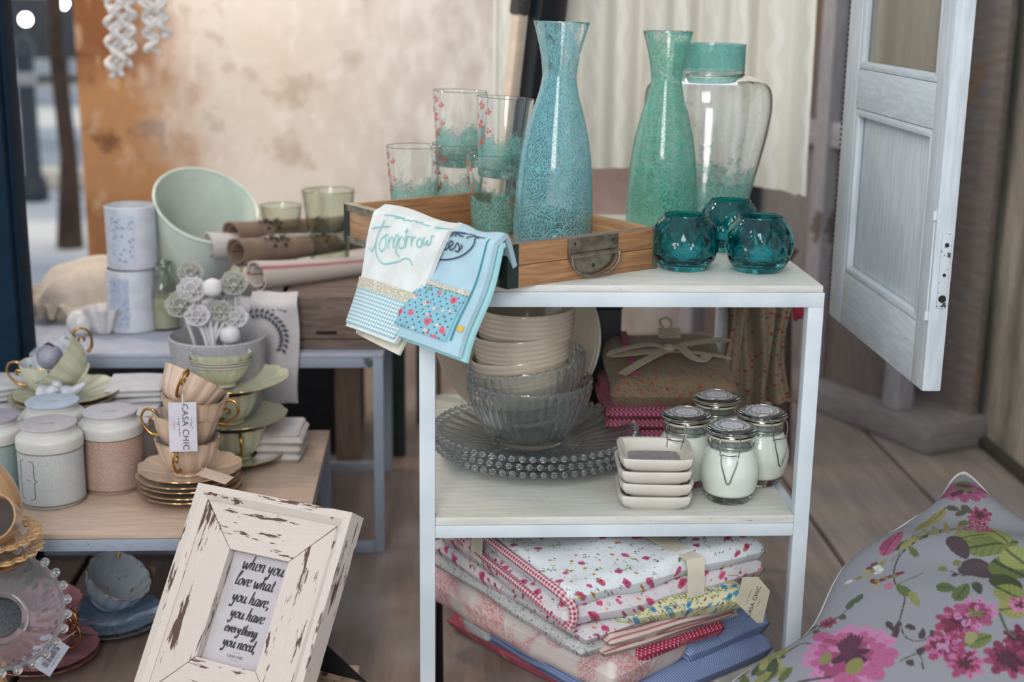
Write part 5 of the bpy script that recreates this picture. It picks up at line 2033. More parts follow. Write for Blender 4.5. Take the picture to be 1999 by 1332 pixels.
for k in range(26):
    x, y = 1440 + rng.random() * 90, 1320 - rng.random() * 70
    a = -1.0 + rng.normal() * .5
    leafpx((x, y), (x + 36 * math.cos(a), y + 36 * math.sin(a)), 8, ('#7d7f38', '#55602c', '#8d8c46', '#3d4a30')[k % 4])
stem([(1500, 1332), (1560, 1322), (1620, 1322)], 5, '#4c3f3a')
stem([(1520, 1260), (1560, 1235), (1585, 1240)], 4, '#4a5544')
for k in range(60):   # motifs on the parts beyond the picture
    s_, t_2 = rng.uniform(-.29, .29), rng.uniform(-.02, .29)
    if MxI is not None and t_2 > .0:
        c = (s_, t_2)
        d = Mx @ Vector((c[0], c[1], .05)) - CAM
        pxx = 999.5 + FPX * d.dot(RT) / d.dot(FW)
        pyy = 666 - FPX * d.dot(UP) / d.dot(FW)
        if pxx > 2060 or pyy > 1400:
            if k % 3 == 0:
                flower(pxx, pyy, 40, 9, ('#a0406a', '#8f2350', '#6a1238'))
            else:
                leafpx((pxx, pyy), (pxx + 50 * math.cos(k), pyy + 50 * math.sin(k)), 16, (YG, GR)[k % 2], DG)

uvl = []
for f in FF:
    uvl += [(VV[i][0], VV[i][1]) for i in f]
_l = pt.C.mean(axis=1, keepdims=True)
pt.C = (pt.C * .78 + _l * .22) * .86
mesh_obj('front_cover', VV, FF, painted('printed_grey_linen'), cu, uvl, 80, pt.C)
gb_ = np.linspace(-1, 1, 50)
VB = [pillow(s, t, -1) for s in gb_ for t in gb_]
FB = [(i * 50 + j + 1, (i + 1) * 50 + j + 1, (i + 1) * 50 + j, i * 50 + j) for i in range(49) for j in range(49)]
if up_sign < 0:
    FB = [f[::-1] for f in FB]
mesh_obj('back_cover', VB, FB, fabric('grey_linen_back', '#8f9097'), cu, box_uv(VB, FB), 80)
edge = [pillow(s, -1, 1) for s in g1[::8]] + [pillow(1, t, 1) for t in g1[::8]] + [pillow(s, 1, 1) for s in g1[::-8]] + [pillow(-1, t, 1) for t in g1[::-8]]
MB().tube(edge, .0022, 6, closed=True).build('piping', fabric('white_piping', '#bdb6b2'), cu, 60)

# plain cushion underneath, propping the printed one
c2_ = thing('lace_cushion', 'cream textured cushion propping up the floral cushion', 'cushion', (0.96, 1.70, 0.0), (0, 0, 0.5))
V2, F2, u2 = slab_geo(.44, .44, .12, 40, 40, 4.4, .3, .006)
mesh_obj('cover', V2, F2, plain('cream_boucle', '#b8b0a8', .95, 0, .2, 260, .8), c2_, u2, 80)
MB().tube([(.225 * math.copysign(abs(math.cos(a)) ** .35, math.cos(a)), .225 * math.copysign(abs(math.sin(a)) ** .35, math.sin(a)), .06) for a in np.linspace(0, 2 * PI, 81)[:-1]], .004, 6, closed=True).build('piping', fabric('cream_piping', '#c2bab0'), c2_, 60)

# ================================================================== distressed picture frame
KF = 1.15
ax_, ay_, az_ = (math.radians(a) for a in (-33.0, -1.2, -31.0))
RM = (Matrix.Rotation(az_, 3, 'Z') @ Matrix.Rotation(ax_, 3, 'X') @ Matrix.Rotation(ay_, 3, 'Y'))
FC = CAM + ray(480.3, 1192.2) * 1.6 * KF
fr = thing('picture_frame', 'cream distressed wooden picture frame with a handwritten verse, leaning back on its strut', 'picture frame')
MF = RM.to_4x4()
MF.translation = FC
fr.matrix_world = MF
ow, oh, ob = .0854 * KF, .0854 * 1.5 * KF, .0686 * KF
fm = chippy('distressed_cream_paint', '#c6bab1', '#5b4038', .72, 0.5, 3.6, 52, .03, .6)
fm2 = chippy('distressed_cream_moulding', '#c4b9b0', '#5b4038', .68, 0.55, 4.4, 60, .03, .6)


def mitre(name, inner, outer, side, y0, y1, m, bev=.0, slope=0.0):
    """one mitred board; inner/outer half sizes (w,h)"""
    iw, ih = inner
    Ow, Oh = outer
    if side == 'top':
        q = [(-iw, ih), (iw, ih), (Ow, Oh), (-Ow, Oh)]
        al = lambda x, z: (x, z)
    elif side == 'bottom':
        q = [(iw, -ih), (-iw, -ih), (-Ow, -Oh), (Ow, -Oh)]
        al = lambda x, z: (x + 3, z)
    elif side == 'left':
        q = [(-iw, -ih), (-iw, ih), (-Ow, Oh), (-Ow, -Oh)]
        al = lambda x, z: (z + 5, x)
    else:
        q = [(iw, ih), (iw, -ih), (Ow, -Oh), (Ow, Oh)]
        al = lambda x, z: (z + 8, x)
    g_ = .0003
    yf = [y0 + slope, y0 + slope, y0, y0]
    V = [(x, y, z) for (x, z), y in zip(q, yf)] + [(x, y1, z) for x, z in q]
    F_ = [(0, 1, 2, 3), (7, 6, 5, 4), (0, 4, 5, 1), (1, 5, 6, 2), (2, 6, 7, 3), (3, 7, 4, 0)]
    uv = []
    for f in F_:
        for i in f:
            a = al(V[i][0], V[i][2])
            uv.append((a[0], a[1] + V[i][1]))
    me = mesh_obj(name, V, F_, m, fr, uv, 0)
    return me


mw = .017 * KF
for s_ in ('top', 'bottom', 'left', 'right'):
    a = mitre('face_board', (ow / 2, oh / 2), (ow / 2 + ob - mw, oh / 2 + ob - mw), s_, -.010, .012, fm, 0, .001)
    for v in a.data.vertices:
        v.co.x *= .988 if s_ in ('top', 'bottom') else 1.0
        v.co.z *= .991 if s_ in ('left', 'right') else 1.0
    mitre('moulding', (ow / 2 + ob - mw, oh / 2 + ob - mw), (ow / 2 + ob - mw * .55, oh / 2 + ob - mw * .55), s_, -.0175, .012, fm2, 0, .006)
    mitre('outer_edge', (ow / 2 + ob - mw * .55, oh / 2 + ob - mw * .55), (ow / 2 + ob, oh / 2 + ob), s_, -.0172, .014, fm2, 0, -.0005)
MB().box((0, .006, 0), (ow + .004, .002, oh + .004)).build('print_paper', plain('white_print_paper', '#c9c2c4', .6, 0, .03), fr)
MB().box((0, .0015, 0), (ow + .003, .0016, oh + .003)).build('glazing', glass('frame_glazing', (1, 1, 1), 0, 1.3), fr)
MB().box((0, .0125, 0), (ow + ob, .004, oh + ob)).build('backing_board', plain('black_backing', '#15171c', .8), fr)
ink2 = plain('brush_ink', '#1d1a22', .6)
rows = [('when you', .0128, .0455, .004), ('love what', .0118, .0265, -.002), ('you have,', .0118, .0075, .0), ('you have', .0112, -.0105, .002), ('everything', .0092, -.0270, -.001), ('you need,', .0102, -.0430, .003)]
for tx, sz, zc, dx in rows:
    ss, wt_ = strokes(tx, sz * .80, .18)
    k_ = (ow * .93) / wt_ if wt_ > ow * .93 else 1.0
    x0_ = -wt_ * k_ / 2 + dx
    V, Fc = ribbons(ss, lambda x, y: (x0_ + x * k_, .0045, zc * KF * 1.02 + y + .0), .0029, .0007, 1.2)
    mesh_obj('lettering', V, Fc, ink2, fr, None, 0)
type_obj('small_print', 'CASA CHIC', .0050, ink2, fr, (.002, .0046, -.0575 * KF * .93), (PI / 2, 0, 0))
scribble('small_print', 0.0121, 0.0013, ink2, fr, (.002, .0046, -.0525 * KF * .93), (PI / 2, 0, 0))
scribble('small_print', 0.0145, 0.0013, ink2, fr, (.002, .0046, -.0620 * KF * .93), (PI / 2, 0, 0))
# strut: from the frame's back down to the stand it rests on
zb = FC.z - (oh / 2 + ob) * math.cos(ax_)
ZS = zb - .003


def w2f(p):
    return MF.inverted() @ Vector(p)


hin = Vector((0, .015, .03))
ft_w = MF @ Vector((0, .012, -oh / 2 - ob)) + Vector((.515, .857, 0)) * .185 + Vector((.857, -.515, 0)) * .065
ft_w.z = ZS + .002
ft = w2f(ft_w)
sb = MB()
px_ = Vector((1, 0, 0))
a0, a1, b0, b1 = hin - px_ * .02, hin + px_ * .02, ft - px_ * .045, ft + px_ * .045
th_v = Vector((0, .003, .001))
sb.add([a0, a1, b1, b0, a0 + th_v, a1 + th_v, b1 + th_v, b0 + th_v], [(0, 1, 2, 3), (7, 6, 5, 4), (0, 4, 5, 1), (1, 5, 6, 2), (2, 6, 7, 3), (3, 7, 4, 0)])
sb.build('strut', plain('navy_black_velvet', '#0a0d14', .9), fr, 0)

# flat distressed board the frame stands on
bc = onz(703, 1298, ZS)
fl_ = thing('distressed_board', 'peeling cream painted wooden board under the foot of the picture frame', 'board', (bc.x, bc.y, 0), (0, 0, az_ + math.radians(26)))
bdm = chippy('peeling_cream_board', '#c7a98c', '#4f352a', .62, 1, 1, 55, .03, .6)
BW, BD = .30, .20
MB().box((-BW / 2, -BD / 2, (ZS - .008) / 2), (BW, BD, ZS - .008), .003).build('core', bdm, fl_)
for (x, y, sx, sy) in ((-BW / 2, -.011, BW, .022), (-BW / 2, -BD + .011, BW, .022), (-.011, -BD / 2, .022, BD - .044), (-BW + .011, -BD / 2, .022, BD - .044)):
    MB().box((x, y, ZS - .010), (sx, sy, .020), .004).build('raised_edge', bdm, fl_)

# ================================================================== nest of metal tables on the left
bs = chippy('blue_grey_painted_steel', '#8b95a3', '#4f555e', .35, 1, 1, 60, .05, .45)
LT = ony(300, 1042, 1.86).z
TT = 0.374


def table(name, label, x0, x1, y0, y1, z, tube_, sled, topm):
    t = thing(name, label, 'table', ((x0 + x1) / 2, (y0 + y1) / 2, 0))
    w_, d_ = x1 - x0, y1 - y0
    MB().box((0, 0, z - .004), (w_, d_, .008), .0015).build('table_top', topm, t)
    for sx in (-1, 1):
        for sy in (-1, 1):
            MB().box((sx * (w_ - tube_) / 2, sy * (d_ - tube_) / 2, (z - .008) / 2), (tube_, tube_, z - .0085), .0012, grain='swap').build('leg', bs, t)
    for sy in (-1, 1):
        MB().box((0, sy * (d_ - tube_) / 2, z - .0085 - tube_ / 2), (w_ - 2 * tube_ - .0005, tube_, tube_), .0012).build('rail', bs, t)
    for sx in (-1, 1):
        MB().box((sx * (w_ - tube_) / 2, 0, z - .0085 - tube_ / 2), (tube_, d_ - 2 * tube_ - .0005, tube_), .0012, grain='swap').build('rail', bs, t)
    if sled:
        for sy in (-1, 1):
            MB().box((0, sy * (d_ - tube_) / 2, tube_ / 2), (w_ - 2 * tube_ - .0005, tube_, tube_), .0012).build('foot_rail', bs, t)
    return t


lt_top = wood('pale_birch_top', '#a88f7d', '#bda594', 5, 40, .4)
table('low_table', 'low metal side table with a pale wooden top full of teacups and canisters', -.86, -.188, 1.86, 2.335, LT, .018, False, lt_top)
table('tall_table', 'taller blue-grey metal side table behind the low one, holding mugs and rolled cloths', -.92, -.094, 2.343, 2.80, TT, .018, True, plain('blue_grey_table_top', '#a3a7b4', .5))

# ---------------------------------------------------------------- crockery builders
gold = plain('gilt', '#b58a4c', .2, 1.0, .15)


def flute_n(n, amp, zlo=.012):
    return lambda th_, r, z, i: (r * (1 + amp * (abs(math.cos(n * th_ / 2)) - .5) * (1 if z > zlo else 0)), z)


def m_lustre(name, a, b, rough=.18):
    g = G(name)
    n = g.noise(g.mp(g.uv(), (60, 6, 1)), 1.5, 3)
    return g.done(g.bsdf(g.mix(g.step(n, .3, .7), a, b), rough, 0, None, Coat_Weight=.4))


PROTO = {}


def teacup(key, label, loc, rot, outm, inm, group=None, lobes=14, k=1.0, hz=0.0):
    if key in PROTO:
        return dup(PROTO[key], loc, rot, label, group=group)
    t = thing('teacup', label, 'teacup', loc, rot, group)
    out = smooth_prof([(0, .004), (.018, .0035), (.022, .0), (.0248, .0015), (.0245, .006), (.033, .014), (.0415, .029), (.046, .044), (.0495, .056)], 4)
    out = [(r * k, z * k) for r, z in out]
    inn = [(r - .0022, z + .0005) for r, z in out if z > .008 and r > .026][::-1] + [(.02, .0085), (0, .008)]
    fl = flute_n(lobes, .045, .014 * k)
    V, Fc, uv = lathe_geo(out, 112, fl)
    mesh_obj('bowl', V, Fc, outm, t, uv, 60)
    V, Fc, uv = lathe_geo([(out[-1][0] - .0003, out[-1][1])] + inn, 112, fl)
    mesh_obj('lining', V, Fc, inm, t, uv, 60)
    rr = out[-1]
    MB().tube([(lambda q: (q[0] * math.cos(a), q[0] * math.sin(a), q[1]))(fl(a, rr[0] - .0008, rr[1], 0)) for a in np.linspace(0, 2 * PI, 113)[:-1]], .0006, 6, closed=True).build('gilt_rim', gold, t)
    hp_ = [(.044, 0, .046), (.052, 0, .056), (.064, 0, .055), (.069, 0, .043), (.064, 0, .030), (.052, 0, .019), (.040, 0, .017)]
    hp_ = [(x * k, y * k, z * k) for x, y, z in hp_]
    C_ = [tuple(p) for p in catmull(hp_, 6)]
    MB().tube(C_, [.0032 - .0012 * math.sin(PI * i / (len(C_) - 1)) for i in range(len(C_))], 8).build('handle', gold, t, 60)
    MB().tube([tuple(p) for p in catmull([(.045 * k, 0, .040 * k), (.053 * k, 0, .043 * k), (.056 * k, 0, .037 * k), (.051 * k, 0, .034 * k)], 5)], .0018, 6).build('handle_curl', gold, t, 60)
    PROTO[key] = t
    return t


def saucer(key, label, loc, rot, m, group=None, lobes=14, R=.078):
    key = 'saucer_' + key
    if key in PROTO:
        return dup(PROTO[key], loc, rot, label, group=group)
    t = thing('saucer', label, 'saucer', loc, rot, group)
    s = R / .078
    pr = [(0, .0015), (.026, .001), (.030, 0), (.034, .0005), (.038, .003), (.055, .0065), (.070, .011), (.078, .0145), (.0775, .0160), (.070, .0132), (.055, .0086), (.038, .0055), (.03, .0045), (.026, .0042), (0, .0042)]
    pr = [(r * s, z) for r, z in pr]

    def fl(th_, r, z, i):
        if r > .036:
            w = abs(math.cos(lobes * th_ / 2)) - .5
            return r * (1 + .03 * w * min(1, (r - .036) / .03)), z + .0012 * w * min(1, (r - .036) / .03)
        return r, z
    V, Fc, uv = lathe_geo(pr, 112, fl)
    mesh_obj('dish', V, Fc, m, t, uv, 60)
    MB().tube([(lambda q: (q[0] * math.cos(a), q[0] * math.sin(a), q[1]))(fl(a, .0778 * s, .0153, 7)) for a in np.linspace(0, 2 * PI, 113)[:-1]], .0006, 6, closed=True).build('gilt_rim', gold, t)
    PROTO[key] = t
    return t


peach = m_lustre('peach_lustre', '#b3967f', '#c8b09b')
pearl = m_lustre('pearl_lining', '#bdb1a6', '#cbc2b8')
mint = m_lustre('mint_glaze', '#aaaa8e', '#bdbda4')
floralin = ditsy('floral_cup_lining', '#c3c8cc', ['#9a9a5a', '#a8a060'], ['#7a8a58', '#6f8060'], .03, .12, .14)
minti = floralin
bluec = m_lustre('blue_glaze', '#5d7a98', '#7d97ae')
bluew = ditsy('pale_blue_lining', '#b0bac4', ['#8b7a5c', '#8b94a0'], ['#7f92a6', '#8fa0ae'], .026, .13, .2)
pinkc = m_lustre('pink_glaze', '#a8747c', '#bd8a92')
ord_ = ('lowest', 'second', 'third', 'fourth', 'topmost')

# peach stack
ps_ = onz(371, 968, LT)
for k in range(5):
    saucer('peach', ('peach lustre gilt-edged saucer, lowest of the five under the tagged cups', 'peach lustre gilt-edged saucer, second from the bottom of the five', 'peach lustre gilt-edged saucer in the middle of the five', 'peach lustre gilt-edged saucer, second from the top of the five', 'peach lustre gilt-edged saucer, topmost of the five under the tagged cups')[k], (ps_.x + .002 * math.sin(k * 2), ps_.y + .002 * math.cos(k * 3), LT + .0082 * k), (0, 0, .1 * k), peach, 'peach saucers')
zc = LT + .0082 * 4 + .0044
teacup('peach', 'peach lustre teacup with a gilt handle, lowest of the tagged stack', (ps_.x, ps_.y, zc), (0, 0, math.radians(-98)), peach, pearl, 'peach teacups')
teacup('peach', 'peach lustre teacup with its gilt handle out to the left of the swing tag', (ps_.x - .006, ps_.y + .002, zc + .036), (math.radians(3), math.radians(-5), math.radians(172)), peach, pearl, 'peach teacups')
teacup('peach', 'peach lustre teacup with its gilt handle out to the right of the swing tag', (ps_.x + .008, ps_.y + .004, zc + .068), (math.radians(2), math.radians(7), math.radians(-12)), peach, pearl, 'peach teacups')
teacup('peach', 'peach lustre teacup tipped over on top of the tagged stack', (ps_.x - .010, ps_.y - .004, zc + .100), aim((.42, .36, .80), (-.25, -1, 0)), peach, pearl, 'peach teacups')

# swing tag on the peach cups
tgp = ony(357, 834, ps_.y - .064)
sg = thing('swing_tag', 'white CASA CHIC swing tag hanging on the peach teacups', 'tag', tgp, (math.radians(-3), math.radians(.5), math.radians(6)))
MB().box((0, 0, 0), (.040, .0008, .074), 0).build('card', plain('lilac_white_card', '#bdb9c0', .7), sg)
rr_ = (PI / 2, math.radians(90), 0)
type_obj('print', 'CASA CHIC', .0125, ink, sg, (.0035, -.0008, 0), rr_, space=1.1)
scribble('print', 0.0172, 0.0031, ink, sg, (.0125, -.0008, .006), rr_)
scribble('print', 0.0286, 0.0031, ink, sg, (-.0055, -.0008, .002), rr_)
scribble('print', 0.0131, 0.0020, ink, sg, (-.0125, -.0008, .004), rr_)
MB().tube([(0, -.001, .030), (.001, -.003, .038), (.0, .012, .046)], .0008, 6).build('string', plain('white_string', '#c9ccd2', .9), sg)
# loose card under the peach cups
lc = onz(425, 952, LT + .055)
t = thing('price_card', 'small cream price card slipped under the lowest peach teacup', 'card', (ps_.x + .048, ps_.y - .054, LT + .051), (math.radians(8), math.radians(10), -.4))
MB().box((0, 0, 0), (.05, .024, .0007), 0).build('card', plain('cream_price_card', '#c2ab98', .7), t)
MB().tube([(-.02, 0, .0008), (-.03, .006, .004), (-.032, .012, .006)], .0006, 5).build('string', plain('price_string', '#b8aa98', .9), t)

# mint stack behind
pm_ = onz(463, 898, LT)
z = LT
names = ('lowest', 'middle', 'topmost')
for k in range(3):
    saucer('mint', 'mint glazed gilt-edged saucer, ' + names[k] + ' of the three in the green stack', (pm_.x + .006 * k, pm_.y, z), (0, math.radians(-2 * k), .2 * k), mint, 'mint saucers in the green stack')
    z += .0046
    c = teacup('mint', 'mint glazed teacup, ' + names[k] + ' of the three in the green stack', (pm_.x - .010 * k, pm_.y - .003 * k, z), (0, math.radians((0, 1, 3)[k]), math.radians((-75, -95, 80)[k])), mint, minti, 'mint teacups in the green stack')
    z += .0575
# paper label band on the top mint cup
lbp = thing('label_strip', 'printed paper strip round the topmost mint teacup', 'label', c.location, c.rotation_euler)
MB().lathe([(.0462, .036), (.0482, .047), (.0486, .047), (.0466, .036)], 40).build('strip', stripes('printed_strip', '#b8b2a4', '#55504a', .0045, .4, 1), lbp)
lbp.scale = (1.03, 1.03, 1)

# folded napkin right of the mint cups
nk_ = onz(548, 893, LT)
t = thing('folded_napkin', 'folded white napkin at the right end of the low table', 'napkin', (nk_.x, nk_.y + .02, LT), (0, 0, math.radians(-4)))
for k in range(3):
    slab('fold', .075, .10, .014, fabric('white_napkin', '#b9b0ac'), t, (.001 * k, .002 * k, .0135 * k), .02 * k, k + .5, .1, .002, 20, 20)
t2_ = slab('top_flap', .07, .09, .007, fabric('white_napkin_flap', '#c0b8b6'), t, (.0, .004, .041), .05, 7.7, .1, .004, 20, 20)

# canisters
CAN = None
shell_w = plain('canister_cream_enamel', '#b9b7b2', .4, 0, .06)


def m_can(name, a, b):
    g = G(name)
    v = g.vor(g.uv(), 420, 'DISTANCE_TO_EDGE')
    n = g.noise(g.uv(), 30, 3)
    c = g.mix(g.step(v.outputs[0], .05, .15), b, a)
    c = g.mix(g.step(n, .4, .7, 0, .3), c, b)
    return g.done(g.bsdf(c, .55, 0, g.bump(v.outputs[0], .3, .002)))


for px, py, lb, colr, lidc in ((105, 976, 'cream storage canister with a bracket-shaped label in front of the others', ('#b3b5b3', '#9fa3a2'), '#a7a2a4'), (223, 948, 'storage canister with a brown lace pattern beside the peach cups', ('#8f7568', '#b09488'), '#a8a5aa'), (112, 926, 'cream storage canister with a pale blue lid at the back', ('#b1b3b0', '#a3a6a4'), '#a3adba'), (-8, 962, 'green-grey storage canister at the left end of the low table', ('#8fa09c', '#7d8f8c'), '#95909a')):
    P = onz(px, py, LT)
    t = thing('storage_canister', lb, 'canister', P, (0, 0, .2), 'storage canisters on the low table')
    pr = [(0, .0), (.044, 0), (.046, .002), (.046, .006), (.0475, .007), (.0475, .086), (.0465, .087)]
    MB().lathe(pr + [(.04, .087), (0, .087)], 64).build('body', m_can('canister_print_%d' % px if px > 0 else 'canister_print_end', *colr), t, 40)
    MB().lathe(smooth_prof([(.0478, .086), (.0486, .0875), (.0488, .098), (.0475, .104), (.041, .109), (.0392, .112), (.0392, .119)], 3) + [(.036, .119), (0, .117)], 64).build('shoulder', shell_w, t, 50)
    MB().lathe([(.0392, .1185), (.0408, .119), (.0412, .1205), (.0405, .1225), (.038, .1232), (0, .1232)], 64).build('lid', plain('canister_lid_%s' % lidc[1:], lidc, .5, 0, .1, 90), t, 50)
    for zz in (.0865, .0065):
        MB().tube([(.0481 * math.cos(a), .0481 * math.sin(a), zz) for a in np.linspace(0, 2 * PI, 65)[:-1]], .0009, 6, closed=True).build('olive_line', plain('olive_line', '#6b6340', .5), t)
    if px == 105:
        br_ = [(-.006, .03), (.0, .029), (.0025, .024), (.002, .008), (.004, .002), (.0065, 0), (.004, -.002), (.002, -.008), (.0025, -.024), (.0, -.029), (-.006, -.03)]
        ss = [[tuple(p) for p in catmull(br_, 5)]]
        ss.append([(-.006 - p[0] * 0 - .016 - p[0], p[1]) for p in ss[0]])

        def cyl(x, y):
            a = math.radians(-120) + x / .0478
            return (.0479 * math.cos(a), .0479 * math.sin(a), .046 + y)
        V, Fc = ribbons(ss, cyl, .0010, .0006)
        mesh_obj('bracket_print', V, Fc, plain('bracket_ink', '#3b4048', .7), t, None, 0)
        V, Fc = ribbons([[(-.010 + .003 * k, .001 * (-1) ** k) for k in range(4)]], lambda x, y: cyl(x - .003, y), .0010, .0005)
        tag(mesh_obj('word_print', V, Fc, plain('word_ink', '#5a5f66', .7), t, None, 0), kind='stuff')
    scribble('lid_print', .018, .004, plain('lid_ink', '#6a6468', .7), t, (0, -.008, .1235), (0, 0, 0), abs(px))

# mint cups, strainer and small porcelain on saucers, back left of the low table
RZ = .318
rx0, rx1 = ony(-60, 800, 2.22).x, ony(312, 800, 2.22).x
rs_ = thing('white_riser', 'low white riser box on the low table under the tilted mint cups', 'riser', ((rx0 + rx1) / 2, 2.226, LT))
rwm = chippy('white_riser_paint', '#bdbabb', '#8d857e', .35, 1, 1, 50, .03, .55)
MB().box((0, 0, RZ - LT - .006), (rx1 - rx0, .205, .012), .002).build('top_board', rwm, rs_)
for yy in (-.092, .092):
    MB().box((0, yy, (RZ - LT - .0125) / 2), (rx1 - rx0 - .01, .010, RZ - LT - .0125), .001).build('side_board', rwm, rs_)
for xx in (-1, 1):
    MB().box((xx * ((rx1 - rx0) / 2 - .011), 0, (RZ - LT - .0125) / 2), (.010, .172, RZ - LT - .0125), .001).build('end_board', rwm, rs_)
pl_ = onz(126, 787, RZ)
saucer('mintL', 'mint gilt-edged saucer lying under the tilted cups, lower of two', (pl_.x, pl_.y, RZ), (0, 0, 0), mint, 'mint saucers under the tilted cups', 14, .088)
saucer('mintL', 'mint gilt-edged saucer lying under the tilted cups, upper of two', (pl_.x + .006, pl_.y + .002, RZ + .008), (0, math.radians(-1.5), .2), mint, 'mint saucers under the tilted cups', 14, .088)
teacup('mint', 'mint teacup standing on the saucers with its gilt handle to the left', (pl_.x - .022, pl_.y + .01, RZ + .0125), (0, 0, math.radians(185)), mint, minti)
teacup('mint', 'mint teacup tilted on its side on the saucers, its gilt handle up', (pl_.x + .030, pl_.y - .004, RZ + .048), (math.radians(12), math.radians(-48), math.radians(8)), mint, minti)
ti = thing('tea_infuser', 'round mesh tea infuser ball with a dark ring, resting in the mint cups', 'tea infuser', ony(97, 697, pl_.y - .03))
MB().lathe(arc(0, 0, .021, .021, -90, 90, 14), 28).build('ball', plain('grey_steel_mesh', '#8d8c96', .45, .3, .25, 500, .6), ti)
MB().tube([(.0222 * math.cos(a) * .55, .0222 * math.cos(a) * -.35, .0222 * math.sin(a)) for a in np.linspace(0, 2 * PI, 33)[:-1]], .0022, 6, closed=True).build('ring', plain('dark_steel_ring', '#2f3438', .35, .8), ti)
MB().tube([(.0, -.014, -.02), (.004, -.02, -.034), (.014, -.022, -.046), (.018, -.025, -.064)], .0016, 6).build('chain', plain('dark_chain', '#3a3d42', .4, .8), ti)
bl = thing('porcelain_bell', 'small white porcelain bell lying on the mint saucer', 'bell', (onz(93, 768, RZ + .03).x, pl_.y - .045, RZ + .030), (math.radians(70), 0, math.radians(40)))
MB().lathe(shell(smooth_prof([(0, .034), (.006, .033), (.0105, .024), (.0125, .01), (.017, .0), (.0185, -.003)], 4)[::1], .0018), 32).build('cup', plain('white_bell_glaze', '#b5b6bb', .2), bl)
MB().lathe(arc(0, .037, .004, .004, -90, 90, 5), 10).build('knob', plain('white_bell_knob', '#b5b6bb', .2), bl)
bi = thing('porcelain_bird', 'small white porcelain bird sitting on the mint saucer', 'figurine', (onz(135, 772, RZ + .02).x, pl_.y - .05, RZ + .014))
V, Fc, uv = lathe_geo(smooth_prof([(0, 0), (.010, .001), (.017, .010), (.017, .020), (.011, .028), (0, .031)], 4), 24)
V = [(x * 1.1, y * .9, z) for x, y, z in V]
mesh_obj('body', V, Fc, plain('white_bird_glaze', '#b9b9c2', .2), bi, uv, 60)
MB().lathe(arc(0, 0, .009, .009, -90, 90, 8), 16, at=(-.010, -.002, .032)).build('head', plain('white_bird_head', '#b9b9c2', .2), bi)
MB().tube([(-.018, -.003, .032), (-.024, -.004, .030)], [.0025, .0006], 6).build('beak', plain('bird_beak', '#a7937a', .4), bi)
MB().tube([(.012, 0, .020), (.026, 0, .028), (.034, 0, .034)], [.008, .006, .003], 8).build('tail', plain('white_bird_tail', '#b9b9c2', .2), bi)

# white cloths lying on the low table
for (px, py, w_, d_, lb, ro) in ((10, 770, .13, .11, 'white folded cloth at the left end of the white riser', .5), (262, 775, .10, .09, 'white lace cloth folded flat on the riser beside the grey pot', .05)):
    P = onz(px, py, RZ)
    t = thing('folded_cloth', lb, 'cloth', (P.x, P.y, RZ), (0, 0, ro))
    for k in range(3):
        slab('fold', w_ - .004 * k, d_, .010, fabric('white_lace_cloth', '#b7b5b6'), t, (.002 * k, 0, .0092 * k), .03 * k, px + k, .2, .004, 24, 24)

# grey pot with porcelain flowers
py_ = 2.252
pr_ = ony(425, 655, py_)
pot = thing('grey_pot', 'speckled grey pot full of white porcelain flowers, behind the teacup stacks', 'pot', (pr_.x, py_, LT))
HP = pr_.z - LT
out = smooth_prof([(0, .002), (.060, .0), (.064, .004), (.069, HP * .3), (.0755, HP * .7), (.0805, HP)], 4)
MB().lathe(shell(out, .005), 64).build('wall', plain('speckled_grey_stoneware', '#9b9a9c', .7, 0, .2, 300, .3), pot)
MB().lathe([(0, HP * .55), (.06, HP * .55), (.066, HP * .56), (.05, HP * .6), (0, HP * .58)], 32).build('filling', plain('grey_pebble_fill', '#77767a', .9, 0, .3, 200, .6), pot)
pw_ = plain('white_bisque', '#c2bfc0', .45)
gw2 = plain('greyish_bisque', '#a3a39a', .6)
stm = plain('stem_grey', '#6e7b80', .6)


def blossom(label, px, py, dy, kind, r, root):
    H_ = ony(px, py, py_ + dy)
    base = Vector((pr_.x + root[0], py_ + root[1], LT + HP * .59))
    t = thing('porcelain_flower', label, 'flower', base, group='porcelain flowers in the grey pot')
    d = H_ - base
    mid = d * .5 + Vector((.006, -.006, .006))
    sp = [tuple(p) for p in catmull([(0, 0, 0), tuple(mid), tuple(d)], 8)]
    MB().tube(sp, .0028 if kind != 'fork' else .005, 7).build('stem', stm if kind == 'ball' else pw_, t)
    if kind == 'ball':
        MB().lathe(smooth_prof([(0, -r), (r * .8, -r * .6), (r, 0), (r * .8, r * .65), (0, r)], 4), 24, at=tuple(d)).build('bud', pw_, t)
    elif kind == 'fork':
        for k in range(5):
            a = (k - 2) * .28
            MB().tube([tuple(d * .55), tuple(d * .8 + Vector((math.sin(a) * .012, 0, 0))), tuple(d + Vector((math.sin(a) * .05, 0, .02 * math.cos(a))))], [.006, .0045, .0022], 7).build('finger_stem', pw_, t)
    else:
        for ring in range(2):
            for k in range(6):
                a = k * PI / 3 + ring * .5
                ca2, sa = math.cos(a), math.sin(a)
                tl = .7 if ring == 0 else .35

                def pet(u, v, ca2=ca2, sa=sa, tl=tl, ring=ring):
                    L = r * (1.15 - .35 * ring) * u
                    wv = r * .62 * math.sin(PI * (.15 + .8 * u)) * (v - .5) * 2
                    zup = L * (1 - tl) + r * .25 * u * u + .25 * abs(v - .5) * r
                    x, y = L * tl * ca2 - wv * sa, L * tl * sa + wv * ca2
                    # flowers face the window
                    return (d.x + x, d.y - zup * .7 + y * .35, d.z + y * .8 + zup * .5)
                sheet_obj('petal', pet, 6, 5, r, r, .0014, pw_ if kind == 'white' else gw2, t)
        MB().lathe(arc(0, 0, r * .25, r * .25, -90, 90, 5), 10, at=(d.x, d.y - r * .2, d.z + r * .1)).build('centre', gw2, t)
    return t


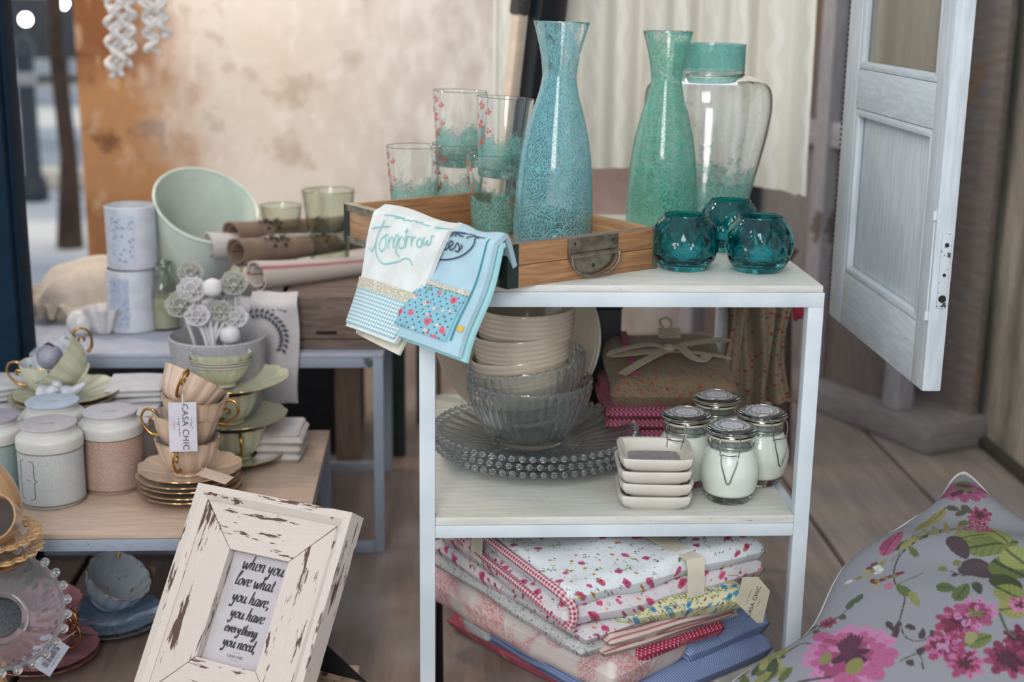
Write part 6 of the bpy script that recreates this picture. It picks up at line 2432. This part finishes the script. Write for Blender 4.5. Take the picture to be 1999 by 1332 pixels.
blossom('round white porcelain bud on a dark stem, topmost in the grey pot', 415, 562, -.02, 'ball', .0165, (.0, -.01))
blossom('round white porcelain bud hanging over the rim of the grey pot', 449, 655, -.05, 'ball', .0165, (.02, -.02))
blossom('white porcelain blossom highest in the grey pot', 375, 540, .02, 'grey', .027, (-.01, .01))
blossom('white porcelain blossom beside the tall round bud', 377, 572, -.01, 'white', .030, (-.015, 0))
blossom('grey-white porcelain rose leaning out over the left rim', 355, 602, -.02, 'grey', .031, (-.03, -.01))
blossom('white porcelain blossom leaning right under the rolled cloths', 459, 560, .0, 'grey', .029, (.02, .01))
blossom('grey-white porcelain blossom low on the right of the pot', 462, 625, -.02, 'white', .026, (.03, 0))
blossom('white porcelain blossom half hidden behind the tall round bud', 440, 580, .02, 'white', .026, (.012, .015))
blossom('white porcelain blossom low in front of the dark stem', 388, 622, -.03, 'white', .026, (-.01, -.03))
blossom('grey-white porcelain blossom tucked between the two round buds', 432, 612, -.02, 'grey', .025, (.01, -.025))
blossom('white branching porcelain coral with finger-like tips in the grey pot', 412, 640, -.03, 'fork', .02, (-.012, -.02))

# ---------------------------------------------------------------- on the tall table
mugw = plain('white_mug_glaze', '#c0c2c9', .2)


def m_mug(name, kind):
    g = G(name)
    uv = g.uv()
    x, y, _ = g.sep(uv)
    v = g.vor(uv, 260, 'DISTANCE_TO_EDGE')
    v2 = g.vor(uv, 120)
    if kind == 'panel':
        k = g.m('MULTIPLY', g.step(v.outputs[0], .05, .14, 1, 0), 1.0)
        k = g.m('MAXIMUM', k, g.step(v2.outputs[0], .25, .33, .8, 0))
    else:
        k = g.step(v2.outputs[0], .28, .4, 1, 0)
    return g.done(g.bsdf(g.mix(g.m('MULTIPLY', k, .75), '#b4bac6', '#6f7f9f'), .3))


pu = onz(260, 642, TT)
for key, zz, rs, lb, kd in (('low', 0, (.047, .043), 'tall white mug with a blue lace panel standing under another mug', 'panel'), ('top', .1165, (.0445, .0455), 'tall white mug with blue sprigs standing on the lace-panel mug', 'sprig')):
    t = thing('tall_mug', lb, 'mug', (pu.x + (.006 if zz else 0), pu.y, TT + zz), (0, 0, 0))
    r0, r1 = rs
    out = [(0, .002), (r0 - .006, 0), (r0 - .001, .002), (r0, .006), ((r0 + r1) / 2, .06), (r1, .114)]
    MB().lathe(shell(out, .0032), 56).build('wall', mugw, t, 40)
    MB().tube([tuple(p) for p in catmull([(.0, r1 - .002, .095), (.0, r1 + .025, .09), (.0, r1 + .028, .055), (0, r0 + .018, .03), (0, r0 - .002, .028)], 6)], .0045, 8).build('handle', mugw, t, 60)
    a0, a1 = (-2.35, -1.45) if kd == 'panel' else (-2.2, -1.25)

    def pan(u, v, a0=a0, a1=a1, r0=r0, r1=r1):
        a = a0 + (a1 - a0) * u
        zz_ = .012 + .09 * v
        r = r0 + (r1 - r0) * zz_ / .114 + .0006
        return (r * math.cos(a), r * math.sin(a), zz_)
    sheet_obj('blue_print', pan, 20, 20, .045, .09, .0003, m_mug('mug_print_' + kd, kd), t)

# glass bottle
bp = onz(322, 640, TT)
t = thing('glass_bottle', 'pale green glass bottle between the mugs and the grey pot', 'bottle', bp)
MB().lathe(shell(smooth_prof([(0, .002), (.026, 0), (.031, .006), (.031, .07), (.026, .09), (.016, .105), (.016, .118), (.018, .124)], 4), .0025), 40).build('body', glass('pale_green_bottle_glass', '#f1f6f2'), t)
MB().lathe([(.0165, .1185), (.0195, .119), (.0195, .124), (.0165, .1245)], 32).build('lip', glass('bottle_lip_glass', '#dde8df'), t)
MB().lathe([(0, .004), (.0275, .004), (.0282, .06), (0, .062)], 32).build('sand_fill', plain('cream_sand', '#bdb59a', .9), t)

# mint pail tipped towards the viewer, with small packets inside
pp = ony(404, 398, 2.58)
axp = Vector((.36, -.50, .80)).normalized()
pail = thing('mint_pail', 'pale mint enamel pail tipped over behind the mugs, holding small packets', 'pail')
q = axp.to_track_quat('Z', 'Y')
Mp = q.to_matrix().to_4x4()
Mp.translation = pp - axp * .19
pail.matrix_world = Mp
pm2 = plain('mint_enamel', '#cdd6ca', .3, 0, .06)
out = smooth_prof([(0, .002), (.068, 0), (.074, .006), (.084, .08), (.097, .185)], 3)
MB().lathe(shell(out, .003), 64).build('wall', pm2, pail, 50)
MB().tube([(.0975 * math.cos(a), .0975 * math.sin(a), .1865) for a in np.linspace(0, 2 * PI, 65)[:-1]], .0028, 8, closed=True).build('rolled_rim', plain('pale_mint_rim', '#c3cfc3', .3), pail)
pi_ = Mp.to_3x3()
for i, (dx, dy, dz, col, lb) in enumerate(((-.02, -.035, .10, '#5fa9a0', 'small teal packet in the mint pail'), (.015, -.045, .105, '#a9b4bd', 'small pale grey packet in the mint pail'), (.0, -.055, .12, '#8089b0', 'small lilac packet in the mint pail'), (.045, -.035, .10, '#3f9a98', 'small turquoise packet in the mint pail'))):
    t = thing('paper_packet', lb, 'packet', Mp @ Vector((dx, dy, dz)), (.4 * i, .3 - .2 * i, .7 * i))
    slab('wrapper', .045, .035, .018, plain('packet_paper_%d' % i, col, .6), t, (0, 0, 0), 0, i * 2.2, .4, .004, 14, 14)
    MB().box((0, 0, .022), (.046, .006, .001), 0).build('band', plain('packet_band_%d' % i, '#c3c6c4', .6), t)

# old crate carrying rolled cloths
CZ = .470
cx0, cx1 = ony(545, 600, 2.372).x, ony(749, 600, 2.372).x
crt = thing('wooden_crate', 'old dark brown wooden crate on the tall table under the rolled cloths', 'crate', ((cx0 + cx1) / 2, 2.50, TT))
cw, cdp, chh = cx1 - cx0, .27, CZ - TT
cwm = wood('old_crate_wood', '#4f4038', '#75625a', 7, 50, .7)
for sy in (-1, 1):
    MB().box((0, sy * (cdp / 2 - .006), chh * .60), (cw, .012, chh * .78), .002).build('side_board', cwm, crt)
    MB().box((0, sy * (cdp / 2 - .007), chh * .10), (cw, .010, chh * .18), .002).build('side_board', cwm, crt)
for sx in (-1, 1):
    MB().box((sx * (cw / 2 - .006), 0, chh * .5), (.012, cdp - .025, chh), .002).build('end_board', cwm, crt)
for k in range(3):
    MB().box((0, -cdp / 2 + .045 + k * .09, chh - .004), (cw - .002, .084, .008), .0015).build('lid_board', cwm, crt)
MB().box((-cw * .05, -cdp / 2 - .0008, chh * .33), (.035, .002, .006), 0).build('hand_hole', plain('crate_hole', '#0f0d0c', .9), crt)


def roll(label, px, py, Y, r, L, m, d, turns=2.1, motif=False):
    E_ = ony(px, py, Y)
    t = thing('rolled_cloth', label, 'cloth roll', E_, (0, 0, math.atan2(d[1], d[0])))
    pts = []
    N_ = 90
    for i in range(N_):
        s = i / (N_ - 1)
        a = s * turns * 2 * PI
        rr = r * (.55 + .55 * s)
        pts.append((rr * math.cos(a) * 1.06, rr * math.sin(a) * .94))

    def fn(u, v):
        i = min(int(round(u * (N_ - 1))), N_ - 1)
        y, z = pts[i]
        k_ = 1 - .42 * v ** .8
        return (L * v + .004 * math.sin(u * 9), y * k_, z * k_ - r * (1 - k_) * .9)
    sheet_obj('cloth', fn, N_, 8, 2 * PI * r * turns * .7, L, .0035, m, t, 60)
    if motif:
        bt = MB()
        for v0 in (.22, .30, .62):
            for k in range(8):
                a, rr = k * .8, r * (.15 + .3 * (k % 3))
                cx_, an = L * v0 + rr * math.cos(a), 1.1 + 1.0 + rr * math.sin(a) / r * .9
                kk = 1 - .42 * v0 ** .8
                pts_ = []
                for q in range(6):
                    b = q * PI / 3
                    x_, a_ = cx_ + .0045 * math.cos(b), an + .13 * math.sin(b)
                    y_, z_ = r * 1.18 * math.cos(-a_), r * 1.06 * math.sin(a_)
                    pts_.append((x_, y_ * kk, z_ * kk - r * (1 - kk) * .9 + .001))
                bt.add(pts_, [tuple(range(6))], [(0, 0)] * 6)
        tag(bt.build('printed_motif', plain('dark_motif_ink', '#1f1a19', .9), t, 0), kind='stuff')
    return t


brl = fabric('brown_jute_roll', '#77614f', .95, .2)
crl = stripes('red_stripe_linen', '#b8aca4', '#9a4456', .052, .10, 0)
dv = (.74, .67)
roll('cream rolled cloth with red stripes lying at the front of the crate', 500, 537, 2.425, .0295, .27, crl, (.78, .62))
roll('plain brown rolled cloth lying second from the front on the crate', 462, 492, 2.47, .0285, .30, brl, dv, motif=True)
roll('brown rolled cloth with dark printing lying on top of the others', 452, 457, 2.53, .026, .30, brl, dv, motif=True)
roll('white rolled cloth with its open end showing behind the brown rolls', 408, 478, 2.52, .027, .26, fabric('white_linen_roll', '#b7b0ac'), (.9, .4))
# hanging towel with a wreath print
xa, xb = ony(488, 650, 2.333).x, ony(580, 650, 2.333).x
zt_, zb_ = CZ + .006, ony(540, 787, 2.333).z
ht = thing('wreath_towel', 'white cloth printed with a dark leaf wreath, hanging from the crate', 'towel', (0, 0, 0))


def wt_f(u, v):
    x = xa + (xb - xa) * u + .004 * math.sin(v * 5) + .006 * (v - .3) * (u - .5)
    y = 2.330 + .005 * math.sin(u * 7 + v * 2) - .004 * math.sin(v * PI)
    z = zt_ + (zb_ - zt_) * v
    if v < .06:
        y += (.06 - v) * .7
    return (x, y, z)


sheet_obj('cloth', wt_f, 24, 40, .08, .2, .003, fabric('white_wreath_linen', '#b9b3b4'), ht)
lf = MB()
wc, hc_ = xb - xa, zt_ - zb_


def wp(px, py):
    P = ony(px, py, 2.322)
    return (P.x, 2.3205 + .005 * math.sin((P.x - xa) / wc * 7 + (zt_ - P.z) / hc_ * 2) - .004 * math.sin((zt_ - P.z) / hc_ * PI), P.z)


for i in range(15):
    a = math.radians(-62 + i * 11)
    pcx, pcy = 505 + 50 * math.sin(a + .35), 660 - 48 * math.cos(a + .35)
    for sgn in (-1, 1):
        da = a + .35 + sgn * .9 + PI / 2 * 0
        tx, ty = math.cos(da), math.sin(da)
        tip = (pcx + 13 * (tx), pcy + 13 * (ty))
        nx_, ny_ = -ty * 3.2, tx * 3.2
        m1 = ((pcx + tip[0]) / 2, (pcy + tip[1]) / 2)
        if min(pcx, tip[0]) > 486 and max(pcx, tip[0]) < 580:
            lf.add([wp(pcx, pcy), wp(m1[0] + nx_, m1[1] + ny_), wp(*tip), wp(m1[0] - nx_, m1[1] - ny_)], [(0, 1, 2, 3)], [(0, 0)] * 4)
tag(lf.build('wreath_print', plain('slate_print_ink', '#3b434d', .9), ht, 0), kind='stuff')
scribble('print', 0.0286, 0.0078, plain('slate_print_ink2', '#6a6a72', .9), ht, ((xa + xb) / 2 + .006, 2.3205, ony(540, 603, 2.33).z), (PI / 2, 0, 0))

# green glasses behind the rolls
gg = glass('pale_green_tumbler_glass', '#eef3e9', 0, 1.42)
GGL = None
for px, py, Y, k, lb in ((641, 372, 2.585, 1.0, 'tall pale green glass tumbler standing on the crate behind the tray'), (548, 412, 2.60, .80, 'shorter pale green glass tumbler behind the rolled cloths'), (432, 418, 2.66, .8, 'aqua-rimmed glass tumbler just in front of the mint pail')):
    P = ony(px, py, Y)
    if GGL is None:
        t = thing('green_tumbler', lb, 'tumbler', (P.x, Y, CZ), (0, 0, 0), 'green glass tumblers')
        h = P.z - CZ
        out = smooth_prof([(0, .002), (.030, 0), (.034, .004), (.039, h * .4), (.049, h)], 4)
        MB().lathe(shell(out, .003), 48).build('wall', gg, t)
        MB().tube([(.0485 * math.cos(a), .0485 * math.sin(a), h) for a in np.linspace(0, 2 * PI, 49)[:-1]], .0013, 6, closed=True).build('rim', glass('green_rim_glass', '#d3e2c8'), t)
        GGL = t
    else:
        dup(GGL, (P.x, Y, CZ if px > 500 else TT), None, lb, k if px > 500 else .9)

# ruffled cream cushion and white shell on the tall table's left end
rp = onz(150, 622, TT)
t = thing('ruffled_cushion', 'cream ruffled lace cushion at the left end of the tall table', 'cushion', (rp.x, rp.y + .04, TT), (math.radians(4), 0, .15))
crm = fabric('cream_ruffle_cotton', '#c1b3a4', .95, .12)
slab('pad', .19, .15, .08, crm, t, (0.02, 0, 0), 0, 6.1, .7, .008)


def ruf(u, v):
    a = u * 2 * PI
    ex = .45
    x = math.copysign(abs(math.cos(a)) ** ex, math.cos(a))
    y = math.copysign(abs(math.sin(a)) ** ex, math.sin(a))
    g_ = 1 + .30 * v
    return (.02 + .088 * x * g_, .07 * y * g_, .042 + .014 * math.sin(u * 150) * v - .012 * v)


sheet_obj('ruffle', ruf, 300, 6, 1.0, .05, .003, crm, t)
wp_ = onz(172, 652, TT)
t = thing('porcelain_shell', 'white porcelain shell ornament in front of the ruffled cushion', 'ornament', (wp_.x, wp_.y, TT))
wpm = plain('white_ornament_glaze', '#c6c3c3', .3)
MB().lathe(smooth_prof([(0, 0), (.016, .001), (.024, .014), (.024, .028), (.014, .042), (0, .046)], 4), 28, at=(-.012, 0, 0)).build('ball', wpm, t)
V, Fc, uv = lathe_geo(smooth_prof([(0, 0), (.012, .002), (.022, .02), (.032, .045), (.033, .05)], 4) + [(.030, .049), (.018, .02), (0, .008)], 60, lambda th_, r, z, i: (r * (1 + .09 * math.cos(9 * th_)), z))
mesh_obj('scallop', [(x + .03, y, z) for x, y, z in V], Fc, wpm, t, uv, 60)

# ---------------------------------------------------------------- on the floor below the tables, lower left
pbx = onz(222, 1222, 0)
saucer('blue', 'blue fluted saucer on the floorboards, lower of two', (pbx.x, pbx.y, .0005), (0, 0, 0), bluec, 'blue saucers', 20, .080)
saucer('blue', 'blue fluted saucer on the floorboards, upper of two under the blue cup', (pbx.x - .003, pbx.y - .002, .009), (0, 0, .2), bluec, 'blue saucers', 20, .080)
teacup('blue', 'blue and white teacup tipped on its side on the blue saucers', (pbx.x - .012, pbx.y + .012, .040), (math.radians(24), math.radians(-24), math.radians(100)), m_lustre('pale_blue_glaze', '#9aabbd', '#adbbc9'), bluew, None, 16, 1.05)
t = thing('kraft_tag', 'brown kraft paper tag behind the blue teacup', 'tag', ony(268, 1125, pbx.y + .05), (math.radians(-15), math.radians(4), .1))
MB().box((0, 0, 0), (.055, .0008, .030), 0).build('card', plain('kraft_card', '#8d776a', .8), t)
MB().tube([(-.02, 0, .0), (-.04, .0, -.01), (-.05, -.01, -.03)], .0008, 6).build('string', plain('kraft_string', '#7a6a58', .9), t)

ppx = onz(88, 1290, 0)
for k in range(2):
    saucer('pink', ('pink fluted saucer on the floorboards, lower of two', 'pink fluted saucer, upper of two under the pink cups')[k], (ppx.x, ppx.y, .0005 + .0085 * k), (0, 0, .2 * k), pinkc, 'pink saucers', 20, .080)
teacup('pink', 'pink lustre teacup with a gilt handle, standing on the pink saucers', (ppx.x + .004, ppx.y + .004, .0135), (0, 0, math.radians(-30)), pinkc, pinkc, 'pink teacups')
teacup('pink', 'pink lustre teacup nested on top of another pink one', (ppx.x + .008, ppx.y + .002, .047), (0, math.radians(5), math.radians(-40)), pinkc, pinkc, 'pink teacups')
bt_ = ony(98, 1281, ppx.y - .080)
t = thing('barcode_tag', 'white barcode tag hanging from the pink teacups', 'tag', bt_, (math.radians(-14), math.radians(33), math.radians(-6)))
MB().box((0, 0, 0), (.032, .0008, .052), 0).build('card', plain('white_barcode_card', '#bfc0cc', .7), t)
bc_ = MB()
rb = random.Random(2)
xx = -.017
while xx < .017:
    w_ = rb.choice((.0004, .0007, .0011))
    bc_.box((.001, -.0006, xx), (.010, .0003, w_), 0)
    xx += w_ + rb.choice((.0005, .0008, .0012))
tag(bc_.build('barcode', plain('barcode_ink', '#22222a', .8), t), kind='stuff')
scribble('print', 0.0254, 0.0025, ink, t, (-.0075, -.0007, 0), (PI / 2, math.radians(90), 0))
scribble('print', 0.0209, 0.0023, ink, t, (.0095, -.0007, 0), (PI / 2, math.radians(90), 0))
MB().tube([(0, 0, .025), (.006, .006, .036), (.010, .016, .044)], .0007, 6).build('string', plain('barcode_string', '#b9b4b0', .9), t)

# crystal bowl leaning on the pink cups
cbx = ony(2, 1196, 1.715)
cbw = thing('crystal_bowl', 'scalloped clear crystal bowl leaning on the pink teacups', 'bowl')
axc = Vector((.30, -.72, .62)).normalized()
Mc = axc.to_track_quat('Z', 'Y').to_matrix().to_4x4()
Mc.translation = cbx - axc * .035
cbw.matrix_world = Mc
outc = [(r * 1.06, z) for r, z in smooth_prof([(0, .002), (.030, 0), (.036, .004), (.055, .016), (.070, .034), (.077, .046)], 4)]
V, Fc, uv = lathe_geo(shell(outc, .0035), 200, lambda th_, r, z, i: (r * (1 + .016 * math.cos(26 * th_) * (z > .012)), z + .0015 * math.cos(26 * th_) * (z > .03)))
mesh_obj('wall', V, Fc, pressed_glass('cut_crystal', (.98, .98, 1), .10), cbw, uv, 30)
MB().lathe([(0, .0065), (.022, .0065), (.027, .008), (.027, .011), (.022, .012), (0, .011)], 32).build('silver_coaster', plain('dark_mesh_coaster', '#3a3d40', .4, .6, .4, 400), cbw)
bd2 = MB()
for q in range(26):
    a = q * 2 * PI / 26
    bd2.lathe(arc(0, 0, .0065, .0065, -90, 90, 5), 9, at=(.0832 * math.cos(a), .0832 * math.sin(a), .047))
tag(bd2.build('beaded_rim', pressed_glass('crystal_bead', (.98, .98, 1), .12), cbw), kind='stuff')

# tan lace-edged plates on a pedestal with a tan pitcher
lpz = ony(-32, 1082, 1.78)
tanm = m_lustre('tan_lustre', '#a07a58', '#b8916c', .25)
cs = thing('cake_stand', 'tan pedestal stand carrying lace-edged plates beside the crystal bowl', 'cake stand', (lpz.x, 1.78, 0))
MB().lathe(smooth_prof([(0, .0), (.05, 0), (.052, .006), (.03, .02), (.014, .06), (.012, .12), (.02, lpz.z - .02), (.05, lpz.z - .012), (.06, lpz.z - .006)], 4) + [(0, lpz.z - .006)], 48).build('pedestal', tanm, cs)
LPZ = lpz.z - .006
for k in range(2):
    t = thing('lace_plate', ('tan lace-edged plate on the pedestal, lower of two', 'tan lace-edged plate on the pedestal, upper of two')[k], 'plate', (lpz.x + .002, 1.78 - .002 * k, LPZ + .021 * k), (0, 0, .12 * k), 'lace-edged plates')
    MB().lathe([(0, 0), (.045, 0), (.05, .002), (.060, .010), (.0595, .012), (.05, .0045), (0, .003)], 48).build('centre', tanm, t)
    le = MB()
    nl = 22
    for q in range(nl):
        a = q * 2 * PI / nl
        for (rr2, of, zz2) in ((.0095, .0675, .013), (.0055, .0685, .0135)):
            cx2, cy2 = of * math.cos(a), of * math.sin(a)
            le.tube([(cx2 + rr2 * math.cos(b), cy2 + rr2 * math.sin(b), zz2 + .15 * rr2 * math.cos(b - a)) for b in np.linspace(0, 2 * PI, 15)[:-1]], .0013, 5, closed=True)
    tag(le.build('lace_edge', plain('tan_lace_edge', '#c29a6a', .4), t), kind='stuff')
tp = LPZ + .021 + .003
pt_ = thing('tan_pitcher', 'rounded tan glazed pitcher standing on the lace-edged plates', 'pitcher', (lpz.x + .004, 1.782, tp))
out = smooth_prof([(0, .002), (.030, 0), (.036, .004), (.048, .03), (.0495, .055), (.040, .085), (.026, .108), (.022, .125), (.027, .138)], 4)
MB().lathe(shell(out, .003), 56).build('body', tanm, pt_)
MB().tube([tuple(p) for p in catmull([(-.024, 0, .125), (-.055, 0, .118), (-.062, 0, .08), (-.045, 0, .045)], 6)], .0045, 8).build('handle', tanm, pt_)
sc2 = thing('tan_cup', 'small tan cup with a dark inside tipped in front of the pitcher', 'cup', ony(14, 1016, 1.70), (math.radians(62), math.radians(-14), 0))
MB().lathe(shell(smooth_prof([(0, .002), (.016, 0), (.022, .006), (.027, .028), (.030, .045)], 4), .003), 40).build('body', tanm, sc2)
MB().lathe([(0, .030), (.0245, .030), (.0245, .031), (0, .031)], 32).build('dark_filling', plain('dark_brown_inside', '#2b1d14', .6), sc2)

# dark stool and low plinth in the gap behind the tables
ds = thing('dark_stool', 'dark teal wooden stool in the gap behind the tall table and the stand', 'stool', (-.12, 2.96, 0))
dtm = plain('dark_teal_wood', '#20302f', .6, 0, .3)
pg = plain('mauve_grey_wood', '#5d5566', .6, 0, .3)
sxl = ony(779, 925, 2.89).x + .12
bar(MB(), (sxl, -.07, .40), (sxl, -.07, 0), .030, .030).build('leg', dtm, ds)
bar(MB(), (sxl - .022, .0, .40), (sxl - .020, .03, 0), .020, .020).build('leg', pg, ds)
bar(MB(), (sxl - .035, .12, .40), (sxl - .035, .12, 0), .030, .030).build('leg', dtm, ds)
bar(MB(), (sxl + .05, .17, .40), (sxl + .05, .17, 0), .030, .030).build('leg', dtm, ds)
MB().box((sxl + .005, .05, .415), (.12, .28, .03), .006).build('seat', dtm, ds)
lpn = thing('dark_chest', 'dark lidded wooden chest standing behind the tall table', 'chest', (-.50, 3.02, 0))
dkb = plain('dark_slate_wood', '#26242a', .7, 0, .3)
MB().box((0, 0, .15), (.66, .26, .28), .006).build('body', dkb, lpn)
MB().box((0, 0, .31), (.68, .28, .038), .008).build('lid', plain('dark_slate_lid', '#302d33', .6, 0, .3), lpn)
for x in (-.30, .30):
    MB().box((x, 0, .006), (.04, .22, .011), .002).build('foot', dkb, lpn)
MB().box((0, -.135, .24), (.05, .012, .06), .003).build('latch', plain('chest_latch_brass', '#6b5a3c', .4, .8), lpn)
ls = thing('leaning_board', 'brown wooden board leaning on the dark chest', 'board', (-.19, 2.855, 0), (math.radians(-8), 0, math.radians(4)))
MB().box((0, 0, .15), (.055, .016, .30), .003, grain='swap').build('plank', wood('leaning_board_wood', '#6b574c', '#8a7566', 6, 50, .6), ls)
MB().box((0, -.012, .25), (.075, .010, .02), .002).build('batten', wood('leaning_batten_wood', '#4f4038', '#6f5d52', 6, 50, .6), ls)
